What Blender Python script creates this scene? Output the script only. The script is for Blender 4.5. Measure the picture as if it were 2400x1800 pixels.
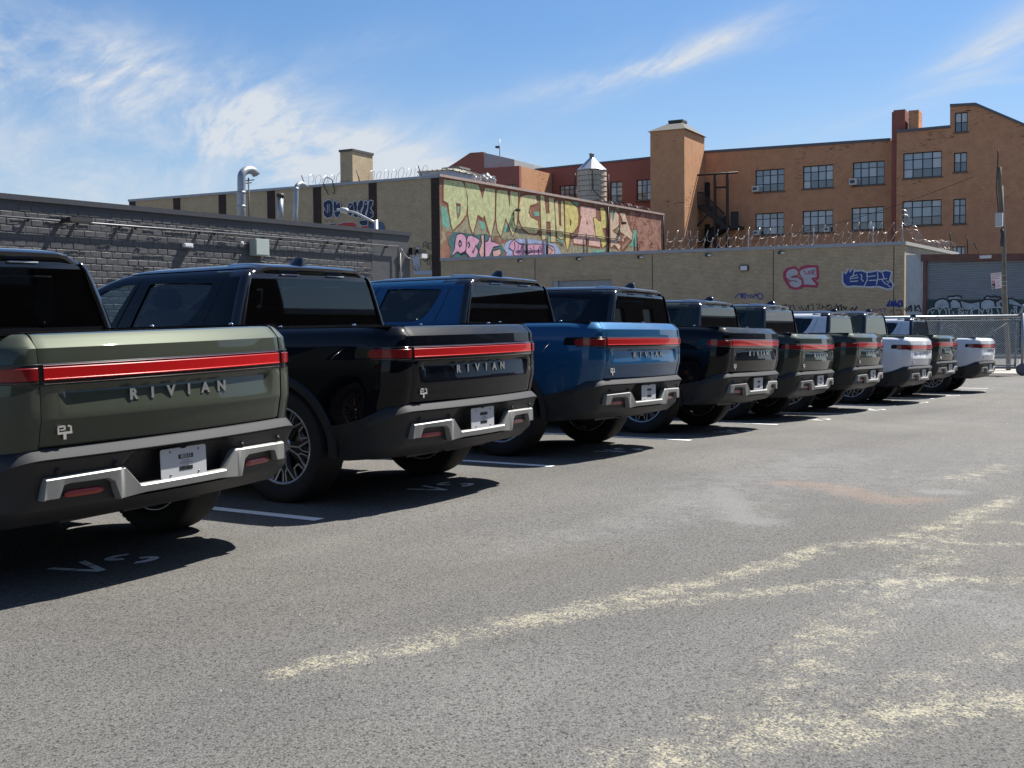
import bpy, bmesh, math, random
from math import sin, cos, pi, radians, sqrt, atan2, hypot
from mathutils import Vector, Matrix
from mathutils.geometry import tessellate_polygon

for o in list(bpy.data.objects): bpy.data.objects.remove(o)
scene = bpy.context.scene
COL = scene.collection
random.seed(7)

# ------------------------------------------------------------------ camera
# world: x runs along the row of pickups, y from the aisle into the stalls, z up
CAM_Z = 1.30
FPX, PITCH, ROLL, ALPHA = 2696.3, 0.0499476, 0.0099424, 1.0078290
r0 = Vector((cos(ALPHA), -sin(ALPHA), 0))
fw = Vector((sin(ALPHA)*cos(PITCH), cos(ALPHA)*cos(PITCH), -sin(PITCH)))
u0 = r0.cross(fw)
eu = r0*cos(ROLL) - u0*sin(ROLL)
ev = r0*sin(ROLL) + u0*cos(ROLL)
cd = bpy.data.cameras.new('camera')
cam = bpy.data.objects.new('camera', cd); COL.objects.link(cam)
cam.matrix_world = Matrix(((eu.x, ev.x, -fw.x, 0), (eu.y, ev.y, -fw.y, 0), (eu.z, ev.z, -fw.z, CAM_Z), (0, 0, 0, 1)))
cd.sensor_width = 36.0; cd.lens = FPX/2400*36.0
cd.clip_start = 0.1; cd.clip_end = 3000
scene.camera = cam

# ------------------------------------------------------------------ light
SUN = Vector((0.66, -0.23, 1.0)).normalized()       # direction towards the sun
sun_el = math.asin(SUN.z)
sd = bpy.data.lights.new('sun', 'SUN'); so = bpy.data.objects.new('sun', sd); COL.objects.link(so)
so.rotation_euler = (-SUN).to_track_quat('-Z', 'Y').to_euler()
so.location = (0, 0, 60)
sd.energy = 5.0; sd.angle = radians(0.53); sd.color = (1.0, 0.955, 0.88)
scene.view_settings.view_transform = 'Standard'; scene.view_settings.look = 'None'
scene.view_settings.exposure = 0.99; scene.view_settings.gamma = 1.0
scene.view_settings.use_curve_mapping = False

def ray(px, py):
    c, s = cos(ROLL), sin(ROLL); a = px-1200; b = py-900
    A = c*a - s*b; B = s*a + c*b
    return (r0*A + u0*(-B) + fw*FPX)

def build_world():
    w = bpy.data.worlds.new("World"); scene.world = w; w.use_nodes = True
    nt = w.node_tree; N = nt.nodes; L = nt.links; N.clear()
    out = N.new('ShaderNodeOutputWorld'); bg = N.new('ShaderNodeBackground')
    sky = N.new('ShaderNodeTexSky'); sky.sky_type = 'NISHITA'; sky.sun_disc = False
    sky.sun_elevation = sun_el; sky.sun_rotation = atan2(SUN.x, SUN.y)
    sky.air_density = 1.0; sky.dust_density = 0.6; sky.ozone_density = 2.2; sky.altitude = 10
    tc = N.new('ShaderNodeTexCoord')
    sep = N.new('ShaderNodeSeparateXYZ'); L.new(tc.outputs['Generated'], sep.inputs[0])
    def M(op, a, b=None, clamp=False):
        n = N.new('ShaderNodeMath'); n.operation = op; n.use_clamp = clamp
        for i, v in enumerate((a, b)):
            if v is None: continue
            if isinstance(v, (int, float)): n.inputs[i].default_value = v
            else: L.new(v, n.inputs[i])
        return n.outputs[0]
    zc = M('MAXIMUM', sep.outputs[2], 0.0)
    den = M('ADD', zc, 0.16)
    px = M('DIVIDE', sep.outputs[0], den); py = M('DIVIDE', sep.outputs[1], den)
    # stretch the cirrus along one wind direction
    wa = radians(62)
    su = M('ADD', M('MULTIPLY', px, cos(wa)), M('MULTIPLY', py, sin(wa)))
    sv = M('SUBTRACT', M('MULTIPLY', py, cos(wa)), M('MULTIPLY', px, sin(wa)))
    cmb = N.new('ShaderNodeCombineXYZ'); L.new(M('MULTIPLY', su, 0.38), cmb.inputs[0]); L.new(sv, cmb.inputs[1])
    def noise(vec, scale, det, rough, dist, off):
        mp = N.new('ShaderNodeMapping'); mp.inputs['Location'].default_value = off
        L.new(vec, mp.inputs[0])
        n = N.new('ShaderNodeTexNoise'); n.inputs['Scale'].default_value = scale; n.inputs['Detail'].default_value = det
        n.inputs['Roughness'].default_value = rough; n.inputs['Distortion'].default_value = dist
        L.new(mp.outputs[0], n.inputs['Vector']); return n.outputs['Fac']
    def ramp(v, a, b):
        mr = N.new('ShaderNodeMapRange'); mr.inputs[1].default_value = a; mr.inputs[2].default_value = b
        mr.interpolation_type = 'SMOOTHSTEP'; L.new(v, mr.inputs[0]); return mr.outputs[0]
    def bank(px_, py_, dx, dy, a, b, amp):
        """a cirrus bank fixed in the sky: direction read from the photograph, long axis, half lengths in radians"""
        c_ = ray(px_, py_).normalized(); e_ = (ray(px_+dx, py_+dy).normalized()-c_); e_ = (e_-c_*e_.dot(c_)).normalized(); f_ = c_.cross(e_)
        def dot(v):
            n = N.new('ShaderNodeVectorMath'); n.operation = 'DOT_PRODUCT'; L.new(tc.outputs['Generated'], n.inputs[0]); n.inputs[1].default_value = v; return n.outputs['Value']
        p = M('POWER', M('DIVIDE', M('ABSOLUTE', dot(e_)), a), 2.0); q = M('POWER', M('DIVIDE', M('ABSOLUTE', dot(f_)), b), 2.0)
        g = M('EXPONENT', M('MULTIPLY', M('ADD', p, q), -1.0)); front = M('GREATER_THAN', dot(c_), 0.0)
        return M('MULTIPLY', M('MULTIPLY', g, front), amp)
    cov = None
    for args in CLOUD_BANKS:
        g = bank(*args); cov = g if cov is None else M('ADD', cov, g)
    # beyond the frame the same kind of broken cirrus goes on
    vd = N.new('ShaderNodeVectorMath'); vd.operation = 'DOT_PRODUCT'; L.new(tc.outputs['Generated'], vd.inputs[0]); vd.inputs[1].default_value = ray(1200, 300).normalized()
    outside = ramp(vd.outputs['Value'], .90, .80)
    gen = M('MULTIPLY', ramp(noise(cmb.outputs[0], 0.42, 2, 0.5, 0.3, CLOUD_OFF), 0.43, 0.66), outside)
    cov = M('ADD', cov, gen)
    mid = ramp(noise(cmb.outputs[0], 2.1, 9, 0.60, 1.3, (3.1, 7.7, 0)), 0.36, 0.66)
    fine = ramp(noise(cmb.outputs[0], 7.5, 9, 0.64, 0.9, (1.3, 2.2, 0)), 0.28, 0.74)
    body = M('ADD', M('MULTIPLY', mid, 0.52), M('ADD', M('MULTIPLY', fine, 0.22), M('MULTIPLY', M('MULTIPLY', mid, fine), 0.42)))
    c = M('MULTIPLY', cov, body, True)
    wisp = M('MULTIPLY', ramp(noise(cmb.outputs[0], 1.1, 8, 0.62, 1.2, (9.0, 1.0, 0)), 0.56, 0.86), M('MULTIPLY', fine, 0.22))
    c = M('ADD', c, wisp, True)
    # thin veil of haze towards the horizon all round
    veil = M('MULTIPLY', ramp(zc, 0.26, 0.0), 0.46)
    c = M('ADD', M('MULTIPLY', c, 0.92), veil, True)
    mix = N.new('ShaderNodeMixRGB'); L.new(c, mix.inputs[0])
    hs = N.new('ShaderNodeHueSaturation'); hs.inputs['Saturation'].default_value = 1.12; L.new(sky.outputs[0], hs.inputs['Color'])
    tint = N.new('ShaderNodeMixRGB'); tint.blend_type = 'MULTIPLY'; tint.inputs[0].default_value = 1; L.new(hs.outputs[0], tint.inputs[1]); tint.inputs[2].default_value = (.84, 1.0, 1.16, 1)
    L.new(tint.outputs[0], mix.inputs[1]); mix.inputs[2].default_value = CLOUD_COL
    L.new(mix.outputs[0], bg.inputs[0]); bg.inputs[1].default_value = SKY_STRENGTH
    L.new(bg.outputs[0], out.inputs[0])
SKY_STRENGTH = 0.055
CLOUD_BANKS = [(40,150,1,.10,.15,.034,1.15),(330,215,1,.36,.19,.032,1.0),(640,300,1,.28,.17,.034,1.1),(850,400,1,.22,.17,.028,.95),(100,380,1,.1,.24,.05,.62),(1150,470,1,.08,.18,.020,.40),
  (1440,178,1,-.22,.075,.007,.95),(1590,130,1,-.42,.055,.008,.95),(1720,80,1,-.5,.03,.008,.7),(1480,160,1,-.28,.12,.020,.35),(1900,330,1,-.3,.12,.016,.25),(2390,70,1,-.6,.06,.018,.9),(2300,130,1,-.5,.05,.010,.6),(2385,188,1,-.05,.03,.004,.5),(820,120,1,-.3,.06,.02,.28)]
CLOUD_OFF = (0.0, 0.0, 0.0)
CLOUD_COL = (6.2, 6.7, 7.4, 1)
build_world()

# ------------------------------------------------------------------ survey helpers
# bearings read off the photograph, turned into points on real planes of the place
class Plane:
    """vertical plane: local x to the right as seen from the lot, y into the building, z up"""
    def __init__(s, P, d):
        s.P = Vector((P[0], P[1])); s.d = Vector(d).normalized(); s.n = Vector((-s.d.y, s.d.x))
        s.ang = atan2(s.d.y, s.d.x)
    def hit(s, px, py):
        d = ray(px, py); d2 = Vector((d.x, d.y)); t = s.P.dot(s.n)/d2.dot(s.n)
        Q = d*t; return ((Vector((Q.x, Q.y))-s.P).dot(s.d), Q.z+CAM_Z)
    def w(s, t, y, z): p = s.P + s.d*t + s.n*y; return Vector((p.x, p.y, z))
CROP = dict(B1=(.47920,0,340),B2=(.28029,980,380),B3=(.27125,1000,300),B4=(.27125,1500,250),B5=(.24111,2000,220),B6=(.40687,1500,500),
  C3=(.22604,1650,540),C4=(.15371,720,440),C5=(.13562,1020,400),C6=(.13562,1260,460),ZC=(.22604,1200,620),ZF=(.13562,2100,700),
  D7=(.20344,550,420),ZS=(.09643,2300,600),ZG=(.15674,2150,640),S=(1,0,0),GR=(.81374,600,1100),SK=(.09946,920,360))
def PX(c, x, y): k, ox, oy = CROP[c]; return x*k+ox, y*k+oy
GU = [-200,-8,-2,4,8,10,13.4,16.7,20,22.6,25.5,28.4,36,44,60,400]
GZ = [-1.33,-1.33,-1.29,-1.25,-1.232,-1.24,-1.31,-1.41,-1.475,-1.54,-1.57,-1.64,-1.70,-1.74,-1.67,-1.67]
def G(u):
    for i in range(len(GU)-1):
        if u <= GU[i+1]:
            t = (u-GU[i])/(GU[i+1]-GU[i]); return GZ[i]+t*(GZ[i+1]-GZ[i])+CAM_Z
    return GZ[-1]+CAM_Z
def ground_pt(px, py):
    d = ray(px, py); t = -1.35/d.z
    for _ in range(25): t = (G(t*d.x)-CAM_Z)/d.z
    return (t*d.x, t*d.y)

# ------------------------------------------------------------------ materials
def lin(c): return tuple((x/12.92 if x <= .04045 else ((x+.055)/1.055)**2.4) for x in c)
MATS = {}
def mat(name, col, rough=0.6, metal=0.0, spec=0.5, coat=0.0, coat_rough=0.03, noise=0.0, nscale=8.0, bump=0.0, bscale=40.0, trans=None, emit=None, ior=1.5, alpha=None, coat_ior=1.5):
    if name in MATS: return MATS[name]
    m = bpy.data.materials.new(name); m.use_nodes = True; nt = m.node_tree; b = nt.nodes['Principled BSDF']
    b.inputs['Base Color'].default_value = (*col, 1); b.inputs['Roughness'].default_value = rough
    b.inputs['Metallic'].default_value = metal; b.inputs['Specular IOR Level'].default_value = spec
    b.inputs['Coat Weight'].default_value = coat; b.inputs['Coat Roughness'].default_value = coat_rough
    b.inputs['IOR'].default_value = ior
    b.inputs['Coat IOR'].default_value = coat_ior
    if trans: b.inputs['Transmission Weight'].default_value = trans
    if alpha is not None: b.inputs['Alpha'].default_value = alpha
    if noise or bump:
        tc = nt.nodes.new('ShaderNodeTexCoord')
    if noise:
        n = nt.nodes.new('ShaderNodeTexNoise'); n.inputs['Scale'].default_value = nscale; n.inputs['Detail'].default_value = 6; n.inputs['Roughness'].default_value = 0.65
        nt.links.new(tc.outputs['Object'], n.inputs['Vector'])
        mr = nt.nodes.new('ShaderNodeMapRange'); mr.inputs[1].default_value = .25; mr.inputs[2].default_value = .75; mr.inputs[3].default_value = 1-noise; mr.inputs[4].default_value = 1+noise
        nt.links.new(n.outputs['Fac'], mr.inputs[0])
        mx = nt.nodes.new('ShaderNodeVectorMath'); mx.operation = 'SCALE'; mx.inputs[0].default_value = col
        nt.links.new(mr.outputs[0], mx.inputs['Scale']); nt.links.new(mx.outputs[0], b.inputs['Base Color'])
    if bump:
        n2 = nt.nodes.new('ShaderNodeTexNoise'); n2.inputs['Scale'].default_value = bscale; n2.inputs['Detail'].default_value = 5
        nt.links.new(tc.outputs['Object'], n2.inputs['Vector'])
        bp = nt.nodes.new('ShaderNodeBump'); bp.inputs['Strength'].default_value = min(bump, 1); bp.inputs['Distance'].default_value = 0.01*max(bump, 1)
        nt.links.new(n2.outputs['Fac'], bp.inputs['Height']); nt.links.new(bp.outputs[0], b.inputs['Normal'])
    MATS[name] = m; return m

def tinted_glass(name, tint, refl_col=(1, 1, 1), opac=0.6):
    """dark privacy glass: mirror-like by Fresnel, the rest a mix of see-through tint and black"""
    if name in MATS: return MATS[name]
    m = bpy.data.materials.new(name); m.use_nodes = True; nt = m.node_tree; N = nt.nodes; L = nt.links; N.clear()
    out = N.new('ShaderNodeOutputMaterial'); tr = N.new('ShaderNodeBsdfTransparent'); tr.inputs[0].default_value = (*tint, 1)
    gl = N.new('ShaderNodeBsdfGlossy'); gl.inputs['Roughness'].default_value = 0.015; gl.inputs[0].default_value = (*refl_col, 1)
    lw = N.new('ShaderNodeLayerWeight'); lw.inputs[0].default_value = 0.5
    pw = N.new('ShaderNodeMath'); pw.operation = 'POWER'; L.new(lw.outputs['Facing'], pw.inputs[0]); pw.inputs[1].default_value = 4.0
    ma = N.new('ShaderNodeMath'); ma.operation = 'MULTIPLY_ADD'; L.new(pw.outputs[0], ma.inputs[0]); ma.inputs[1].default_value = .90; ma.inputs[2].default_value = .05
    mx = N.new('ShaderNodeMixShader'); L.new(ma.outputs[0], mx.inputs[0]); L.new(tr.outputs[0], mx.inputs[1]); L.new(gl.outputs[0], mx.inputs[2])
    L.new(mx.outputs[0], out.inputs[0]); MATS[name] = m; return m

def brick_mat(name, c1, c2, mortar, bw=0.2, bh=0.0677, msize=0.006, noise=0.25, axis='xz', bump=0.4, patch=None, rough=0.9, dirt=0.0, nscale=1.2, chips=None):
    if name in MATS: return MATS[name]
    m = bpy.data.materials.new(name); m.use_nodes = True; nt = m.node_tree; N = nt.nodes; L = nt.links
    b = N['Principled BSDF']; b.inputs['Roughness'].default_value = rough; b.inputs['Specular IOR Level'].default_value = 0.25
    tc = N.new('ShaderNodeTexCoord'); sp = N.new('ShaderNodeSeparateXYZ'); L.new(tc.outputs['Object'], sp.inputs[0])
    cb = N.new('ShaderNodeCombineXYZ')
    ad = N.new('ShaderNodeMath'); ad.operation = 'ADD'; L.new(sp.outputs[0], ad.inputs[0]); L.new(sp.outputs[1], ad.inputs[1])
    L.new(ad.outputs[0], cb.inputs[0]); L.new(sp.outputs[2], cb.inputs[1])
    br = N.new('ShaderNodeTexBrick'); L.new(cb.outputs[0], br.inputs['Vector'])
    br.inputs['Color1'].default_value = (*c1, 1); br.inputs['Color2'].default_value = (*c2, 1); br.inputs['Mortar'].default_value = (*mortar, 1)
    br.inputs['Scale'].default_value = 1.0; br.inputs['Mortar Size'].default_value = msize; br.inputs['Mortar Smooth'].default_value = 0.3
    br.inputs['Brick Width'].default_value = bw; br.inputs['Row Height'].default_value = bh; br.inputs['Bias'].default_value = -0.1
    n = N.new('ShaderNodeTexNoise'); n.inputs['Scale'].default_value = nscale; n.inputs['Detail'].default_value = 9; n.inputs['Roughness'].default_value = 0.65
    L.new(tc.outputs['Object'], n.inputs['Vector'])
    mr = N.new('ShaderNodeMapRange'); mr.inputs[1].default_value = .3; mr.inputs[2].default_value = .7; mr.inputs[3].default_value = 1-noise; mr.inputs[4].default_value = 1+noise
    L.new(n.outputs['Fac'], mr.inputs[0])
    mx = N.new('ShaderNodeVectorMath'); mx.operation = 'SCALE'; L.new(br.outputs['Color'], mx.inputs[0]); L.new(mr.outputs[0], mx.inputs['Scale'])
    cur = mx.outputs[0]
    if chips:   # small dark horizontal flakes where paint has come off
        mp = N.new('ShaderNodeMapping'); mp.inputs['Scale'].default_value = (1.1, 1.1, 6.5); L.new(tc.outputs['Object'], mp.inputs[0])
        n3 = N.new('ShaderNodeTexNoise'); n3.inputs['Scale'].default_value = 1.6; n3.inputs['Detail'].default_value = 5; n3.inputs['Roughness'].default_value = .6; L.new(mp.outputs[0], n3.inputs['Vector'])
        n4 = N.new('ShaderNodeTexNoise'); n4.inputs['Scale'].default_value = .16; n4.inputs['Detail'].default_value = 3; L.new(tc.outputs['Object'], n4.inputs['Vector'])
        s1 = N.new('ShaderNodeMath'); s1.operation = 'MULTIPLY_ADD'; L.new(n4.outputs['Fac'], s1.inputs[0]); s1.inputs[1].default_value = .55; L.new(n3.outputs['Fac'], s1.inputs[2])
        m3 = N.new('ShaderNodeMapRange'); m3.inputs[1].default_value = .94; m3.inputs[2].default_value = .99; L.new(s1.outputs[0], m3.inputs[0])
        x3 = N.new('ShaderNodeMixRGB'); L.new(m3.outputs[0], x3.inputs[0]); L.new(cur, x3.inputs[1]); x3.inputs[2].default_value = (*chips, 1); cur = x3.outputs[0]
    if patch:   # (colour, threshold, scale): weathered patches
        n2 = N.new('ShaderNodeTexNoise'); n2.inputs['Scale'].default_value = patch[2]; n2.inputs['Detail'].default_value = 8; n2.inputs['Roughness'].default_value = 0.7
        L.new(tc.outputs['Object'], n2.inputs['Vector'])
        m2 = N.new('ShaderNodeMapRange'); m2.inputs[1].default_value = patch[1]; m2.inputs[2].default_value = patch[1]+.035; L.new(n2.outputs['Fac'], m2.inputs[0])
        x2 = N.new('ShaderNodeMixRGB'); L.new(m2.outputs[0], x2.inputs[0]); L.new(cur, x2.inputs[1]); x2.inputs[2].default_value = (*patch[0], 1)
        cur = x2.outputs[0]
    L.new(cur, b.inputs['Base Color'])
    bp = N.new('ShaderNodeBump'); bp.inputs['Strength'].default_value = bump; bp.inputs['Distance'].default_value = 0.006
    iv = N.new('ShaderNodeMath'); iv.operation = 'SUBTRACT'; iv.inputs[0].default_value = 1; L.new(br.outputs['Fac'], iv.inputs[1])
    L.new(iv.outputs[0], bp.inputs['Height']); L.new(bp.outputs[0], b.inputs['Normal'])
    MATS[name] = m; return m

# ------------------------------------------------------------------ mesh helpers
def islands(me):
    """one mesh per connected piece"""
    bm = bmesh.new(); bm.from_mesh(me); bm.verts.ensure_lookup_table(); seen = set(); out = []
    for v in bm.verts:
        if v.index in seen: continue
        st = [v]; comp = []; seen.add(v.index)
        while st:
            q = st.pop(); comp.append(q)
            for e in q.link_edges:
                w = e.other_vert(q)
                if w.index not in seen: seen.add(w.index); st.append(w)
        ids = {q.index: k for k, q in enumerate(comp)}
        fs = {f for q in comp for f in q.link_faces}
        m = bpy.data.meshes.new(me.name); m.from_pydata([q.co[:] for q in comp], [], [[ids[x.index] for x in f.verts] for f in fs])
        m.polygons.foreach_set('use_smooth', [f.smooth for f in fs])
        for mt in me.materials: m.materials.append(mt)
        out.append(m)
    bm.free(); return out
class MB:
    """collects shapes in one mesh"""
    def __init__(s): s.v = []; s.f = []; s.mi = []; s.cur = 0; s.sm = []; s.smooth = False
    def add(s, vs, fs):
        k = len(s.v); s.v += [tuple(v) for v in vs]
        for f in fs: s.f.append(tuple(i+k for i in f)); s.mi.append(s.cur); s.sm.append(s.smooth)
    def box(s, x0, x1, y0, y1, z0, z1):
        s.add([(x0,y0,z0),(x1,y0,z0),(x1,y1,z0),(x0,y1,z0),(x0,y0,z1),(x1,y0,z1),(x1,y1,z1),(x0,y1,z1)],
              [(0,3,2,1),(4,5,6,7),(0,1,5,4),(1,2,6,5),(2,3,7,6),(3,0,4,7)])
    def obox(s, a, b, w, h, up=(0,0,1)):
        """bar from a to b, w across, h along up"""
        a = Vector(a); b = Vector(b); d = (b-a).normalized(); u = Vector(up); sd = d.cross(u)
        if sd.length < 1e-4: sd = Vector((1,0,0))
        sd.normalize(); u = sd.cross(d).normalized(); w /= 2; h /= 2
        vs = [p+sd*i*w+u*j*h for p in (a, b) for i, j in ((-1,-1),(1,-1),(1,1),(-1,1))]
        s.add(vs, [(0,1,2,3),(7,6,5,4),(0,4,5,1),(1,5,6,2),(2,6,7,3),(3,7,4,0)])
    def tube(s, pts, r, n=8, cap=True, r2=None):
        pts = [Vector(p) for p in pts]; rings = []; k = len(pts)
        prev = None
        for i, p in enumerate(pts):
            d = (pts[min(i+1, k-1)]-pts[max(i-1, 0)]).normalized()
            if prev is None:
                a = d.orthogonal().normalized()
            else:
                a = prev - d*prev.dot(d)
                a = a.normalized() if a.length > 1e-5 else d.orthogonal().normalized()
            prev = a; b = d.cross(a)
            rr = r if r2 is None else r+(r2-r)*i/(k-1)
            rings.append([p+(a*cos(2*pi*j/n)+b*sin(2*pi*j/n))*rr for j in range(n)])
        vs = [q for R in rings for q in R]; fs = []
        for i in range(k-1):
            for j in range(n):
                fs.append((i*n+j, i*n+(j+1)%n, (i+1)*n+(j+1)%n, (i+1)*n+j))
        if cap: fs += [tuple(range(n))[::-1], tuple((k-1)*n+j for j in range(n))]
        sm = s.smooth; s.smooth = n > 4; s.add(vs, fs); s.smooth = sm
    def lathe(s, prof, n=48, axis='x', cen=(0,0,0), closed=False):
        """prof: (along axis, radius)"""
        vs = []; fs = []; k = len(prof)
        for (a, r) in prof:
            for j in range(n):
                t = 2*pi*j/n
                if axis == 'x': vs.append((cen[0]+a, cen[1]+r*cos(t), cen[2]+r*sin(t)))
                elif axis == 'z': vs.append((cen[0]+r*cos(t), cen[1]+r*sin(t), cen[2]+a))
                else: vs.append((cen[0]+r*cos(t), cen[1]+a, cen[2]+r*sin(t)))
        K = k if closed else k-1
        for i in range(K):
            for j in range(n):
                i2 = (i+1) % k
                fs.append((i*n+j, i*n+(j+1)%n, i2*n+(j+1)%n, i2*n+j))
        sm = s.smooth; s.smooth = True; s.add(vs, fs); s.smooth = sm
    def prism(s, poly, y0, y1, holes=()):
        """polygon in local xz, front at y0, back at y1"""
        loops = [poly]+list(holes); flat = [p for lp in loops for p in lp]
        tris = tessellate_polygon([[Vector((p[0], p[1], 0)) for p in lp] for lp in loops])
        n = len(flat)
        vs = [(p[0], y0, p[1]) for p in flat]
        fs = []
        for t in tris:
            a, b, c = [flat[i] for i in t]
            ar = (b[0]-a[0])*(c[1]-a[1])-(c[0]-a[0])*(b[1]-a[1])
            if abs(ar) < 1e-12: continue
            fs.append(tuple(t) if ar > 0 else tuple(t)[::-1])
        if y1 is not None:
            vs += [(p[0], y1, p[1]) for p in flat]
            fs += [tuple(i+n for i in f[::-1]) for f in fs]
            k = 0
            for lp in loops:
                m = len(lp)
                for i in range(m):
                    j = (i+1) % m
                    fs.append((k+i, k+j, k+j+n, k+i+n))
                k += m
        s.add(vs, fs)
    def ribbon(s, pts, w, y=0.0, closed=False):
        """flat painted stroke in xz"""
        P = [Vector((p[0], p[1])) for p in pts]; n = len(P); vs = []
        for i in range(n):
            a = P[(i-1) % n] if (closed or i > 0) else P[i]; b = P[(i+1) % n] if (closed or i < n-1) else P[i]
            d = (b-a); d = d.normalized() if d.length > 1e-9 else Vector((1, 0)); q = Vector((-d.y, d.x))*w/2
            vs += [(P[i].x+q.x, y, P[i].y+q.y), (P[i].x-q.x, y, P[i].y-q.y)]
        fs = [(2*i, 2*i+1, 2*i+3, 2*i+2) for i in range(n-1)]
        if closed: fs.append((2*n-2, 2*n-1, 1, 0))
        s.add(vs, fs)
    def mesh(s, name, mats, fix=True):
        me = bpy.data.meshes.new(name); me.from_pydata(s.v, [], s.f)
        if not isinstance(mats, (list, tuple)): mats = [mats]
        for m in mats: me.materials.append(m)
        me.polygons.foreach_set('material_index', s.mi); me.polygons.foreach_set('use_smooth', s.sm)
        me.update()
        if fix:
            bm = bmesh.new(); bm.from_mesh(me); bmesh.ops.recalc_face_normals(bm, faces=bm.faces); bm.to_mesh(me); bm.free()
        return me
    def build(s, name, mats, parent=None, fix=True):
        return link(name, s.mesh(name, mats, fix), parent)
def link(name, me, parent=None):
    o = bpy.data.objects.new(name, me); COL.objects.link(o)
    if parent is not None: o.parent = parent
    return o
def tag(o, label=None, cat=None, group=None, kind=None):
    if label: o['label'] = label
    if cat: o['category'] = cat
    if group: o['group'] = group
    if kind: o['kind'] = kind
    return o
def thing(name, label, cat, loc=(0,0,0), rz=0.0, group=None):
    o = bpy.data.objects.new(name, None); COL.objects.link(o); o.empty_display_size = .3
    o.location = loc; o.rotation_euler = (0, 0, rz); return tag(o, label, cat, group)
def interp(tab, x):
    if x <= tab[0][0]: return tab[0][1]
    for (a, va), (b, vb) in zip(tab, tab[1:]):
        if x <= b: return va+(vb-va)*(x-a)/(b-a)
    return tab[-1][1]
def sstep(a, b, x):
    t = max(0, min(1, (x-a)/(b-a))); return t*t*(3-2*t)
def smooth_by_angle(me, ang=35):
    """smooth shading with edges sharper than ang kept crisp"""
    bm = bmesh.new(); bm.from_mesh(me)
    for f in bm.faces: f.smooth = True
    for e in bm.edges:
        if len(e.link_faces) == 2 and e.calc_face_angle(0) > radians(ang): e.smooth = False
    bm.to_mesh(me); bm.free()
def boolean(me, cutters, name):
    """me minus every cutter mesh"""
    o = bpy.data.objects.new('tmp', me); COL.objects.link(o); tmp = []
    for c in cutters:
        co = bpy.data.objects.new('tmpc', c); COL.objects.link(co); tmp.append(co)
        md = o.modifiers.new('b', 'BOOLEAN'); md.object = co; md.operation = 'DIFFERENCE'; md.solver = 'EXACT'
    dg = bpy.context.evaluated_depsgraph_get()
    res = bpy.data.meshes.new_from_object(o.evaluated_get(dg)); res.name = name
    for x in tmp+[o]: bpy.data.objects.remove(x)
    return res
def text_mesh(txt, size, ext=0.003, off=0.0, name='text'):
    cu = bpy.data.curves.new('t', 'FONT'); cu.body = txt; cu.size = size; cu.extrude = ext; cu.offset = off
    cu.align_x = 'CENTER'; cu.align_y = 'CENTER'; cu.resolution_u = 3
    o = bpy.data.objects.new('t', cu); COL.objects.link(o)
    dg = bpy.context.evaluated_depsgraph_get(); dg.update()
    me = bpy.data.meshes.new_from_object(o.evaluated_get(dg)); me.name = name
    bpy.data.objects.remove(o); me.materials.clear(); return me
# ------------------------------------------------------------------ planes of the buildings
dF = (.07, -.9975)
PF = Plane((58.14, 9.35), dF)                       # street front of the tan brick buildings
c0 = PX('C5', 75, 95); tc_, zc_ = PF.hit(*c0); CORN = PF.w(tc_, 0, 0)
PM = Plane((CORN.x, CORN.y), (1.0, -.03))            # painted side wall
PG = Plane((0, 30.0), (1, 0))                        # dark grey block wall
dR = Vector(dF).normalized()
PR = Plane((ray(1770,551)*(100/ (ray(1770,551).dot(Vector((fw.x,fw.y,0)).normalized())))).xy, dF)   # orange factory
def fpt(t, dist): p = PF.P+PF.d*t-PF.n*dist; return (p.x, p.y)   # dist metres in front of the street front
STREET_Z = -1.67+CAM_Z
# ------------------------------------------------------------------ ground
def seg_d(p, a, b):
    ax, ay = a; bx, by = b; dx, dy = bx-ax, by-ay; L = dx*dx+dy*dy
    t = max(0, min(1, ((p[0]-ax)*dx+(p[1]-ay)*dy)/L)) if L else 0
    return hypot(p[0]-ax-t*dx, p[1]-ay-t*dy), t
TRAILS = [  # wind-blown pollen lines: points, half widths (m), strength
 ([(110,575),(240,550),(350,525),(560,480),(750,440),(950,400),(1150,350),(1330,315),(1500,270),(1650,220),(1850,205),(1950,172),(2100,112),(2190,80)], .13, .74),
 ([(750,440),(1000,410),(1300,370),(1500,350),(1700,330),(1850,325),(2000,318),(2212,315)], .13, .70),
 ([(1040,870),(1250,820),(1400,790),(1600,760),(1750,735),(1950,690),(2212,670)], .17, .76),
 ([(1400,780),(1550,640),(1620,540),(1700,440),(1790,380),(1900,330),(1950,270),(1990,160)], .24, .60),
 ([(1820,625),(2000,570),(2212,500)], .12, .60), ([(1650,222),(1900,212),(2212,216)], .09, .66),
 ([(1990,160),(2100,150),(2212,155)], .10, .66), ([(2030,25),(2100,8),(2150,-10)], .20, .66), ([(2130,540),(2212,520)], .04, .4)]
DUST = [([(650,235),(900,190),(1150,150),(1300,100)], .30, .35), ([(1340,60),(1400,140),(1440,150)], .15, .8), ([(1950,66),(2010,66)], .10, 1.0), ([(1290,95),(1450,20),(1650,-40)], .45, .5),
 ([(1300,-120),(1500,-150),(1800,-170)], .35, .45), ([(1600,-160),(1850,-190),(2050,-230)], .5, .4), ([(1750,60),(2000,10),(2212,-60)], .5, .35), ([(2000,380),(2212,420)], .25, .5), ([(1900,340),(2000,360)], .3, .5)]
RUST = [([(1530,38),(1620,46),(1700,60),(1780,82),(1850,92),(1920,85)], .15, 1.0), ([(1450,35),(1530,38)], .1, .4)]
def prep(T):
    out = []
    for pts, w, s in T:
        q = [ground_pt(*PX('GR', *p)) for p in pts]; out.append((q, w, s, min(a for a, b in q)-1, max(a for a, b in q)+1, min(b for a, b in q)-1, max(b for a, b in q)+1))
    return out
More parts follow.
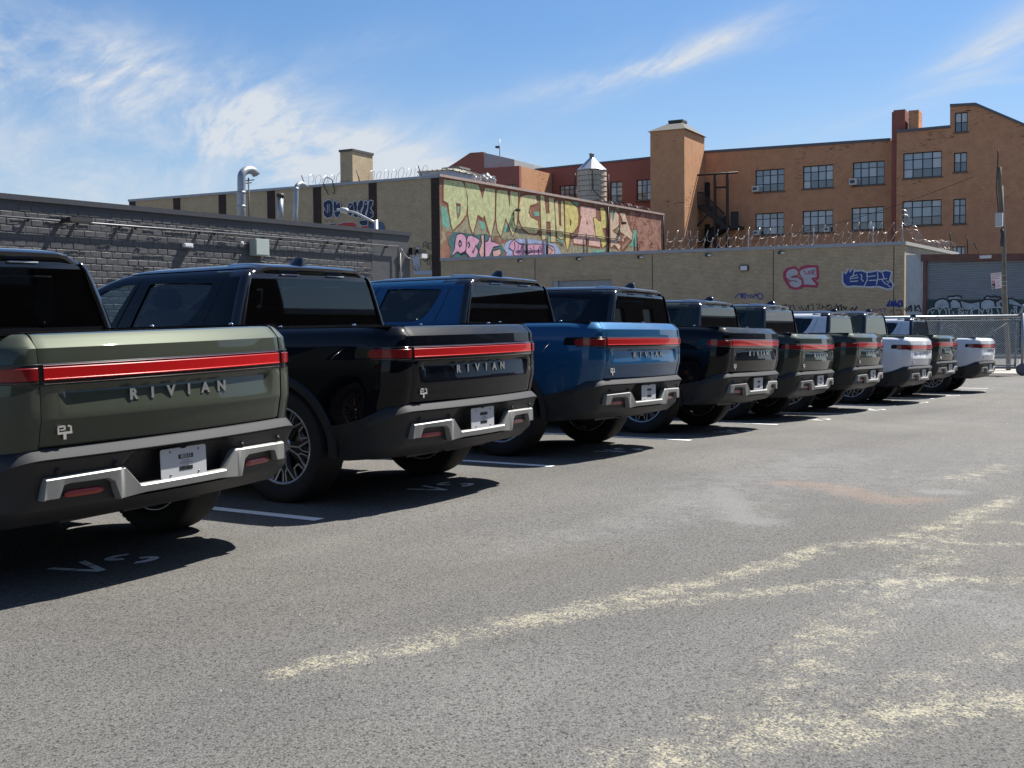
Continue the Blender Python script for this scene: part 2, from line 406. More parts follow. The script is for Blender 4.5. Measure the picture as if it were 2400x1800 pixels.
TR_, DU_, RU_ = prep(TRAILS), prep(DUST), prep(RUST)
def mask(p, T):
    v = 0
    for q, w, s, x0, x1, y0, y1 in T:
        if p[0] < x0 or p[0] > x1 or p[1] < y0 or p[1] > y1: continue
        d = min(seg_d(p, a, b)[0] for a, b in zip(q, q[1:]))
        v = max(v, s*math.exp(-(d/w)**2*.55))
    return v
def frange(a, b, st):
    n = int(round((b-a)/st)); return [a+(b-a)*i/n for i in range(n)]
US = [-300,-120,-50,-20,-10,-6]+frange(-4,3,.25)+frange(3,14,.07)+frange(14,22,.12)+frange(22,32,.3)+frange(32,46,1.0)+[46,60,90,200,500]
VS = [-400,-150,-60,-25,-12]+frange(-9,-2.5,.12)+frange(-2.5,5.2,.07)+frange(5.2,8,.3)+[8,12,20,30,60,120,250,500]
ground_me = bpy.data.meshes.new('ground')
vv = [(u, v, G(u)) for u in US for v in VS]; nv = len(VS)
ground_me.from_pydata(vv, [], [(i*nv+j, (i+1)*nv+j, (i+1)*nv+j+1, i*nv+j+1) for i in range(len(US)-1) for j in range(nv-1)])
at = ground_me.color_attributes.new('stain', 'FLOAT_COLOR', 'POINT')
buf = []
for (u, v, z) in vv:
    if -1 < u < 40 and -9 < v < 6: buf += [mask((u, v), TR_), mask((u, v), DU_), mask((u, v), RU_), 1]
    else: buf += [0, 0, 0, 1]
at.data.foreach_set('color', buf)
def asphalt():
    m = bpy.data.materials.new('asphalt'); m.use_nodes = True; nt = m.node_tree; N = nt.nodes; L = nt.links; b = N['Principled BSDF']
    tc = N.new('ShaderNodeTexCoord'); O = tc.outputs['Object']
    def noise(scale, det=6, rough=.6, dist=0.0, mul=(1,1,1)):
        mp = N.new('ShaderNodeMapping'); mp.inputs['Scale'].default_value = mul; L.new(O, mp.inputs[0])
        n = N.new('ShaderNodeTexNoise'); n.inputs['Scale'].default_value = scale; n.inputs['Detail'].default_value = det; n.inputs['Roughness'].default_value = rough; n.inputs['Distortion'].default_value = dist
        L.new(mp.outputs[0], n.inputs['Vector']); return n.outputs['Fac']
    def mr(v, a, b_, c, d):
        n = N.new('ShaderNodeMapRange'); n.inputs[1].default_value = a; n.inputs[2].default_value = b_; n.inputs[3].default_value = c; n.inputs[4].default_value = d; L.new(v, n.inputs[0]); return n.outputs[0]
    def mix(f, a, b_, t='MIX'):
        n = N.new('ShaderNodeMixRGB'); n.blend_type = t
        for i, v in enumerate((f, a, b_)):
            if isinstance(v, tuple): n.inputs[i].default_value = (*v, 1) if i else v
            elif isinstance(v, float): n.inputs[i].default_value = v
            else: L.new(v, n.inputs[i])
        return n.outputs[0]
    def math_(op, a, b_=None, cl=False):
        n = N.new('ShaderNodeMath'); n.operation = op; n.use_clamp = cl
        for i, v in enumerate((a, b_)):
            if v is None: continue
            if isinstance(v, (int, float)): n.inputs[i].default_value = v
            else: L.new(v, n.inputs[i])
        return n.outputs[0]
    vo = N.new('ShaderNodeTexVoronoi'); vo.inputs['Scale'].default_value = 120; vo.inputs['Randomness'].default_value = 1; L.new(O, vo.inputs['Vector'])
    sepc = N.new('ShaderNodeSeparateColor'); L.new(vo.outputs['Color'], sepc.inputs[0])
    stone = mr(sepc.outputs[0], 0, 1, .78, 1.20)           # every stone its own grey
    gap = math_('MULTIPLY', mr(vo.outputs['Distance'], .50, .85, 1.0, .60), mr(noise(75, 3, .6, .6), .36, .48, .30, 1.05))
    grain = math_('MULTIPLY', stone, gap)
    fine = mr(noise(260, 3), .3, .7, .75, 1.25)
    fade = mr(noise(.35, 5, .6, .6), .3, .7, .80, 1.16)      # paving passes and old wear
    streak = mr(noise(1.0, 6, .6, .8, (.10, .8, 1)), .3, .7, .86, 1.12)
    f = math_('MULTIPLY', math_('MULTIPLY', grain, fine), math_('MULTIPLY', fade, streak))
    sc = N.new('ShaderNodeVectorMath'); sc.operation = 'SCALE'; sc.inputs[0].default_value = ASPHALT; L.new(f, sc.inputs['Scale'])
    cur = sc.outputs[0]
    warm = mr(noise(.22, 3), .45, .65, 0, .5); cur = mix(warm, cur, mix(1.0, cur, (1.06, 1.0, .88), 'MULTIPLY'))
    # oily darker spots and scuffs
    spots = mr(noise(2.6, 5, .6), .66, .74, 0, .45); cur = mix(spots, cur, (.075, .073, .072))
    ca = N.new('ShaderNodeVertexColor'); ca.layer_name = 'stain'; sp = N.new('ShaderNodeSeparateColor'); L.new(ca.outputs[0], sp.inputs[0])
    sift = math_('ADD', math_('MULTIPLY', mr(noise(7, 9, .82), .33, .67, 0, 1), .60), math_('MULTIPLY', sepc.outputs[1], .40))
    def stain(chan, thr, col, cur, amt=.9):
        # grains collect between stones: break the trail up by noise
        v = math_('ADD', math_('MULTIPLY', sp.outputs[chan], 1.0), math_('MULTIPLY', math_('SUBTRACT', sift, .5), 1.25))
        return mix(math_('MULTIPLY', mr(v, thr, thr+.38, 0, amt), mr(sp.outputs[chan], .02, .22, 0, 1)), cur, col)
    cur = stain(1, .28, (.24, .24, .235), cur, .34)
    cur = stain(2, .42, (.21, .14, .10), cur, .40)
    cur = stain(0, .62, (.42, .385, .27), cur, .66)
    L.new(cur, b.inputs['Base Color'])
    b.inputs['Roughness'].default_value = .82; b.inputs['Specular IOR Level'].default_value = .35
    h = math_('ADD', math_('MULTIPLY', mr(vo.outputs['Distance'], 0, .8, 1, 0), .8), math_('MULTIPLY', noise(420, 2), .3))
    bp = N.new('ShaderNodeBump'); bp.inputs['Strength'].default_value = .85; bp.inputs['Distance'].default_value = .004; L.new(h, bp.inputs['Height']); L.new(bp.outputs[0], b.inputs['Normal'])
    return m
ASPHALT = (.126, .122, .115)
ground_me.materials.append(asphalt())
tag(link('ground', ground_me), kind='structure')
# loose pale grit lying on the asphalt
rg = random.Random(77); mb = MB()
for i in range(420):
    u, v = rg.uniform(2, 24), rg.uniform(-5, 4.8); s = rg.uniform(.003, .007)*(1+.8*(rg.random() < .06)); z = G(u); a = rg.uniform(0, 6.3)
    c, d = cos(a)*s, sin(a)*s
    mb.add([(u+c,v+d,z),(u-d,v+c,z),(u-c,v-d,z),(u+d,v-c,z),(u,v,z+s*.9)], [(0,1,4),(1,2,4),(2,3,4),(3,0,4)])
tag(mb.build('grit', mat('grit_pale', (.42,.41,.38), rough=.8)), 'pale grit scattered over the asphalt of the aisle', 'grit', kind='stuff')
# painted stall lines and lettering, 4 mm above the asphalt
def worn_paint(name, col):
    m = bpy.data.materials.new(name); m.use_nodes = True; nt = m.node_tree; N = nt.nodes; L = nt.links; b = N['Principled BSDF']
    tc = N.new('ShaderNodeTexCoord'); n = N.new('ShaderNodeTexNoise'); n.inputs['Scale'].default_value = 45; n.inputs['Detail'].default_value = 8; n.inputs['Roughness'].default_value = .75; L.new(tc.outputs['Object'], n.inputs['Vector'])
    mr = N.new('ShaderNodeMapRange'); mr.inputs[1].default_value = .32; mr.inputs[2].default_value = .38; L.new(n.outputs['Fac'], mr.inputs[0])
    mx = N.new('ShaderNodeMixRGB'); L.new(mr.outputs[0], mx.inputs[0]); mx.inputs[1].default_value = (.14, .135, .13, 1); mx.inputs[2].default_value = (*col, 1)
    L.new(mx.outputs[0], b.inputs['Base Color']); b.inputs['Roughness'].default_value = .75; return m
M_LINE = worn_paint('line_paint', (.80, .81, .80))
def sheet(name, polys, m, dz=.004, parent=None, off=(0, 0)):
    mb = MB()
    for poly in polys:
        # cut long shapes so they follow the slope
        tr = tessellate_polygon([[Vector((p[0], p[1], 0)) for p in poly]])
        mb.add([(p[0], p[1], G(p[0]+off[0])+dz) for p in poly], [tuple(t) for t in tr])
    bm_me = mb.mesh(name, [m])
    for p in bm_me.polygons:
        if p.normal.z < 0: p.flip()
    return link(name, bm_me, parent)
STALL = [2.50, 5.60, 8.70, 11.74, 14.97, 18.11, 21.31, 24.40, 27.40, 30.40]
for u in STALL:
    e = 5.02+(.20 if u > 14 else .06)*(u > 6)
    tag(sheet('parking_line', [[(u-.05, e), (u+.05, e), (u+.05, 10.6), (u-.05, 10.6)]], M_LINE), kind='structure')
def stencil_S(cx, cy):
    w, h = .112, .150; out = []
    up = [(cx+w*.95*cos(radians(a)), cy+h*.52+h*.48*sin(radians(a))) for a in range(35, 252, 18)]
    ui = [(cx+(w-.056)*.95*cos(radians(a)), cy+h*.52+(h*.48-.050)*sin(radians(a))) for a in range(35, 252, 18)]
    lo = [(cx-w*.95*cos(radians(a)), cy-h*.52-h*.48*sin(radians(a))) for a in range(35, 252, 18)]
    li = [(cx-(w-.056)*.95*cos(radians(a)), cy-h*.52-(h*.48-.050)*sin(radians(a))) for a in range(35, 252, 18)]
    return [up+ui[::-1], lo+li[::-1]]
def stencil_V(cx, cy):
    return [[(cx-.125,cy+.15),(cx-.075,cy+.15),(cx-.035,cy+.01),(cx-.085,cy+.01)],
            [(cx-.082,cy-.005),(cx-.032,cy-.005),(cx-.002,cy-.09),(cx+.030,cy+.005),(cx+.078,cy+.005),(cx+.022,cy-.15),(cx-.030,cy-.15)],
            [(cx+.034,cy+.02),(cx+.082,cy+.02),(cx+.125,cy+.15),(cx+.075,cy+.15)]]
VSU = [3.87, 7.06, 10.08, 13.12, 16.4, 19.5, 22.7, 25.7, 28.7]
for u in VSU:
    vy = 5.12+(.08 if u > 6 else 0); polys = stencil_V(u, vy)+stencil_S(u+.285, vy-.03)
    tag(sheet('stall_lettering', polys, M_LINE, .005), kind='structure')
# the street beyond the gate
M_CONC = mat('concrete_walk', (.31, .295, .27), rough=.9, noise=.12, nscale=1.6, bump=.3, bscale=60)
M_ROAD = mat('road_asphalt', (.135, .13, .125), rough=.9, noise=.12, nscale=3, bump=.3, bscale=90)
def strip(name, d0, d1, z0, z1, m, kind='structure'):
    mb = MB(); q = [(*fpt(-150, d0), z1), (*fpt(60, d0), z1), (*fpt(60, d1), z1), (*fpt(-150, d1), z1)]
    q += [(x, y, z0) for x, y, z in q]; mb.add(q, [(0,1,2,3),(0,4,5,1),(1,5,6,2),(2,6,7,3),(3,7,4,0)])
    return tag(mb.build(name, m), kind=kind)
zr = STREET_Z
strip('street', 3.4, 13.0, zr-.3, zr+.030, M_ROAD)
far = strip('far_pavement', .0, 3.4, zr-.3, zr+.16, M_CONC)
near = strip('near_pavement', 13.0, 18.0, zr-.4, zr-.02, M_CONC)
# ------------------------------------------------------------------ pickup truck (x right seen from behind, y forward, z from the ground)
WTAB = [(.36,.93),(.45,.955),(.55,.975),(.70,.993),(.85,1.0),(1.0,1.0),(1.08,.992),(1.16,.978),(1.22,.962),(1.25,.948),(1.275,.925),(1.292,.895)]
PTAN = [(.40,.10),(.60,.085),(.76,.055),(.80,.045),(.86,.032),(.895,.022),(.905,.022),(1.012,.041),(1.022,.044),(1.048,.023),(1.053,.020),(1.155,.023),(1.226,.030),(1.238,.040),(1.272,.072),(1.286,.088),(1.292,.110)]
PFLAT = [(.40,.10),(.60,.085),(.76,.055),(.80,.045),(.86,.032),(.895,.022),(1.053,.020),(1.155,.023),(1.226,.030),(1.238,.040),(1.272,.072),(1.286,.088),(1.292,.110)]
def bow(x): return .06*(x/.78)**2
def rear_y(x, z):
    t = sstep(.655, .70, abs(x))
    # the recessed panel narrows upwards at its corners
    return interp(PTAN, z)*(1-t)+interp(PFLAT, z)*t + bow(x)
def corner(x1, y1, W, n, r=.33):
    """plan arc from the end of the rear face to the flank"""
    return [(x1+(W-x1)*sin(pi/2*i/n)**.92, y1+r*(1-cos(pi/2*i/n))) for i in range(1, n+1)]
SIDE_Y = [.56,.66,.78,.9,1.1,1.3,1.5,1.7,2.0,2.3,2.6,2.9,3.2,3.5,3.8,4.1,4.3,4.5,4.7,4.85,4.95]
def hood(y, z): return z - sstep(4.15, 5.35, y)*.11*max(0, (z-.7)/.59)
ZS = [.50,.56,.62,.70,.76,.80,.86,.895,.95,1.0,1.02,1.05,1.10,1.155,1.19,1.226,1.238,1.25,1.262,1.272,1.286,1.292,1.295]
def half_outline(z, x1, y1, W, front=5.40):
    pts = [(x1, y1)]+corner(x1, y1, W, 12)
    pts += [(W+.004*sin((y-.5)/4.5*pi), y) for y in SIDE_Y]
    rf = .32; yf = front-.05*sstep(1.0, .5, z)-.05*sstep(1.1, 1.29, z)
    n = 10
    pts += [((W-.30)+.30*cos(pi/2*i/n), (yf-rf)+rf*sin(pi/2*i/n)) for i in range(0, n+1)]
    pts.append(((W-.30)*.5, yf+.03)); pts.append((0.0, yf+.04)); return pts
def loft(rings, mb, cap=True, closed=True):
    n = len(rings[0]); vs = [p for r in rings for p in r]; fs = []
    for i in range(len(rings)-1):
        for j in range(n if closed else n-1):
            fs.append((i*n+j, i*n+(j+1)%n, (i+1)*n+(j+1)%n, (i+1)*n+j))
    if cap:   # ring index 0 is the rear middle: join left and right by strips
        for base, rev in ((0, True), ((len(rings)-1)*n, False)):
            i, j = 1, n-1; fs.append(tuple(base+k for k in ((0, 1, n-1) if not rev else (0, n-1, 1))))
            while j-i > 1:
                if j-i == 2:
                    q = (i, i+1, j)
                else: q = (i, i+1, j-1, j)
                fs.append(tuple(base+k for k in (q if not rev else q[::-1]))); i += 1; j -= 1
                if i >= j: break
    mb.add(vs, fs)
def mirror_ring(half, z, zf=None):
    """half outline (x>0 from rear to front, last point at x=0) -> closed ring starting at rear middle"""
    R = [(0.0, half[0][1], z)]+[(x, y, zf(y, z) if zf else z) for x, y in half[:-1]]
    R.append((0.0, half[-1][1], zf(half[-1][1], z) if zf else z))
    R += [(-x, y, zf(y, z) if zf else z) for x, y in half[:-1][::-1]]
    return R
WR = .414; WY = 1.15; WY2 = WY+3.449
def wheel_cutters(r=.485, x0=.52):
    out = []
    for yy in (WY, WY2):
        for s in (-1, 1):
            m = MB(); m.lathe([(0, .001),(0, r),(.8, r),(.8, .001)], 56, 'x', (x0 if s > 0 else -x0-.8, yy, .43))
            m.lathe([(0,.001),(.8,.001)],56,'x',(x0 if s > 0 else -x0-.8, yy, .43))
            me = m.mesh('cut', [], True)
            bm = bmesh.new(); bm.from_mesh(me); bmesh.ops.remove_doubles(bm, verts=bm.verts, dist=.0015); bmesh.ops.holes_fill(bm, edges=bm.edges, sides=0)
            bmesh.ops.recalc_face_normals(bm, faces=bm.faces); bm.to_mesh(me); bm.free(); out.append(me)
    return out
# paints and truck materials
def paint(name, col, flake=.0, metal=.0):
    return mat(name, col, rough=.50, metal=metal*.45, spec=.05, coat=1.0, coat_rough=.015, coat_ior=1.42)
P_GREEN = paint('paint_green', (.056,.064,.047), metal=.88)
P_DGREEN = paint('paint_dark_green', (.030,.040,.031), metal=.88)
P_MID = mat('paint_midnight', (.0016,.0022,.0050), rough=.4, spec=.03, coat=.75, coat_rough=.015, coat_ior=1.40)
P_BLUE = paint('paint_blue', (.010,.075,.18), metal=.82)
P_WHITE = paint('paint_white', (.68,.70,.74))
M_BLACK = mat('gloss_black', (.006,.006,.008), rough=.12, coat=.5)
M_CLAD = mat('dark_plastic', (.010,.011,.014), rough=.48, spec=.5, noise=.06, nscale=120, bump=.15, bscale=900)
M_BUMP = mat('bumper_grey', (.050,.051,.055), rough=.62, spec=.12, noise=.05, nscale=90, bump=.1, bscale=900)  # paler than the cladding: sun on the bumper step painted into its grey
M_ALU = mat('satin_aluminium', (.27,.27,.26), rough=.45, metal=.35, noise=.03, nscale=30)
M_CHROME = mat('chrome', (.80,.80,.80), rough=.08, metal=1.0)
M_SILVER = mat('lettering_silver', (.55,.58,.60), rough=.22, metal=.9)
M_RED = mat('lamp_red', (.42,.005,.006), rough=.3, spec=.2, coat=.8, coat_rough=.02)
M_RED2 = mat('lamp_red_deep', (.22,.004,.006), rough=.3, spec=.2, coat=1.0, coat_rough=.02)
M_REFL = mat('reflector_red', (.30,.012,.010), rough=.3, coat=.6)
M_SMOKE = mat('lamp_smoke', (.02,.012,.014), rough=.08, coat=1.0)
M_RUBBER = mat('tyre_rubber', (.013,.013,.014), rough=.78, noise=.2, nscale=30)
M_RIM = mat('rim_silver', (.55,.56,.58), rough=.25, metal=.9)
M_RIMB = mat('rim_black', (.010,.010,.012), rough=.35)
M_DISC = mat('brake_steel', (.22,.22,.23), rough=.35, metal=.9)
M_CAL = mat('caliper_yellow', (.55,.27,.02), rough=.45)
M_INT = mat('seat_black', (.012,.012,.014), rough=.8)
M_PLATE = mat('plate_white', (.50,.51,.53), rough=.5)
M_INK = mat('ink_black', (.01,.01,.01), rough=.6)
M_INKG = mat('ink_grey', (.30,.30,.32), rough=.6)
M_TONN = mat('tonneau_grey', (.035,.036,.038), rough=.5)
GL_TINT = tinted_glass('glass_privacy', (.07,.085,.095))
GL_CLEAR = tinted_glass('glass_clear', (.62,.72,.70))

def make_body():
    rings = []
    for z in ZS:
        W = interp(WTAB, z); x1 = .792
        y1 = interp(PFLAT, z)+bow(x1)
        half = half_outline(z, x1, y1, W)
        half = [(x1-.001, .24)]+half      # step in behind the tailgate
        rings.append(mirror_ring(half, z, hood))
    mb = MB(); loft(rings, mb)
    me = mb.mesh('body', [])
    me = boolean(me, wheel_cutters(), 'body')
    smooth_by_angle(me, 32); me.materials.clear(); me.materials.append(P_GREEN); return me
def make_tailgate():
    xs = [-.786+1.572*i/60 for i in range(61)]
    zs = [.768,.775,.80,.83,.86,.885,.895,.905,.93,.96,.99,1.012,1.022,1.036,1.048,1.053,1.09,1.12,1.155,1.19,1.226,1.238,1.25,1.262,1.272,1.28,1.286,1.292]
    mb = MB(); n = len(xs)
    def ins(x, z):   # slightly rounded top corners
        return x*(1-.012*sstep(1.24, 1.29, z))
    front = [(ins(x, z), rear_y(x, z)+(.004 if i in (0,) else 0)+(.004 if k in (0, 60) else 0), z) for i, z in enumerate(zs) for k, x in enumerate(xs)]
    back = [(x, y+.07 if z < 1.28 else y+.055, z) for x, y, z in front]
    N = len(front); fs = []
    for i in range(len(zs)-1):
        for j in range(n-1):
            a = i*n+j; fs.append((a, a+1, a+n+1, a+n)); fs.append((N+a, N+a+n, N+a+n+1, N+a+1))
    for j in range(n-1):
        fs.append((j, N+j, N+j+1, j+1)); a = (len(zs)-1)*n+j; fs.append((a, a+1, N+a+1, N+a))
    for i in range(len(zs)-1):
        a = i*n; fs.append((a, a+n, N+a+n, N+a)); a = i*n+n-1; fs.append((a, N+a, N+a+n, a+n))
    mb.add(front+back, fs); me = mb.mesh('tailgate', [P_GREEN]); smooth_by_angle(me, 22); return me
ZTOP = [(.12,.762),(.20,.752),(.27,.715),(.36,.672),(.50,.640),(.64,.615),(1.8,.60),(4.0,.60),(5.0,.66),(5.5,.70)]
def bump_y(x, z):
    t = [(.38,.19),(.44,.12),(.48,.070),(.60,.050),(.695,.016),(.712,.010),(.722,.016),(.758,.052),(.765,.075)]
    y = interp(t, z)+bow(x)
    r = sstep(.40, .335, abs(x)+max(0, z-.62)*.8)*sstep(.475, .50, z)*sstep(.706, .696, z)   # plate recess
    return y+.062*r
def make_cladding():
    """rear bumper, sills and lower skirt, one dark plastic shell"""
    ks = [0,.10,.20,.28,.32,.36,.42,.50,.58,.66,.74,.80,.86,.90,.93,.965,.985,1.0]
    xs = [0,.06,.12,.18,.24,.28,.31,.325,.34,.355,.37,.385,.40,.43,.48,.55,.62,.70,.76,.79]
    # heights over the rear face
    zr = [.40,.44,.475,.485,.495,.505,.55,.60,.63,.655,.675,.688,.695,.701,.707,.730,.755,.762]
    rings = []
    for i, zz in enumerate(zr):
        f = (zz-.40)/(.762-.40)
        half = []
        for x in xs: half.append((x, bump_y(x, zz), zz))
        x1 = .79; y1 = bump_y(.79, zz); nn = 12
        for k in range(1, nn+1):
            W = interp(WTAB, max(.55, zz))+.012
            x = x1+(W-x1)*sin(pi/2*k/nn)**.92; y = y1+.33*(1-cos(pi/2*k/nn))
            zt = interp(ZTOP, y); zb = .40-.02*sstep(.2,.6,y); half.append((x, y, zb+(zt-zb)*f))
        for y in [.5,.6,.75,.9,1.1,1.3,1.5,1.7,2.0,2.5,3.0,3.5,3.9,4.1,4.3,4.5,4.7,4.9,5.05]:
            zt = interp(ZTOP, y); zb = .38; zz2 = zb+(zt-zb)*f
            half.append((interp(WTAB, max(.5, zz2))+.012-.02*(1-f), y, zz2))
        for k in range(0, 9):
            zt = .70; zz2 = .38+(zt-.38)*f
            half.append((.70+.30*cos(pi/2*k/8), 5.07+.36*sin(pi/2*k/8), zz2))
        half.append((0.0, 5.47, .38+.32*f))
        R = half[:-1]+[half[-1]]+[(-x, y, z) for x, y, z in half[1:-1][::-1]]
        rings.append(R)
    mb = MB(); loft(rings, mb)
    me = mb.mesh('cladding', []); me = boolean(me, wheel_cutters(.492), 'cladding')
    smooth_by_angle(me, 28); me.materials.clear(); me.materials.append(M_CLAD)
    return me
def make_bumper_top():
    """lighter step along the top of the bumper"""
    xs = [-.79+1.58*i/40 for i in range(41)]
    def pt(x, z, off): return bump_y(x, z)-off
    path = []
    nn = 9
    for k in range(nn, 0, -1):
        W = 1.0; x = .79+(W-.79)*sin(pi/2*k/nn*.8)**.92; path.append((-x, .33*(1-cos(pi/2*k/nn*.8)), k/nn))
    path += [(x, 0, 0) for x in xs]
    for k in range(1, nn+1):
        x = .79+(1.0-.79)*sin(pi/2*k/nn*.8)**.92; path.append((x, .33*(1-cos(pi/2*k/nn*.8)), k/nn))
    mb = MB(); mb.smooth = True; sec = [(.712,.000),(.714,.007),(.718,.010),(.728,.010),(.742,.009),(.757,.008),(.764,.004),(.768,-.010)]
    vs = []; fs = []; n = len(sec)
    for x, dy, k in path:
        xx = max(-.79, min(.79, x)); drop = .095*k*k
        for z, o in sec:
            zz = z-drop
            rec = sstep(.40, .335, abs(x)+max(0, z-.62)*.8)*sstep(.692,.672,z)
            vs.append((x+(o*.8 if x > .79 else (-o*.8 if x < -.79 else 0)), bump_y(xx, z)+dy-o*(1-.6*k), zz))
    for i in range(len(path)-1):
        for j in range(n-1):
            fs.append((i*n+j, (i+1)*n+j, (i+1)*n+j+1, i*n+j+1))
    mb.add(vs, fs); me = mb.mesh('bumper_step', [M_BUMP], True); smooth_by_angle(me, 24); return me
BT = [(-.802,.530),(-.785,.632),(-.37,.640),(-.285,.541),(.285,.541),(.37,.640),(.785,.632),(.802,.530)]
BB = [(-.802,.528),(-.725,.528),(-.700,.585),(-.665,.592),(-.47,.590),(-.435,.57),(-.405,.480),(-.25,.492),(.25,.492),(.405,.480),(.435,.57),(.47,.590),(.665,.592),(.700,.585),(.725,.528),(.802,.528)]
def make_blade():
    xs = sorted(set([-.802+1.604*i/120 for i in range(121)]+[p[0] for p in BT+BB]))
    mb = MB(); mb.smooth = True; vs = []; fs = []; n = 7
    for x in xs:
        zt = interp(BT, x); zb = min(interp(BB, x), zt-.002); y = bump_y(max(-.79, min(.79, x)), .62 if abs(x) > .42 else .62)
        if abs(x) < .40: y = interp([(.38,.19),(.44,.12),(.48,.070),(.60,.050)], .60)+bow(x)
        o = .030; hgt = min(.012, (zt-zb)*.3)
        vs += [(x, y+.02, zt), (x, y-.012, zt), (x, y-.024, zt-hgt*.4), (x, y-o, zt-hgt), (x, y-o+.004, zb+hgt*.4), (x, y-.012, zb), (x, y+.02, zb)]
    for i in range(len(xs)-1):
        for j in range(n-1): fs.append((i*n+j, (i+1)*n+j, (i+1)*n+j+1, i*n+j+1))
    e = (len(xs)-1)*n; fs += [tuple(range(n)), tuple(e+j for j in range(n))[::-1]]
    mb.add(vs, fs); me = mb.mesh('skid_blade', [M_ALU], True); smooth_by_angle(me, 40); return me
def outline_path(z, off, x_from, x_to, n=60):
    """points along the rear and round the corners at height z, from signed arc position"""
    L = []
    W = interp(WTAB, z); y1 = interp(PFLAT, z)+bow(.79)
    for k in range(48, 0, -1):
        a = pi/2*k/48; L.append((-(.79+(W-.79)*sin(a)**.92), y1+.33*(1-cos(a))))
    L += [(-.79+1.58*i/80, interp(PFLAT, z)+bow(-.79+1.58*i/80)) for i in range(81)]
    for k in range(1, 49):
        a = pi/2*k/48; L.append((.79+(W-.79)*sin(a)**.92, y1+.33*(1-cos(a))))
    out = []
    for i, (x, y) in enumerate(L):
        a = L[max(0, i-1)]; b = L[min(len(L)-1, i+1)]; d = Vector((b[0]-a[0], b[1]-a[1])).normalized()
        nx, ny = d.y, -d.x
        if x_from-1e-4 <= x <= x_to+1e-4: out.append((x+nx*off, y+ny*off))
    return out
def make_band(name, m, z0, z1, x_from, x_to, off, depth=.02, round_end=0, bev=.003):
    mb = MB(); mb.smooth = True; P0 = outline_path((z0+z1)/2, off, x_from, x_to); Pi = outline_path((z0+z1)/2, -depth, x_from, x_to)
    n = 6; vs = []; fs = []; S = [0.0]
    for p, q in zip(P0, P0[1:]): S.append(S[-1]+hypot(q[0]-p[0], q[1]-p[1]))
    for i, ((x, y), (xi, yi)) in enumerate(zip(P0, Pi)):
        a, b = z0, z1
        if round_end:
            dl = min(S[i] if x_from < -.8 else 9, S[-1]-S[i] if x_to > .8 else 9)/.035
            if dl < 1: q = (1-sqrt(max(0, 1-(1-dl)**2)))*(z1-z0)*.40; a += q; b -= q
        bx = (x-xi); by = (y-yi); L = hypot(bx, by); bx /= L; by /= L
        vs += [(xi, yi, a), (x-bx*bev, y-by*bev, a), (x, y, a+bev), (x, y, b-bev), (x-bx*bev, y-by*bev, b), (xi, yi, b)]
    for i in range(len(P0)-1):
        for j in range(n-1): fs.append((i*n+j, (i+1)*n+j, (i+1)*n+j+1, i*n+j+1))
    e = (len(P0)-1)*n; fs += [tuple(range(n)), tuple(e+j for j in range(n))[::-1]]
    mb.add(vs, fs); me = mb.mesh(name, [m], True); smooth_by_angle(me, 40); return me
# cab
CW = [(1.27,.925),(1.30,.895),(1.35,.878),(1.45,.842),(1.55,.803),(1.64,.765),(1.69,.738),(1.73,.700),(1.765,.640),(1.785,.56),(1.797,.42),(1.803,.2)]
CF = [(1.27,4.30),(1.30,4.25),(1.45,3.98),(1.60,3.60),(1.69,3.36),(1.73,3.24),(1.765,3.10),(1.785,2.95),(1.797,2.7),(1.803,2.4)]
CB = [(1.27,1.60),(1.30,1.60),(1.64,1.625),(1.69,1.63),(1.73,1.645),(1.765,1.68),(1.785,1.76),(1.797,1.9),(1.803,2.1)]
def cab_ring(z, t=0.0):
    W = interp(CW, z)-t; b = interp(CB, z)+t; f = interp(CF, z)-t; r = .07
    h = [(W*.5, b), (W-r, b)]+[(W-r+r*sin(pi/2*k/5), b+r*(1-cos(pi/2*k/5))) for k in range(1, 6)]
    for k in range(1, 13):
        y = b+r+(f-.25-b-r)*k/12; h.append((W-.05*sstep(2.6, 4.2, y)-.0*k, y))
    We = h[-1][0]
    h += [(We-.22+.22*cos(pi/2*k/6), f-.25+.25*sin(pi/2*k/6)) for k in range(1, 7)]
    h += [((We-.22)*.5, f+.04), (0.0, f+.06)]
    return mirror_ring(h, z)
WIN_R = [(2.22,1.325),(2.12,1.36),(2.05,1.43),(1.985,1.55),(1.955,1.650),(2.45,1.668),(2.66,1.664),(2.76,1.325)]
WIN_F = [(3.02,1.325),(2.84,1.664),(3.02,1.660),(3.20,1.63),(3.62,1.45),(3.88,1.325)]
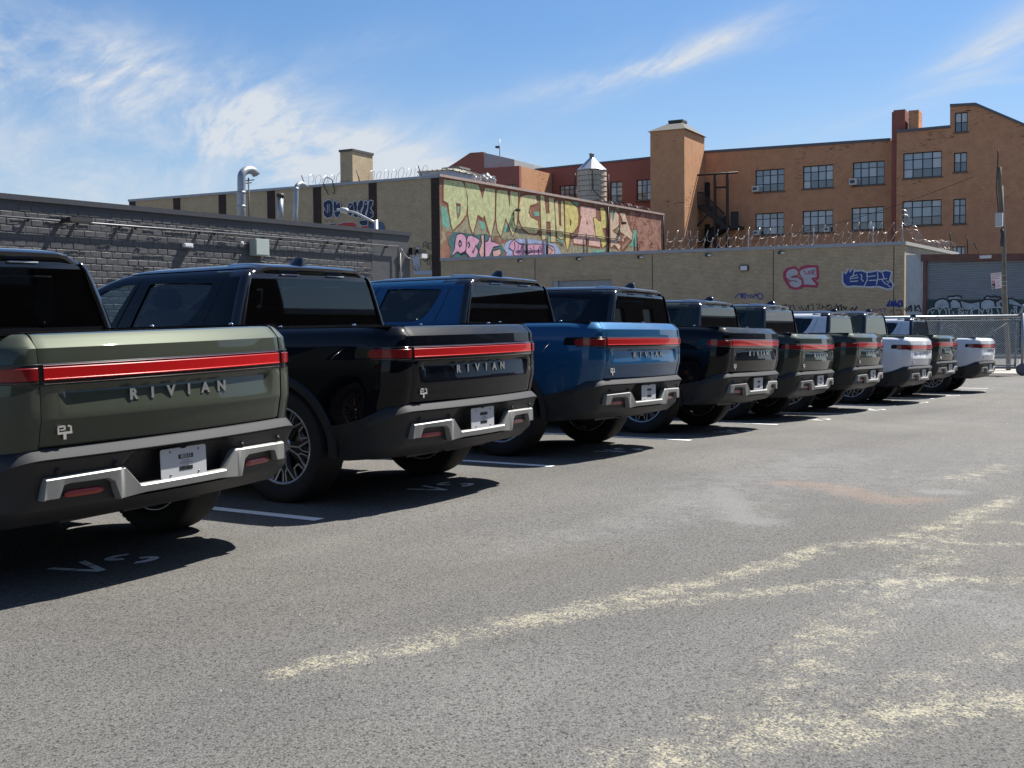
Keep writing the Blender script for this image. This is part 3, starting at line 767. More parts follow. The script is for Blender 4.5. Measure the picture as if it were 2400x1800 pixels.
def make_cab():
    zs = [1.27,1.30,1.34,1.40,1.46,1.52,1.58,1.64,1.69,1.715,1.73,1.75,1.765,1.785,1.797,1.803]
    mo = MB(); loft([cab_ring(z) for z in zs], mo); outer = mo.mesh('cab', [])
    zi = [1.20,1.30,1.40,1.52,1.64,1.69,1.72,1.745]
    mi = MB(); loft([cab_ring(max(z, 1.27), .05) if z >= 1.27 else [(x, y, 1.20) for x, y, _ in cab_ring(1.27, .05)] for z in zi], mi); inner = mi.mesh('ci', [])
    cuts = [inner]
    for poly in (WIN_R, WIN_F):
        m = MB(); n = len(poly); vs = [(-1.3, y, z) for y, z in poly]+[(1.3, y, z) for y, z in poly]
        m.add(vs, [tuple(range(n)), tuple(range(n, 2*n))[::-1]]+[(i, (i+1)%n, (i+1)%n+n, i+n) for i in range(n)]); cuts.append(m.mesh('c', []))
    m = MB(); m.add([(-.815,1.4,1.315),(.815,1.4,1.315),(.70,1.4,1.675),(-.70,1.4,1.675),(-.815,1.9,1.315),(.815,1.9,1.315),(.70,1.9,1.675),(-.70,1.9,1.675)],
        [(0,3,2,1),(4,5,6,7),(0,1,5,4),(1,2,6,5),(2,3,7,6),(3,0,4,7)]); cuts.append(m.mesh('c', []))
    m = MB(); m.add([(-.78,3.7,1.33),(.78,3.7,1.33),(.60,3.0,1.70),(-.60,3.0,1.70),(-.78,4.6,1.33),(.78,4.6,1.33),(.60,3.9,1.70),(-.60,3.9,1.70)],
        [(0,3,2,1),(4,5,6,7),(0,1,5,4),(1,2,6,5),(2,3,7,6),(3,0,4,7)]); cuts.append(m.mesh('c', []))
    me = boolean(outer, cuts, 'cab'); me.materials.clear(); me.materials.append(P_GREEN); me.materials.append(M_BLACK)
    for p in me.polygons:   # the whole back face and everything inside is black
        c = p.center
        p.material_index = 1 if ((c.y < 1.70 and abs(c.x) < interp(CW, c.z)-.02) or abs(c.x) < interp(CW, c.z)-.035 and c.z < 1.74 and c.y < 4.2 or (c.z > 1.70 and c.y < 1.8)) else 0
    smooth_by_angle(me, 34); return me
def side_x(z): return interp(CW, z)
def make_side_glass(poly, s, off=-.012):
    m = MB(); m.smooth = True
    # strips across the height so the pane follows the flank
    zs = sorted(set(round(z, 3) for y, z in poly)); zz = [zs[0]+(zs[-1]-zs[0])*i/10 for i in range(11)]
    vs = []
    for z in zz:
        ys = []
        n = len(poly)
        for i in range(n):
            (ya, za), (yb, zb) = poly[i], poly[(i+1)%n]
            if (za-z)*(zb-z) <= 0 and abs(za-zb) > 1e-6: ys.append(ya+(yb-ya)*(z-za)/(zb-za))
        if len(ys) < 2: ys = [y for y, z2 in poly if abs(z2-z) < .02] or [poly[0][0]]
        a, b = min(ys)-.006, max(ys)+.006
        for k in range(9): vs.append((s*(side_x(z)+off-.05*sstep(2.6, 4.2, a+(b-a)*k/8)), a+(b-a)*k/8, z))
    fs = [(i*9+j, i*9+j+1, (i+1)*9+j+1, (i+1)*9+j) for i in range(10) for j in range(8)]
    m.add(vs, fs); return m
def make_wheel_parts():
    out = {}
    # tyre: axis x, outboard at +x
    t = MB(); w = .135; R = WR
    prof = [(-.105,.285),(-.128,.31),(-w,.34),(-w,.375),(-.127,.398),(-.112,.412),(-.09,.417),(0,.419),(.09,.417),(.112,.412),(.127,.398),(w,.375),(w,.34),(.128,.31),(.105,.285)]
    t.lathe(prof, 72, 'x'); 
    # tread blocks
    t.smooth = False
    nb = 60
    for i in range(nb):
        a0 = 2*pi*i/nb
        for row, (xa, xb, sk) in enumerate([(-.128,-.085,0),(-.078,-.032,.5),(-.024,.024,0),(.032,.078,.5),(.085,.128,0)]):
            a = a0+sk*2*pi/nb; da = 2*pi/nb*.40; rr0 = .405 if abs(xa+xb) > .15 else .412; r1 = WR if abs(xa+xb) < .15 else WR-.004
            zig = .012 if row % 2 else -.008
            vs = []
            for (x, aa) in ((xa, a-da), (xb, a-da+zig), (xb, a+da+zig), (xa, a+da)):
                for r in (rr0, r1 - (.006 if (row == 0 and x == xa) or (row == 4 and x == xb) else 0)): vs.append((x, r*cos(aa), r*sin(aa)))
            t.add(vs, [(1,3,5,7),(0,1,3,2),(2,3,5,4),(4,5,7,6),(6,7,1,0)])
    out['tyre'] = t.mesh('tyre', [M_RUBBER])
    r = MB(); r.lathe([(-.10,.272),(-.10,.284),(.098,.287),(.104,.283),(.104,.272),(.094,.262),(.03,.255),(-.09,.255)], 64, 'x', closed=True)
    r.lathe([(.060,.002),(.072,.02),(.074,.045),(.066,.062),(.03,.066)], 30, 'x')
    for k in range(5):
        a = 2*pi*k/5+.2
        def P(rad, ang, x): return (x, rad*cos(a+ang), rad*sin(a+ang))
        for sg in (-1, 1):
            # machined faces: twin spokes running into the rim, and a framed window between pairs
            r.obox(P(.055, .12*sg, .070), P(.165, .17*sg, .082), .013, .018, (1,0,0))
            r.obox(P(.165, .17*sg, .082), P(.268, .36*sg, .090), .013, .018, (1,0,0))
            r.obox(P(.165, .17*sg, .082), P(.195, .055*sg, .084), .010, .014, (1,0,0))
            r.obox(P(.195, .055*sg, .084), P(.262, .055*sg, .090), .010, .014, (1,0,0))
            r.obox(P(.195, (.628-.13)*sg, .080), P(.258, (.628-.17)*sg, .088), .012, .014, (1,0,0))
        r.obox(P(.195, .628-.13, .080), P(.195, .628+.13, .080), .011, .014, (1,0,0))
    out['rim'] = r.mesh('rim', [M_RIM])
    b = MB(); b.cur = 0
    for k in range(5):
        a = 2*pi*k/5+.2
        for s in (-1, 1):
            def Q(rad, ang, x): return (x, rad*cos(a+ang*s), rad*sin(a+ang*s))
            b.obox(Q(.04,.16,.050), Q(.165,.20,.066), .060, .020, (1,0,0)); b.obox(Q(.165,.20,.066), Q(.272,.42,.076), .045, .020, (1,0,0)); b.obox(Q(.165,.14,.066), Q(.272,.10,.076), .040, .016, (1,0,0))
    b.lathe([(-.02,.02),(-.02,.255)], 40, 'x')
    out['inner'] = b.mesh('spoke_back', [M_RIMB])
    d = MB(); d.lathe([(.0,.06),(.0,.175),(.028,.175),(.028,.06)], 48, 'x'); out['disc'] = d.mesh('brake_disc', [M_DISC])
    c = MB()
    for i in range(6):
        a0 = radians(20+i*9); a1 = radians(29+i*9)
        vs = [(x, rr*cos(a), rr*sin(a)) for x in (-.01, .058) for rr in (.125, .215) for a in (a0, a1)]
        c.add(vs, [(0,1,3,2),(4,6,7,5),(0,4,5,1),(2,3,7,6),(0,2,6,4),(1,5,7,3)])
    out['caliper'] = c.mesh('brake_caliper', [M_CAL])
    return out
def make_arch(yc):
    out = []
    for s in (-1, 1):
        m = MB(); m.smooth = True; vs = []; n = 40; k = 5
        for i in range(n+1):
            a = radians(-8+196*i/n); 
            for (r, off) in ((.475,-.10),(.477,.010),(.490,.022),(.535,.020),(.548,-.004)):
                z = .43+r*sin(a); y = yc+r*1.0*cos(a); z = max(.40, z)
                vs.append((s*(interp(WTAB, max(.55, z))+off), y, z))
        fs = [(i*k+j, i*k+j+1, (i+1)*k+j+1, (i+1)*k+j) for i in range(n) for j in range(k-1)]
        m.add(vs, fs); me = m.mesh('wheel_arch_trim', [M_CLAD]); smooth_by_angle(me, 40); out.append(me)
    return out
def seat_mesh(w, back=True):
    m = MB(); m.smooth = True
    m.box(-w/2, w/2, -.25, .28, .60, .92)
    m.obox((0,-.22,.90), (0,-.36,1.46), w*.92, .16, (0,1,0))
    me = m.mesh('seat', [M_INT]); bm = bmesh.new(); bm.from_mesh(me)
    bmesh.ops.bevel(bm, geom=list(bm.edges), offset=.05, segments=3, affect='EDGES'); bm.to_mesh(me); bm.free(); return me
def head_mesh():
    m = MB(); m.box(-.14, .14, -.45, -.33, 1.45, 1.64)
    me = m.mesh('headrest', [M_INT]); bm = bmesh.new(); bm.from_mesh(me)
    bmesh.ops.bevel(bm, geom=list(bm.edges), offset=.045, segments=3, affect='EDGES'); bm.to_mesh(me); bm.free()
    for p in me.polygons: p.use_smooth = True
    return me

def build_truck_meshes():
    T = {}
    T['body'] = make_body(); T['tailgate'] = make_tailgate(); T['cladding'] = make_cladding(); T['step'] = make_bumper_top(); T['blade'] = make_blade()
    T['bezel'] = make_band('lamp_housing', M_BLACK, 1.053, 1.155, -.988, .988, .003, .02, 1)
    T['lens_mid'] = make_band('lamp_lens', M_RED, 1.078, 1.138, -.783, .783, .008, .02)
    T['lens_l'] = make_band('lamp_lens', M_RED2, 1.078, 1.138, -.978, -.797, .008, .02, 1)
    T['lens_r'] = make_band('lamp_lens', M_RED2, 1.078, 1.138, .797, .978, .008, .02, 1)
    T['lens_line'] = make_band('lens_line', mat('lamp_red_bright', (.75,.035,.03), rough=.25, coat=.5), 1.081, 1.086, -.775, .775, .0105, .004, 0, .001)
    T['strip_t'] = make_band('lamp_trim', M_CHROME, 1.146, 1.149, -.783, .783, .0065, .005, 0, .001)
    T['strip_b'] = make_band('lamp_trim', M_CHROME, 1.061, 1.065, -.783, .783, .0065, .005, 0, .001)
    T['smoke_l'] = make_band('lamp_lower', M_SMOKE, 1.066, 1.076, -.98, -.797, .006, .01)
    T['cab'] = make_cab()
    # roof: dark glass skin just proud of the cab roof
    mb = MB(); zs = [1.752,1.765,1.785,1.797,1.803]; rr = []
    for z in zs:
        R = cab_ring(z, 0); rr.append([(x*1.004, 1.98+(y-1.98)*1.003, zz+.0045) for x, y, zz in R])
    loft(rr, mb, cap=False)
    top = rr[-1]; n = len(top); k = len(mb.v); mb.v += []
    mb2 = MB(); loft([rr[-1], [(x*.3, 2.3+(y-2.3)*.3, zz+.002) for x, y, zz in rr[-1]]], mb2, cap=False)
    base = len(mb.v); mb.add(mb2.v, mb2.f); mb.add([(x, y, z) for x, y, z in mb2.v[n:]], [tuple(range(n))])
    me = mb.mesh('roof_glass', [M_BLACK]); smooth_by_angle(me, 40); T['roof'] = me
    # spoiler
    m = MB(); m.smooth = True; vs = []; xs = [-.70+1.40*i/30 for i in range(31)]
    for x in xs:
        e = sstep(.52, .72, abs(x)); zt = 1.800-.075*e-.006*(x/.6)**2*(1-e); ye = 1.60+.03*(x/.7)**2+.02*e
        vs += [(x, 1.98, zt+.010), (x, 1.80, zt+.006), (x, ye+.03, zt-.016), (x, ye, zt-.030), (x, ye+.002, zt-.052), (x, ye+.05, zt-.085), (x, 1.80, zt-.10)]
    fs = [(i*7+j, (i+1)*7+j, (i+1)*7+j+1, i*7+j+1) for i in range(30) for j in range(6)]+[tuple(range(7)), tuple(30*7+j for j in range(7))[::-1]]
    m.add(vs, fs); me = m.mesh('roof_spoiler', [M_BLACK]); smooth_by_angle(me, 30); T['spoiler'] = me
    m = MB()
    for s in (-1, 1): m.box(s*.27-.10, s*.27+.10, 1.617, 1.64, 1.708, 1.716)
    T['hi_lamp'] = m.mesh('cargo_lamp', [mat('lamp_clear', (.55,.6,.7), rough=.1, coat=1)])
    # glass
    def rear_pane(x0, x1, off=.006):
        m = MB(); m.smooth = True; vs = []; nx = 8
        for z in (1.312,1.40,1.50,1.60,1.678):
            hw = .818+(.703-.818)*(z-1.315)/.36
            for i in range(nx+1): vs.append(((-1+2*i/nx)*hw, interp(CB, z)+off, z))
        m.add(vs, [(j*(nx+1)+i, j*(nx+1)+i+1, (j+1)*(nx+1)+i+1, (j+1)*(nx+1)+i) for j in range(4) for i in range(nx)]); return m.mesh('rear_window', [GL_TINT])
    T['rear_glass'] = rear_pane(-1, 1)
    m = MB(); m.smooth = True; vs = []
    for z in (1.325,1.42,1.52,1.62,1.705):
        hw = .79+(.60-.79)*(z-1.33)/.37; f = interp(CF, z)
        for i in range(9):
            q = -1+i/4; vs.append((q*hw, f+.045-.06*q*q*.6-.02, z))
    m.add(vs, [(j*9+i, j*9+i+1, (j+1)*9+i+1, (j+1)*9+i) for j in range(4) for i in range(8)]); T['windshield'] = m.mesh('windshield', [GL_CLEAR])
    for s, nm in ((-1, 'l'), (1, 'r')):
        T['gr_'+nm] = make_side_glass(WIN_R, s).mesh('side_window', [GL_TINT]); T['gf_'+nm] = make_side_glass(WIN_F, s).mesh('side_window', [GL_CLEAR])
    # black corner posts beside the rear window, seams, belt line trim
    m = MB(); m.smooth = True
    for s in (-1, 1):
        vs = []; zz = [1.30,1.40,1.50,1.60,1.67,1.70,1.72]
        for z in zz:
            W = interp(CW, z); b = interp(CB, z); wi = .818+(.703-.818)*(z-1.315)/.36
            vs += [(s*(wi-.002), b-.005, z), (s*(W-.045), b-.012, z), (s*(W-.008), b+.004, z), (s*(W+.0045), b+.035, z), (s*(W+.003), b+.06, z)]
        m.add(vs, [(i*5+j, i*5+j+1, (i+1)*5+j+1, (i+1)*5+j) for i in range(6) for j in range(4)])
    T['pillar'] = m.mesh('corner_post', [M_BLACK])
    m = MB()   # panel gaps: thin dark lines standing 1 mm proud of the flank
    for s in (-1, 1):
        for pts in ([(1.86,1.66),(1.90,1.5),(1.97,1.31)], [(2.78,1.70),(2.86,1.50),(2.94,1.30)]):
            m.tube([(s*(side_x(z)+.0005), interp([(q[1], q[0]) for q in pts[::-1]], z), z) for z in [pts[-1][1]+(pts[0][1]-pts[-1][1])*i/10 for i in range(11)]], .0028, 4)
        for pts in ([(1.98,1.28),(2.0,1.05),(1.98,.75),(1.80,.63)], [(2.94,1.28),(3.0,1.0),(3.0,.63)], [(4.08,1.26),(4.1,1.0),(4.1,.63)]):
            m.tube([(s*(interp(WTAB, z)+.0035), interp([(q[1], q[0]) for q in pts[::-1]], z), z) for z in [pts[-1][1]+(pts[0][1]-pts[-1][1])*i/16 for i in range(17)]], .003, 4)
    T['gaps'] = m.mesh('panel_seal', [M_INK])
    m = MB()
    for s in (-1, 1): m.box(min(s*.80, s*.895), max(s*.80, s*.895), .20, 1.66, 1.288, 1.302)
    m.box(-.80, .80, .19, .235, 1.284, 1.296)
    T['rail'] = m.mesh('bed_rail_cap', [M_BLACK])
    m = MB(); m.box(-.80, .80, .235, 1.60, 1.27, 1.292); 
    for i in range(14): m.box(-.795, .795, .26+i*.095, .262+i*.095+.006, 1.292, 1.2945)
    T['tonneau'] = m.mesh('tonneau_cover', [M_TONN])
    m = MB()
    for s in (-1, 1):
        for y in (.52, 1.20): m.lathe([(0,.001),(0,.014),(.008,.014),(.012,.009),(.012,.001)], 12, 'z', (s*.855, y, 1.302))
    T['cleat'] = m.mesh('bed_cleat', [M_CHROME])
    m = MB(); m.smooth = True; vs = []
    for (y, h, w) in ((1.88,.0,.012),(1.84,.045,.014),(1.80,.068,.012),(1.77,.070,.010),(1.735,.064,.008),(1.715,.0,.03)):
        vs += [(-w*2.2, y, 1.795), (-w*.7, y, 1.795+h), (w*.7, y, 1.795+h), (w*2.2, y, 1.795)]
    m.add(vs, [(i*4+j, (i+1)*4+j, (i+1)*4+j+1, i*4+j+1) for i in range(5) for j in range(3)]+[(0,1,2,3),(20,23,22,21)])
    T['fin'] = m.mesh('antenna_fin', [M_BLACK])
    for ch in 'RIVAN':
        me = text_mesh(ch, .0775, .004, .0034, 'letter'); me.materials.append(M_SILVER)
        bb = [v.co.y for v in me.vertices]; sc = .056/(max(bb)-min(bb))
        for v in me.vertices: x, y, z = v.co; v.co = (x*sc*1.12, -z, (y-(max(bb)+min(bb))/2)*sc)
        T['ch_'+ch] = me
    # model badge
    m = MB(); y0, y1 = -.008, .004
    m.box(-.040,.040,y0,y1,.825,.836)                       # bar
    m.box(-.040,-.031,y0,y1,.836,.865); m.box(-.040,0,y0,y1,.857,.866); m.box(-.006,.004,y0,y1,.845,.863); m.box(-.026,.004,y0,y1,.843,.849)
    m.box(.028,.038,y0,y1,.836,.867); m.box(.016,.030,y0,y1,.857,.865)
    m.box(-.010,.006,y0,y1,.800,.825)
    T['badge'] = m.mesh('model_badge', [M_CHROME])
    # licence plate
    m = MB(); r = .012; w, h = .1524, .0762; pl = []
    for cx, cz, a0 in ((w-r,-h+r,-90),(w-r,h-r,0)):
        pl += [(cx+r*cos(radians(a0+k*22.5)), cz+r*sin(radians(a0+k*22.5))) for k in range(5)]
    pl += [(.022,h),(.014,h-.007),(-.014,h-.007),(-.022,h)]
    for cx, cz, a0 in ((-w+r,h-r,90),(-w+r,-h+r,180)):
        pl += [(cx+r*cos(radians(a0+k*22.5)), cz+r*sin(radians(a0+k*22.5))) for k in range(5)]
    m.prism(pl, 0, .003); T['plate'] = m.mesh('licence_plate', [M_PLATE])
    m = MB()
    for x in (-.09, .10):
        for z in (-.058, .058): m.lathe([(-.003,.001),(-.003,.0055),(0,.0055)], 10, 'y', (x, 0, z))
    T['screw'] = m.mesh('plate_screw', [M_DISC])
    m = MB(); lx0, lx1 = -.035, .062; m.box(lx0, lx1, -.0016, -.0004, .018, .040)
    rnd = random.Random(3); x = lx0+.004
    while x < lx1-.006:
        ww = rnd.choice([.0012,.002,.0032]); m.box(x, x+ww, -.0016, -.0004, -.042, -.022); x += ww+rnd.choice([.001,.0018,.0025])
    T['label'] = m.mesh('plate_label', [M_INK])
    m = MB()
    for z, a, b in ((.007,-.008,.038),(-.004,-.028,.054),(-.014,-.004,.034)):
        x = a
        while x < b: ww = rnd.choice([.003,.004,.006]); m.box(x, x+ww, -.0016, -.0004, z-.0022, z+.0022); x += ww+.0012
    T['print'] = m.mesh('label_text', [M_INKG])
    me = text_mesh('002515', .024, .0003, .0003, 'label_number')
    for v in me.vertices: x, y, z = v.co; v.co = (x+.0135, -z-.0022, y+.029)
    me.materials.append(M_PLATE); T['number'] = me
    # rear reflectors in their pockets, parking sensors
    for s, nm in ((-1, 'l'), (1, 'r')):
        m = MB(); m.smooth = True; vs = []
        xs = [.475+.205*i/12 for i in range(13)]
        for x in xs:
            y = bump_y(x, .54)-.012; e = .016*min(1, sqrt(max(0, 1-(abs(x-.578)/.1035)**8)))+.001
            vs += [(s*x, y+.01, .540-e), (s*x, y, .540-e*.8), (s*x, y, .540+e*.8), (s*x, y+.01, .540+e)]
        m.add(vs, [(i*4+j, (i+1)*4+j, (i+1)*4+j+1, i*4+j+1) for i in range(12) for j in range(3)])
        T['refl_'+nm] = m.mesh('rear_reflector', [M_REFL])
    m = MB()
    for x in (-.72,-.42,.42,.74):
        z = .655; m.lathe([(-.013,.001),(-.013,.011),(-.006,.012)], 14, 'y', (x, bump_y(x, z), z))
        m.lathe([(-.012,.014),(-.0125,.016),(-.008,.017)], 14, 'y', (x, bump_y(x, z), z))
    T['sensor'] = m.mesh('parking_sensor', [M_INK])
    # underside and hitch
    m = MB(); m.box(-.52,.52,.35,5.0,.36,.52); m.box(-.26,.26,.20,.35,.385,.44); m.box(-.75,.75,WY-.06,WY+.06,.38,.46)
    T['under'] = m.mesh('underbody', [M_CLAD])
    m = MB(); m.smooth = True
    for s in (-1, 1): m.box(min(s*.93,s*1.10), max(s*.93,s*1.10), 3.62, 3.74, 1.24, 1.40)
    T['mirror'] = m.mesh('side_mirror', [M_BLACK])
    m = MB(); m.tube([(-.42+.17*cos(t*pi/10), 3.25+.05*sin(t*pi/10), 1.24+.17*sin(t*pi/10)) for t in range(21)], .014, 6)
    T['steer'] = m.mesh('steering_wheel', [M_INT])
    m = MB(); m.box(-.78,.78,3.45,4.0,1.05,1.29); T['dash'] = m.mesh('dashboard', [M_INT])
    T['seat'] = seat_mesh(.52); T['bench'] = seat_mesh(1.35); T['head'] = head_mesh()
    T.update({'w_'+k: v for k, v in make_wheel_parts().items()})
    a = make_arch(WY); b = make_arch(WY2); T['arches'] = a+b
    for k in ('pillar','gaps','rail','cleat','screw','hi_lamp','mirror','sensor'): T[k] = islands(T[k])
    return T
TM = build_truck_meshes()
def assemble_truck(label, pose, paint_m, roof_paint=None, number=False):
    U, V, ZT, yaw, pt, rl = pose
    o = thing('pickup_truck', label, 'pickup truck', (U, V, ZT), 0, 'pickup trucks parked tail-out in a row')
    o.rotation_mode = 'XYZ'
    R = Matrix.Rotation(yaw, 4, 'Z') @ Matrix.Rotation(pt, 4, 'X') @ Matrix.Rotation(rl, 4, 'Y')
    o.matrix_world = Matrix.Translation((U, V, ZT)) @ R
    def part(name, me, parent=o, loc=(0,0,0), m=None, label=None):
        if isinstance(me, list): return [part(name, q, parent, loc, m, label) for q in me][0]
        p = bpy.data.objects.new(name, me); COL.objects.link(p); p.parent = parent; p.location = loc
        if m is not None: p.material_slots[0].link = 'OBJECT'; p.material_slots[0].material = m
        if label: p['label'] = label
        return p
    b = part('body', TM['body'], m=paint_m); part('panel_seal', TM['gaps'], b)
    tg = part('tailgate', TM['tailgate'], m=paint_m)
    for ch, x in zip('RIVIAN', (-.300,-.187,-.070,.048,.163,.283)):
        part('letter', TM['ch_'+ch], tg, (x, rear_y(x, .985)-.006, .985))
    part('model_badge', TM['badge'], tg, (-.675, rear_y(-.675, .84)-.001, 0))
    lb = part('light_bar', TM['bezel'])
    for k in ('lens_mid','lens_l','lens_r'): part('lamp_lens', TM[k], lb)
    part('lens_line', TM['lens_line'], lb)
    part('lamp_trim', TM['strip_t'], lb); part('lamp_trim', TM['strip_b'], lb); part('lower_lens', TM['smoke_l'], lb)
    c = part('bumper', TM['cladding']); part('bumper_step', TM['step'], c); part('bumper_blade', TM['blade'], c)
    part('rear_reflector', TM['refl_l'], c); part('rear_reflector', TM['refl_r'], c); part('parking_sensor', TM['sensor'], c)
    for a in TM['arches']: part('wheel_arch_trim', a)
    pl = part('licence_plate', TM['plate'], loc=(0, .036, .613))
    part('plate_screw', TM['screw'], pl); part('plate_label', TM['label'], pl); part('label_text', TM['print'], pl)
    if number: part('label_number', TM['number'], pl)
    cab = part('cab', TM['cab'], m=paint_m); part('corner_post', TM['pillar'], cab)
    part('roof_panel', TM['roof']); sp = part('roof_spoiler', TM['spoiler']); part('cargo_lamp', TM['hi_lamp'], sp)
    part('rear_window', TM['rear_glass']); part('windshield', TM['windshield'])
    for k in ('gr_l','gr_r','gf_l','gf_r'): part('side_window', TM[k])
    bed = part('tonneau_cover', TM['tonneau']); part('bed_rail_cap', TM['rail'], bed); part('bed_cleat', TM['cleat'], bed)
    part('antenna_fin', TM['fin']); part('side_mirror', TM['mirror']); part('underbody', TM['under'])
    part('dashboard', TM['dash']); part('steering_wheel', TM['steer'])
    for x, y, k in ((-.40,3.25,'seat'),(.40,3.25,'seat'),(0,2.34,'bench')):
        s = part('seat', TM[k], loc=(x, y, 0))
        for hx in ((0,) if k == 'seat' else (-.42,.42)): part('headrest', TM['head'], s, (hx, 0, 0))
    # wheels stand on the ground whatever the ride height
    for s in (-1, 1):
        for yy in (WY, WY2):
            p = R @ Vector((s*.845, yy, 0)); zl = (G(U+p.x)+WR*.985)-(ZT+p.z)
            w = part('wheel', TM['w_tyre'], loc=(s*.845, yy, zl)); w.name = 'wheel'
            if s < 0: w.rotation_euler = (0, 0, pi)
            spin = random.uniform(0, 6.28); w.rotation_euler = (Matrix.Rotation(pi if s < 0 else 0, 3, 'Z') @ Matrix.Rotation(spin, 3, 'X')).to_euler()
            part('rim', TM['w_rim'], w); part('spoke_back', TM['w_inner'], w)
            part('brake_disc', TM['w_disc'], w); cc = part('brake_caliper', TM['w_caliper'], w)
            cc.rotation_euler = (-spin+radians(18 if s > 0 else 68), 0, 0)
    return o
D = math.radians
TRUCKS = [
 ('olive green pickup truck nearest the camera, cut off by the left edge of the photo', (4.08,4.52,-1.378,D(.85),D(-.48),D(-1.13)), P_GREEN, True),
 ('glossy black pickup truck parked between the olive green one and the blue one', (7.00,4.63,-1.367,D(.70),D(-.48),D(-.32)), P_MID, False),
 ('bright blue pickup truck, the only blue one in the row', (10.15,4.80,-1.358,D(-.62),D(-.24),D(.69)), P_BLUE, False),
 ('black pickup truck parked directly beyond the blue one', (13.39,4.89,-1.431,D(-.09),D(.78),D(1.04)), P_MID, False),
 ('dark green pickup truck parked directly beyond the second black one', (16.64,5.13,-1.541,D(.6),D(.6),D(.98)), P_DGREEN, False),
 ('dark green pickup truck with a white cab showing behind it, sixth from the camera', (19.20,5.04,-1.557,D(.45),D(0),D(.85)), P_DGREEN, False),
 ('white pickup truck between two dark green ones', (22.60,4.99,-1.670,D(-.15),D(.34),D(1.08)), P_WHITE, False),
 ('dark green pickup truck between the two white ones', (25.47,5.09,-1.661,D(-1.2),D(.5),D(.88)), P_DGREEN, False),
 ('white pickup truck at the far end of the row beside the gate', (28.35,4.78,-1.754,D(-.26),D(-.11),D(.96)), P_WHITE, False)]
for lb_, ps, pm, nb in TRUCKS:
    assemble_truck(lb_, (ps[0], ps[1], ps[2]+CAM_Z+.09, ps[3], ps[4], ps[5]), pm, number=nb)
# ------------------------------------------------------------------ building helpers
def building(name, label, plane, cat='building', group=None):
    return thing(name, label, cat, (plane.P.x, plane.P.y, 0), plane.ang, group)
M_FRAME = mat('window_frame_dark', (.022,.028,.032), rough=.5)
GLASSES = [mat('pane_a', (.30,.35,.40), rough=.08, spec=.9, coat=.8), mat('pane_b', (.085,.10,.12), rough=.08, spec=.9, coat=.8), mat('pane_c', (.19,.225,.26), rough=.08, spec=.9, coat=.8), mat('pane_curtain', (.50,.53,.54), rough=.25, spec=.8, coat=.6)]  # bluish base colours hold a painted sky reflection, apart from the curtain
def quad_hit(pl, c, pts): return [pl.hit(*PX(c, *p)) for p in pts]
def rect_of(q):
    """axis-aligned opening (left, right, bottom, top) from four corners"""
    xs = sorted(p[0] for p in q); zs = sorted(p[1] for p in q)
    return ((xs[0]+xs[1])/2, (xs[2]+xs[3])/2, (zs[0]+zs[1])/2, (zs[2]+zs[3])/2)
def window(parent, rc, y, nx, rows, rnd, dark=.5, ww=.07):
    """steel sash window: frame object with every pane a sub-part; rows = heights as fractions from the top"""
    x0, x1, z0, z1 = rc; mb = MB(); d0, d1 = y, y+.07
    mb.box(x0, x1, d0, d1, z1-ww, z1); mb.box(x0, x1, d0, d1, z0, z0+ww); mb.box(x0, x0+ww, d0, d1, z0+ww, z1-ww); mb.box(x1-ww, x1, d0, d1, z0+ww, z1-ww)
    xs = [x0+(x1-x0)*i/nx for i in range(nx+1)]; zz = [z1]
    for r in rows: zz.append(zz[-1]-r*(z1-z0))
    for i in range(1, nx): mb.box(xs[i]-ww*.55, xs[i]+ww*.55, d0+.004, d1-.004, z0+ww, z1-ww)
    for z in zz[1:-1]:
        for i in range(nx): mb.box(xs[i]+ww*.55, xs[i+1]-ww*.55, d0+.010, d1-.010, z-ww*.4, z+ww*.4)
    fr = mb.build('window', M_FRAME, parent)
    sill = MB(); sill.box(x0-.1, x1+.1, -.05, y+.02, z0-.12, z0-.004); sill.build('sill', M_SILL, fr)
    for i in range(nx):
        for j in range(len(zz)-1):
            p = MB(); t = rnd.uniform(-.006, .006)
            a, b, c, d = xs[i]+ww*.5, xs[i+1]-ww*.5, zz[j+1]+ww*.4, zz[j]-ww*.4
            p.add([(a, y+.035+t, c), (b, y+.035, c), (b, y+.035, d), (a, y+.035+t, d)], [(0, 1, 2, 3)])
            r = rnd.random()
            g = GLASSES[1] if j == len(zz)-2 and r < .75 else (GLASSES[0] if r < .45 else GLASSES[2] if r < .76 else GLASSES[3])
            p.build('pane', g, fr, fix=False)
    return fr
M_SILL = mat('sill_stone', (.20,.13,.09), rough=.9, noise=.2)
def wall(parent, name, poly, m, y0=0.0, y1=.5, holes=(), label=None):
    mb = MB(); mb.prism(poly, y0, y1, [[(a, c), (b, c), (b, d), (a, d)] for a, b, c, d in holes]); o = mb.build(name, m, parent)
    if label: o['label'] = label
    return o
def coping(parent, p, q, h=.14, y0=-.06, y1=.45, m=None, name='coping'):
    mb = MB(); (xa, za), (xb, zb) = p, q
    mb.add([(xa,y0,za),(xb,y0,zb),(xb,y1,zb),(xa,y1,za),(xa,y0,za+h),(xb,y0,zb+h),(xb,y1,zb+h),(xa,y1,za+h)],
           [(0,3,2,1),(4,5,6,7),(0,1,5,4),(1,2,6,5),(2,3,7,6),(3,0,4,7)])
    return mb.build(name, m or M_COPING, parent)
M_COPING = mat('coping_metal', (.30,.32,.35), rough=.5, metal=.3, noise=.12, nscale=2)
M_COPP = mat('coping_tile', (.42,.32,.28), rough=.85, noise=.25, nscale=3)
M_TAN = brick_mat('tan_brick', (.52,.405,.26), (.43,.335,.215), (.25,.205,.15), .203, .0675, .009, .12, bump=.5)
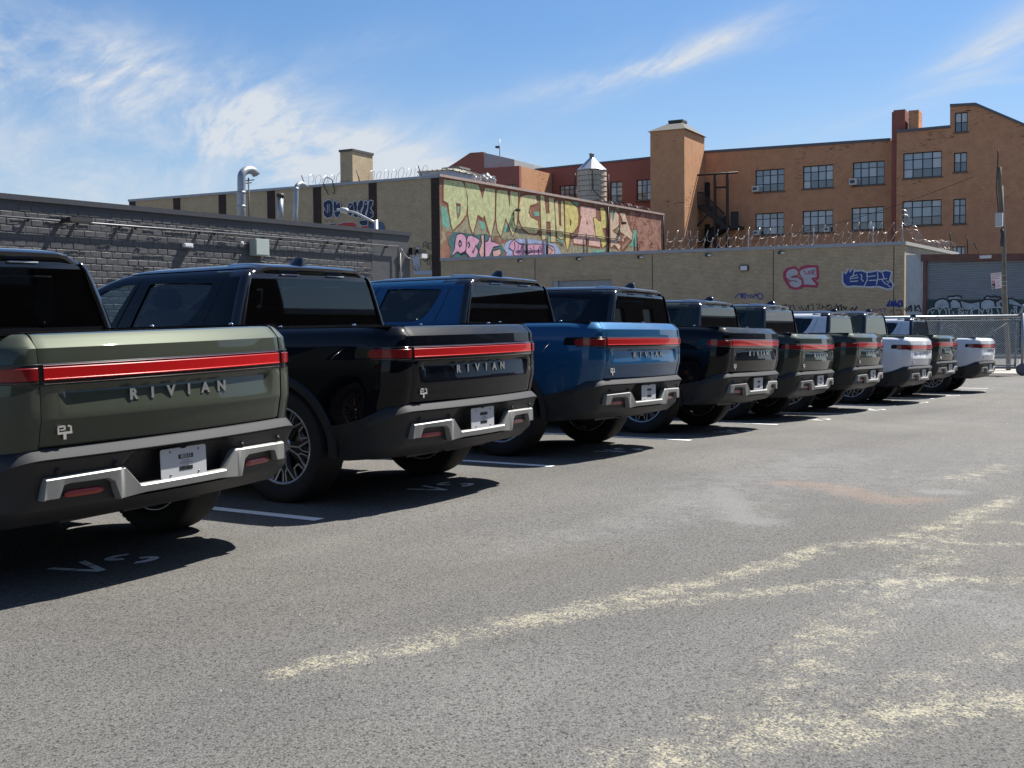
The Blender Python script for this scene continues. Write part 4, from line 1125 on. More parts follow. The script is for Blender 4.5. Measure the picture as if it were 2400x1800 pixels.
M_PILA = brick_mat('brown_brick', (.058,.040,.034), (.045,.031,.027), (.035,.028,.024), .203, .0675, .008, .15)
# painted mural wall: brick under paint, brick red patching and green scribble lower down
M_MURAL = brick_mat('mural_brick', (.30,.13,.085), (.25,.11,.075), (.18,.12,.085), .203, .0675, .010, .30, patch=((.30,.31,.20), .56, .9), bump=.5)
ROOFM = mat('roof_tar', (.10,.10,.10), rough=.95, noise=.2)
def painted(name, col, noise=.30):
    """spray paint over brick: a faint mortar grid and mottled cover"""
    return brick_mat(name, col, tuple(c*.90 for c in col), tuple(c*.66 for c in col), .203, .0675, .011, noise, bump=.5, nscale=3.5)

# ------------------------------------------------------------------ tan brick building with the painted side wall
TB = building('brick_warehouse', 'tall tan brick warehouse with dark brown pilasters and a painted graffiti side wall', PF)
ZB = STREET_Z
tl = PF.hit(*PX('B1', 632, 278)); tr = (tc_, PF.hit(*PX('B1', 2168, 158))[1])
wall(TB, 'facade_wall', [(tl[0]-.0, ZB), (tr[0], ZB), tr, tl], M_TAN, 0, .6)
for i, (a, b) in enumerate([(632,661),(848,880),(1070,1104),(1308,1344),(1533,1570),(1805,1842),(2110,2166)]):
    xa = PF.hit(*PX('B1', a, 230))[0]; xb = PF.hit(*PX('B1', b, 230))[0]
    if i == 6: xb = tr[0]-.005
    z = lambda x: tl[1]+(tr[1]-tl[1])*(x-tl[0])/(tr[0]-tl[0])
    wall(TB, 'pilaster', [(xa, ZB), (xb, ZB), (xb, z(xb)-.004), (xa, z(xa)-.004)], M_PILA, -.05, -.001)
coping(TB, tl, tr, .16, -.12, .65)
# side wall in its own frame
def in_frame(mb, src, dst_root):
    """move the points of mb from plane src into the local frame of a root standing on dst"""
    ca, sa = cos(dst_root.rotation_euler.z), sin(dst_root.rotation_euler.z); L = dst_root.location
    for i, (x, y, z) in enumerate(mb.v):
        p = src.w(x, y, z); dx, dy = p.x-L.x, p.y-L.y
        mb.v[i] = (dx*ca+dy*sa, -dx*sa+dy*ca, z)
    return mb
mtl = (0.0, PM.hit(*PX('B2', 180, 122))[1]); mtr = PM.hit(*PX('C6', 2165, 330)); 
def mz(x): return mtl[1]+(mtr[1]-mtl[1])*x/mtr[0]
def mural_part(name, mb, m, parent=TB, label=None):
    in_frame(mb, PM, TB); o = mb.build(name, m, parent)
    if label: o['label'] = label
    return o
mb = MB(); mb.prism([(0.02, ZB), (mtr[0], ZB), (mtr[0], mtr[1]), (0.02, mtl[1]-.005)], 0, .5); mural_part('painted_wall', mb, M_MURAL, label='sunlit brick side wall under painted letters')
mb = MB(); mb.v = []
xa, xb = -.10, mtr[0]+.1
mb.add([(xa,-.10,mz(0)),(xb,-.10,mz(xb)),(xb,.55,mz(xb)),(xa,.55,mz(0)),(xa,-.10,mz(0)+.15),(xb,-.10,mz(xb)+.15),(xb,.55,mz(xb)+.15),(xa,.55,mz(0)+.15)],
       [(0,3,2,1),(4,5,6,7),(0,1,5,4),(1,2,6,5),(2,3,7,6),(3,0,4,7)]); mural_part('side_coping', mb, M_COPP)
WL = tr[0]-tl[0]-.8; dz = tl[1]-tr[1]
mb = MB(); mb.add([(.4,.5,mz(0)-.6),(mtr[0]-.3,.5,mz(mtr[0])-.5),(mtr[0]-.3,WL,mz(mtr[0])-.6+dz),(.9,WL,mz(0)-.7+dz)], [(0,1,2,3)]); mural_part('roof', mb, ROOFM)
# paint on the side wall
def MP(c, pts): return [PM.hit(*PX(c, *p)) for p in pts]
LAYER = [0]
def paint_poly(mb, pts, holes=(), lift=1): mb.prism(pts, -.004*lift, None, holes)
def letter(name, c, pts, col, holes=(), outline=(.27,.085,.05), ow=.24):
    q = MP(c, pts); hs = [MP(c, h) for h in holes]
    mb = MB()
    for lp in [q]+hs: mb.ribbon(lp+[lp[0]], ow, -.008)
    mb.cur = 0
    ol = MB(); ol.v, ol.f, ol.mi, ol.sm = mb.v, mb.f, mb.mi, mb.sm
    body = MB(); paint_poly(body, q, hs, 3)
    o = mural_part('painted_letter', body, painted('paint_'+name, col))
    mural_part('letter_outline', ol, painted('paint_outline', outline), o)
GREEN = (.56,.58,.31); YEL = (.70,.60,.22); CRM = (.66,.61,.32); PNK = (.78,.50,.42); PNK2 = (.72,.54,.39)
mb = MB()
for c, pts in [('C5', [(90,600),(240,640),(290,1040),(420,960),(560,800),(620,1090),(720,860),(960,1130),(1050,860),(1120,1130),(1230,860),(1320,1120),(1440,900),(1560,1060),(1780,1100),(1830,1180),(2080,1230),(2210,1180),(2212,1330),(2100,1260),(1640,1180),(1180,1190),(760,1090),(420,1080),(130,1040)]),
               ('C6', [(230,780),(470,800),(520,900),(640,830),(1080,880),(1230,900),(1400,930),(1640,700),(1700,960),(1700,1010),(400,1050),(330,900)])]:
    paint_poly(mb, MP(c, pts), lift=1)
mural_part('scribbled_backdrop', mb, painted('paint_scribble', (.33,.30,.20), .45))
mb = MB()
for c, pts in [('C5',[(95,620),(180,640),(250,820),(250,1000),(120,960)]),('C5',[(735,860),(850,890),(890,1030),(800,1010)]),('C5',[(1190,960),(1240,930),(1290,1010),(1230,1080),(1180,1050)]),('C5',[(1690,720),(1790,700),(1800,780),(1720,790)]),
               ('C5',[(365,620),(430,620),(420,740),(385,760)]),('C5',[(1960,1120),(2000,1040),(2010,1220),(1940,1240)]),('C6',[(1650,580),(1710,580),(1705,880),(1570,860),(1640,720)]),('C6',[(1255,250),(1305,230),(1310,410),(1290,420)]),
               ('C6',[(940,930),(1150,920),(1130,1010),(960,1020)]),('C6',[(590,90),(700,110),(690,170),(620,150)]),('C5',[(2080,1180),(2212,1160),(2212,1260)])]:
    mb = MB(); paint_poly(mb, MP(c, pts), lift=2); mural_part('teal_paint', mb, painted('paint_teal', (.20,.42,.32), .3))
letter('D','C5',[(145,150),(470,190),(530,330),(555,560),(530,760),(430,900),(300,1030),(270,900),(240,700),(220,560),(145,520)],GREEN,[[(360,560),(440,570),(430,760),(385,845),(365,700)]])
letter('M','C5',[(505,195),(745,250),(815,490),(860,295),(1030,322),(1030,560),(1025,830),(960,1140),(930,1060),(850,770),(820,820),(750,770),(730,760),(700,900),(650,1090),(600,950),(565,740),(560,450)],GREEN)
letter('N','C5',[(1060,330),(1240,350),(1285,660),(1300,355),(1430,380),(1425,650),(1400,950),(1340,1130),(1290,1000),(1215,810),(1170,1000),(1130,1130),(1080,1030),(1050,830)],GREEN)
letter('C','C5',[(1475,445),(1600,420),(1730,430),(1765,560),(1640,600),(1605,720),(1650,810),(1770,870),(1790,1020),(1740,1090),(1620,1080),(1510,1000),(1450,850),(1450,620)],CRM)
letter('H','C5',[(1815,420),(1880,440),(1910,740),(1975,740),(1960,462),(2045,480),(2070,860),(2075,1230),(2000,1230),(1990,880),(1915,880),(1920,1180),(1845,1190),(1825,800)],CRM)
letter('U','C6',[(295,100),(350,72),(368,500),(410,520),(400,80),(442,90),(455,480),(455,720),(400,740),(338,700),(312,400)],CRM)
letter('P','C6',[(468,75),(560,92),(680,200),(705,330),(695,500),(620,620),(550,640),(545,820),(510,930),(485,800),(476,400)],YEL,[[(550,380),(585,430),(575,510),(556,510)]])
letter('A','C6',[(740,165),(1000,210),(1005,365),(950,370),(1000,720),(1078,745),(1078,875),(885,850),(885,730),(830,730),(820,838),(618,810),(618,720),(690,690),(760,350),(740,340)],PNK,[[(850,390),(870,490),(838,490)]])
letter('Y','C6',[(965,380),(1010,375),(1050,430),(1100,440),(1082,200),(1130,195),(1195,320),(1205,450),(1190,540),(1115,560),(1195,820),(1120,890),(1085,745),(1005,700),(990,540)],YEL)
letter('E','C6',[(1260,260),(1300,440),(1340,240),(1398,330),(1398,500),(1340,560),(1285,590),(1330,640),(1425,700),(1425,760),(1380,800),(1436,860),(1400,925),(1330,830),(1262,885),(1252,500)],PNK2)
letter('S','C6',[(1415,290),(1500,280),(1555,450),(1600,590),(1638,640),(1620,760),(1480,940),(1450,930),(1445,760),(1520,700),(1480,645),(1425,620),(1425,460),(1478,510),(1462,400)],PNK2,[[(1480,700),(1530,680),(1520,740),(1490,790)]])
# lower pink pieces
INKB = (.022,.02,.03); PK = (.66,.36,.50); PK3 = (.66,.40,.38)
def blob(pts, grow): 
    cx = sum(p[0] for p in pts)/len(pts); cy = sum(p[1] for p in pts)/len(pts)
    return [(cx+(x-cx)*grow, cy+(y-cy)*grow) for x, y in pts]
def lower(c, base, basecol, pieces, strokes, nm):
    mb = MB(); paint_poly(mb, MP(c, base), lift=2); root = mural_part('painted_piece', mb, painted('paint_'+nm, basecol, .3))
    for pts, col, k in pieces:
        b = MB(); q = MP(c, pts); paint_poly(b, q, lift=4); o = mural_part('painted_letter', b, painted('paint_pk%s' % k, col, .2), root)
        r = MB(); r.ribbon(q+[q[0]], .055, -.020); mural_part('letter_outline', r, painted('paint_ink', INKB), root)
    for pts, w in strokes:
        r = MB(); r.ribbon(MP(c, pts), w, -.024); mural_part('painted_stroke', r, painted('paint_ink', INKB), root)
lower('C5', [(225,1260),(240,1150),(290,1080),(340,1055),(450,1070),(520,1080),(600,1085),(700,1110),(760,1100),(900,1095),(960,1130),(1000,1220),(1150,1290),(1190,1380),(1160,1470),(1110,1500),(1000,1530),(800,1525),(700,1530),(600,1510),(500,1470),(400,1530),(330,1490),(260,1490),(270,1330)], (.07,.17,.17),
 [([(370,1100),(460,1078),(520,1130),(550,1250),(515,1390),(440,1440),(380,1400),(280,1475),(330,1350),(345,1200)],PK,1),([(560,1130),(620,1110),(700,1150),(770,1200),(715,1300),(745,1400),(700,1500),(600,1500),(530,1420),(530,1250)],PK,1),
  ([(785,1120),(840,1105),(842,1300),(840,1480),(785,1495),(750,1400),(800,1250)],PK3,2),([(858,1225),(910,1215),(935,1130),(965,1150),(960,1220),(1010,1225),(1130,1290),(1000,1320),(930,1490),(860,1530)],PK,1),([(985,1380),(1050,1370),(1120,1350),(1140,1430),(1070,1505),(1000,1480)],PK3,2)],
 [([(420,1200),(445,1240),(445,1290),(420,1310),(405,1270),(420,1200)],.10),([(570,1230),(590,1280),(575,1330)],.12),([(848,1110),(850,1520)],.06),([(640,1380),(650,1420),(700,1290),(760,1400)],.10),([(440,1440),(500,1410),(530,1430)],.12)], 'tealbase')
lower('C5', [(1180,1350),(1220,1240),(1300,1200),(1450,1180),(1700,1190),(1900,1230),(2080,1280),(2160,1370),(2180,1490),(1200,1520),(1240,1420)], (.36,.43,.64),
 [([(1290,1260),(1360,1185),(1440,1260),(1545,1265),(1550,1495),(1290,1500),(1350,1390),(1270,1330)],PK,1),([(1575,1275),(1700,1262),(1880,1270),(1890,1490),(1580,1495)],PK,1),([(1935,1270),(2040,1320),(2070,1400),(2050,1485),(1930,1490)],PK3,2)],
 [([(1370,1230),(1375,1330),(1340,1440),(1400,1500)],.07),([(1430,1280),(1430,1500)],.05),([(1500,1300),(1450,1400),(1480,1490)],.05),([(1640,1330),(1680,1400),(1600,1430)],.06),([(1780,1340),(1785,1440),(1820,1500)],.09),([(1800,1300),(1830,1360)],.06),([(1940,1300),(2030,1380),(1980,1440)],.05),([(1700,1290),(1710,1480)],.05)], 'bluebase')
# rubble of peeled stucco at the far end
mb = MB(); paint_poly(mb, MP('C6', [(1600,260),(2150,340),(2165,960),(1720,1000),(1715,580),(1640,570),(1560,420)]), lift=1)
mural_part('peeling_stucco', mb, brick_mat('stucco_peel', (.38,.20,.15), (.34,.18,.135), (.30,.16,.13), .6, .3, .004, .35, patch=((.22,.08,.05), .54, 1.6), bump=.3))
rn = random.Random(5)
mb = MB()
for k in range(14):
    x, z = rn.uniform(1600, 2120), rn.uniform(340, 900); pts = [(x, z)]
    for i in range(5): pts.append((pts[-1][0]+rn.uniform(-25, 45), pts[-1][1]+rn.uniform(-18, 30)))
    mb.ribbon(MP('C6', pts), .035, -.0075)
tag(mural_part('stucco_crack', mb, mat('crack_dark', (.06,.035,.03))), kind='stuff')
# conduits, posts and cameras on the side wall
M_PIPE = mat('pipe_dark', (.035,.03,.03), rough=.6); M_GALV = mat('galvanised', (.34,.355,.37), rough=.42, metal=.6, noise=.15, nscale=6)
def mtube(name, c, pts, r, m=M_PIPE, y=-.06, parent=TB):
    mb = MB(); mb.tube([(q[0], y, q[1]) for q in MP(c, pts)], r*.8, 6); return mural_part(name, mb, m, parent)
mtube('conduit', 'C5', [(1345,690),(1350,900),(1365,950),(1400,962),(2212,1060)], .045)
mtube('conduit', 'C6', [(0,565),(600,640),(1420,742)], .04)
mtube('drain_pipe', 'C6', [(1205,180),(1215,560),(1215,1000)], .07)
mtube('drain_pipe', 'C6', [(2162,340),(2168,980)], .07)
mtube('support_post', 'C6', [(825,640),(838,1030)], .05, y=-.10); mtube('support_post', 'C6', [(1695,650),(1712,1005)], .05, y=-.10)
for x in (1542,1562,1890,1915): mtube('support_post', 'C5', [(x,1150 if x < 1600 else 1110),(x+6,1505)], .045, y=-.12)
mtube('support_rail', 'C5', [(1430,1275),(1890,1272)], .03, y=-.12)
for c, x, z in (('C5',1375,685),('C6',1450,465)):
    q = MP(c, [(x, z)])[0]; mb = MB(); mb.box(q[0]-.10, q[0]+.22, -.30, -.14, q[1]-.09, q[1]+.09); mb.box(q[0]-.08, q[0]-.02, -.14, -.002, q[1]-.05, q[1]+.02)
    mural_part('security_camera', mb, mat('camera_dark', (.03,.03,.03), rough=.4))
# graffiti on the street front
def FP(c, pts): return [PF.hit(*PX(c, *p)) for p in pts]
def front_poly(name, c, pts, m, parent, lift=1, holes=()):
    mb = MB(); mb.prism(FP(c, pts), -.004*lift, None, [FP(c, h) for h in holes]); return mb.build(name, m, parent)
def front_stroke(name, c, pts, w, m, parent, lift=2, closed=False, y=0.0):
    mb = MB(); mb.ribbon(FP(c, pts), w, y-.004*lift, closed); return mb.build(name, m, parent)
SPW = mat('spray_white', (.50,.53,.55), rough=.8, noise=.2); SPK = mat('spray_black', (.02,.02,.025), rough=.7); SPN = mat('spray_navy', (.02,.03,.075), rough=.7, noise=.3)
SPB = mat('spray_blue', (.02,.05,.22), rough=.7, noise=.25); SPR = mat('spray_red', (.42,.045,.05), rough=.7, noise=.2); SPM = mat('spray_magenta', (.36,.05,.12), rough=.7, noise=.2); SPV = mat('spray_violet', (.14,.09,.17), rough=.7, noise=.2)
SPG = mat('spray_silver', (.42,.43,.47), rough=.6, noise=.18, nscale=2)
# throw-up "DU OLYE" in navy with white outlines (4 cm proud of the pilaster faces)
def throw(shapes, fill, line, w, parent, y, nm='painted_letter'):
    for c, pts, holes in shapes:
        q = FP(c, pts); mb = MB(); mb.prism(q, y, None, [FP(c, h) for h in holes]); o = mb.build(nm, fill, parent)
        l = MB(); l.ribbon(q, w, y-.004, True); l.build('letter_outline', line, o)
throw([('C4',[(330,180),(385,195),(405,260),(405,400),(375,455),(310,468),(265,430),(250,370),(275,325),(250,280),(255,220)],[]),
       ('C4',[(425,190),(450,210),(460,260),(480,215),(510,225),(520,290),(515,400),(470,470),(425,420),(410,330),(405,230)],[]),
       ('C4',[(665,225),(705,245),(725,310),(715,390),(665,440),(625,400),(615,310),(630,245)],[]),
       ('C4',[(745,195),(770,225),(775,300),(765,350),(800,400),(790,450),(740,460),(710,420),(725,310),(705,230)],[]),
       ('C4',[(830,180),(870,215),(860,290),(820,360),(850,420),(820,475),(790,440),(800,380),(770,330),(785,230)],[]),
       ('C4',[(900,195),(935,215),(930,310),(890,420),(850,460),(830,400),(862,300),(875,215)],[]),
       ('C4',[(975,190),(1015,200),(1010,260),(975,315),(1015,370),(1015,440),(960,475),(905,440),(930,330),(945,215)],[])], SPN, SPW, .055, TB, -.064)
for pts in ([(318,255),(322,390),(285,345)],[(345,250),(345,370)],[(430,365),(500,350)],[(640,265),(665,300),(690,265),(650,310)],[(880,235),(905,260),(925,230)],[(975,370),(1000,390)]): front_stroke('painted_stroke','C4',pts,.04,SPW,TB,0,y=-.072)
throw([('C4',[(450,560),(560,530),(700,520),(755,560),(760,640),(450,610)],[])], SPR, SPW, .03, TB, -.010); throw([('C4',[(810,610),(850,580),(930,570),(940,665),(810,655)],[])], SPR, SPW, .03, TB, -.062)
throw([('C4',[(345,550),(430,540),(440,605),(350,600)],[]),('C4',[(800,500),(930,490),(930,570),(860,590),(810,560)],[])], SPN, SPW, .04, TB, -.058)
throw([('C4',[(960,560),(1060,520),(1150,530),(1185,600),(1170,690),(960,670)],[])], mat('spray_blue_worn', (.06,.12,.22), rough=.8, noise=.5, nscale=4), mat('spray_blue_worn', (.06,.12,.22)), .02, TB, -.060)
for pts in ([(1775,915),(1775,840),(1830,825),(1840,920),(1775,880),(1840,880)],[(1910,835),(1860,860),(1850,920),(1890,945),(1925,915),(1895,890)],[(1930,870),(1970,900),(1960,930)]): front_stroke('tag_stroke','C4',pts,.045,SPK,TB,0,y=-.058)
for pts in ([(1830,1020),(1770,1020),(1755,1080),(1800,1120),(1850,1090)],[(1835,1010),(1840,1180)],[(1840,1080),(1880,1070)],[(1880,1010),(1880,1190)],[(1915,1180),(1905,1030),(1940,1010),(1950,1100)],[(1975,1110),(1975,1020),(2005,1020),(1995,1070)],[(1895,1215),(1960,1215)],[(1895,1245),(1965,1245)]): front_stroke('tag_stroke','C4',pts,.045,SPK,TB,0,y=-.058)
# white bottle-shaped tag with 23
throw([('C4',[(1645,905),(1690,893),(1725,910),(1725,960),(1700,1020),(1725,1100),(1728,1210),(1700,1260),(1660,1270),(1625,1235),(1610,1150),(1595,1060),(1620,980),(1632,930)],[])], SPG, SPK, .03, TB, -.010)
for pts in ([(1640,1210),(1655,1200),(1665,1215),(1640,1245),(1670,1245)],[(1675,1180),(1700,1178),(1690,1200),(1705,1215),(1685,1235)]): front_stroke('tag_stroke','C4',pts,.035,SPK,TB,0,y=-.018)
for pts in ([(265,490),(290,520),(310,490),(310,535)],[(330,500),(360,495),(370,530)],[(380,530),(400,490),(410,520)]): front_stroke('tag_stroke','C4',pts,.03,SPK,TB,1)
# poster-like pale panel low on the facade corner
front_poly('painted_panel','C4',[(1620,1262),(1920,1262),(1920,1320),(1620,1320)],mat('paint_pale_blue',(.35,.42,.52),rough=.8),TB,3)
# chimney
def box_thing(root, name, m, x0, x1, y0, y1, z0, z1, parent=None):
    mb = MB(); mb.box(x0, x1, y0, y1, z0, z1); return mb.build(name, m, parent or root)
xa, zt = PF.hit(*PX('B1', 1662, 35)); xb = PF.hit(*PX('B1', 1722, 30))[0]
ch = thing('brick_chimney', 'square tan brick chimney rising from the warehouse roof edge', 'chimney', (PF.P.x, PF.P.y, 0), PF.ang)
zbm = PF.hit(*PX('B1', 1700, 196))[1]
mb = MB(); mb.box(xa, xb, .02, 2.2, zbm+.17, zt); mb.build('shaft', M_TAN, ch)
mb = MB(); mb.box(xa-.06, xb+.06, -.04, 2.26, zt, zt+.14); mb.build('cap', mat('chimney_cap', (.07,.07,.07)), ch)
# ------------------------------------------------------------------ low tan brick building along the street
LB = building('brick_garage', 'low tan brick building with pink and blue graffiti tags on its shaded street front', PF)
L0 = (tc_, PF.hit(*PX('C5', 135, 1560))[1]); L1 = PF.hit(*PX('C3', 2080, 150)); L1 = (L1[0], L1[1])
def lz(x): return L0[1]+(L1[1]-L0[1])*(x-L0[0])/(L1[0]-L0[0])
d0 = PF.hit(*PX('ZC', 420, 172)); d1 = PF.hit(*PX('ZC', 1036, 165)); DOOR = (d0[0], d1[0], ZB+.02, d0[1])
s0 = PF.hit(*PX('C3', 375, 762)); s1 = PF.hit(*PX('C3', 602, 758)); DOOR2 = (s0[0], s1[0], ZB+.02, s0[1])
wall(LB, 'facade_wall', [(L0[0]+.02, ZB), (L1[0], ZB), L1, (L0[0]+.02, L0[1])], M_TAN, -.02, .5, [DOOR, DOOR2])
# end wall running back from the corner; sunlight also put into its paler brick
er = ray(*PX('B5', 1010, 1562)); PE = Plane((PF.w(L1[0], 0, 0).x, PF.w(L1[0], 0, 0).y), (1.0, -.02))
M_TANL = brick_mat('tan_brick_sunlit', (.55,.47,.34), (.50,.42,.30), (.32,.27,.20), .203, .0675, .008, .12)
def end_part(name, mb, m): in_frame(mb, PE, LB); return mb.build(name, m, LB)
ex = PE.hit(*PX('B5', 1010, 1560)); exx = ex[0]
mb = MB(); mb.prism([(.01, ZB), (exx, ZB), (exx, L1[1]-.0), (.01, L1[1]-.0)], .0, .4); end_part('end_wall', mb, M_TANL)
mb = MB(); mb.box(-.06, exx+.1, -.08, .45, L1[1], L1[1]+.17); end_part('end_coping', mb, mat('coping_pale', (.46,.44,.40), rough=.6))
mb = MB(); mb.add([(.3,.4,L1[1]-.35),(exx,.4,L1[1]-.35),(exx,.4+(L1[0]-L0[0])-.6,L0[1]-.35),(.3,.4+(L1[0]-L0[0])-.6,L0[1]-.35)], [(0,1,2,3)]); end_part('roof', mb, ROOFM)
coping(LB, (L0[0]-.0, L0[1]), L1, .17, -.09, .55)
for c, x in (('ZC',1457),('C3',720),('C3',1970),('ZC',240)):
    q = PF.hit(*PX(c, x, 300 if c == 'C3' else 30)); mb = MB(); mb.box(q[0]-.02, q[0]+.02, -.026, -.0205, ZB, lz(q[0])-.05); mb.build('expansion_joint', SPK, LB)
# soldier course over the roller door and the door itself
M_SLAT = mat('shutter_grey', (.30,.32,.34), rough=.45, metal=.3, noise=.1, nscale=1.5)
mb = MB()
n = int((DOOR[1]-DOOR[0])/.0677)
for i in range(n): mb.box(DOOR[0]+i*.0677+.004, DOOR[0]+(i+1)*.0677-.004, -.030, -.021, DOOR[3]+.02, DOOR[3]+.24)
tag(mb.build('soldier_course', M_TAN, LB), kind='stuff')
def shutter(parent, x0, x1, z0, z1, y, m, pitch=.09, name='shutter'):
    k = int((z1-z0)/pitch)
    root = None; rows = []
    for i in range(k):
        z = z0+i*pitch; mb = MB(); mb.smooth = True
        mb.add([(x0,y,z),(x1,y,z),(x0,y-.022,z+pitch*.25),(x1,y-.022,z+pitch*.25),(x0,y-.022,z+pitch*.6),(x1,y-.022,z+pitch*.6),(x0,y,z+pitch*.92),(x1,y,z+pitch*.92),(x0,y,z+pitch),(x1,y,z+pitch)],
               [(0,1,3,2),(2,3,5,4),(4,5,7,6),(6,7,9,8)])
        o = mb.build('slat', m, parent, fix=False); rows.append(o)
    return rows
mb = MB(); mb.box(DOOR[0], DOOR[1], .13, .16, DOOR[2], DOOR[3]); dr = mb.build('roller_door', M_SLAT, LB); shutter(dr, DOOR[0]+.35, DOOR[1], DOOR[3]-1.6, DOOR[3], .12, M_SLAT, .10)
mb = MB(); mb.box(DOOR[0], DOOR[0]+.33, .02, .12, DOOR[2], DOOR[3]); mb.build('door_frame', M_COPING, LB)
mb = MB(); mb.box(DOOR2[0], DOOR2[1], .25, .28, DOOR2[2], DOOR2[3]); mb.build('door', SPK, LB)
# fixtures under the coping and the flood lamp
M_LAMPW = mat('lamp_white', (.62,.63,.62), rough=.4); M_LAMPK = mat('lamp_black', (.02,.02,.02), rough=.5)
for c, x, z in (('B2',865,825),('B2',1352,810),('B2',1868,795),('B4',598,1283),('B4',1230,1262)):
    q = PF.hit(*PX(c, x, z)); mb = MB(); mb.box(q[0]-.17, q[0]-.02, -.20, -.021, q[1]-.07, q[1]+.08); a = mb.build('eave_lamp', M_LAMPK, LB)
    mb = MB(); mb.box(q[0]-.019, q[0]+.16, -.24, -.10, q[1]-.06, q[1]+.02); mb.build('lamp_head', M_LAMPW, a)
q = PF.hit(*PX('B4', 905, 1397)); fl = thing('flood_lamp', 'small black flood lamp with pale lens fixed on the low tan brick wall', 'lamp', (PF.P.x, PF.P.y, 0), PF.ang)
mb = MB(); mb.box(q[0]-.22, q[0]+.22, -.18, -.021, q[1]-.15, q[1]+.16); mb.build('housing', M_LAMPK, fl)
mb = MB(); mb.box(q[0]-.18, q[0]+.18, -.19, -.181, q[1]-.11, q[1]+.12); mb.build('lens', M_LAMPW, fl)
# graffiti on the low front: "ST" in silver and red
Y0 = -.028
g = FP('C3', [(835,440),(870,400),(940,385),(985,420),(1010,390),(1080,372),(1175,375),(1182,490),(1170,500),(1120,500),(1180,560),(1175,578),(1040,572),(1015,590),(960,602),(900,590),(870,550),(840,500)])
mb = MB(); mb.ribbon([*g], .16, Y0, True); rt_ = mb.build('tag_outline', SPM, LB)
for pts in ([(850,440),(880,405),(940,392),(975,415),(985,455),(960,468),(915,490),(985,485),(1015,515),(1020,560),(990,590),(940,598),(895,575),(880,540),(900,525),(850,490)],
            [(985,425),(1030,395),(1100,380),(1168,382),(1175,485),(1110,492),(1165,555),(1170,572),(1040,565),(1025,500),(1000,470)]):
    q = FP('C3', pts); mb = MB(); mb.prism(q, Y0-.005, None); o = mb.build('painted_letter', SPG, LB); mb = MB(); mb.ribbon(q, .05, Y0-.010, True); mb.build('letter_outline', SPR, o)
for pts in ([(900,490),(940,470),(975,480),(1000,510)],[(890,530),(930,520),(975,535)],[(1040,415),(1055,455),(1080,450),(1085,420)],[(1100,420),(1095,450),(1120,455),(1125,415),(1105,415)],[(1130,440),(1155,425),(1145,400),(1130,420),(1135,460),(1165,465)]):
    mb = MB(); mb.ribbon(FP('C3', pts), .045, Y0-.012); mb.build('tag_stroke', SPM, LB)
# blue throw-up "CDTK"
g = FP('C3', [(1440,430),(1470,450),(1495,400),(1515,430),(1545,385),(1560,420),(1640,415),(1690,435),(1750,425),(1805,415),(1840,430),(1885,412),(1950,430),(1930,510),(1965,560),(1950,605),(1900,612),(1860,598),(1800,582),(1720,590),(1660,585),(1560,580),(1480,585),(1440,545),(1435,490)])
mb = MB(); mb.prism(g, Y0, None); o = mb.build('painted_letter', SPB, LB); mb = MB(); mb.ribbon(g, .085, Y0-.005, True); mb.build('letter_outline', SPW, o)
for pts in ([(1515,485),(1590,460),(1600,490),(1515,500),(1520,530),(1600,525)],[(1690,430),(1695,510),(1660,580)],[(1625,450),(1640,480),(1630,500),(1655,530)],[(1700,480),(1780,470)],[(1710,520),(1790,515)],[(1800,430),(1805,480),(1790,560)],[(1850,440),(1870,500),(1850,520),(1890,560)],[(1800,510),(1900,500)],[(1890,530),(1940,520),(1900,560),(1935,590)],[(1560,420),(1545,470)]):
    mb = MB(); mb.ribbon(FP('C3', pts), .05, Y0-.009); mb.build('tag_stroke', SPW, LB)
def tagset(strokes, w, m, parent=LB, y=Y0, c='C3'):
    for pts in strokes: mb = MB(); mb.ribbon(FP(c, pts), w, y); mb.build('tag_stroke', m, parent)
tagset([[(320,700),(360,660),(440,655)],[(385,660),(388,710)],[(400,700),(398,665),(415,668),(405,685),(420,705)],[(430,705),(428,670),(445,675)],[(455,665),(462,705),(475,665)],[(485,705),(495,660),(505,700)],[(510,700),(512,665),(525,695),(530,655)],[(535,680),(580,650),(610,670),(605,705),(580,715),(560,690),(540,660)]], .06, SPB)
tagset([[(770,790),(860,770),(810,775),(815,820)],[(835,820),(850,775),(870,820)],[(880,775),(880,825)],[(900,830),(895,780),(925,775),(945,825)],[(980,790),(1010,830),(1005,780),(1040,835)],[(1050,800),(1060,835),(1080,770)],[(1090,835),(1085,780),(1130,760),(1135,830)],[(1165,770),(1210,760),(1175,820),(1215,810)],[(1230,770),(1225,815),(1250,790),(1230,790)],[(1270,780),(1310,770),(1330,800),(1280,830),(1260,800),(1300,780)]], .05, SPK)
tagset([[(1350,830),(1375,765),(1400,830)],[(1390,800),(1420,770),(1430,830)],[(1440,790),(1470,820),(1480,790)],[(1520,830),(1540,800),(1560,830),(1590,790)]], .09, SPK)
tagset([[(1900,790),(1930,730),(1950,780),(1910,770)],[(1960,730),(1955,790)],[(1975,790),(1985,725),(2000,790)],[(2010,740),(2050,735),(2055,780),(2020,790),(2010,750)]], .14, SPB)
tagset([[(1740,810),(1740,850),(1770,810),(1790,850)],[(1800,830),(1830,810),(1840,850)],[(1850,810),(1885,815),(1870,850)]], .06, SPV)
tagset([[(1590,360),(1650,352),(1700,372),(1740,368)]], .06, SPV, c='C3') if False else None
tagset([[(1930,850),(1960,820),(1975,880)],[(1990,830),(2040,825),(2050,870),(2000,880)]], .07, mat('spray_rust', (.22,.09,.06), rough=.8))
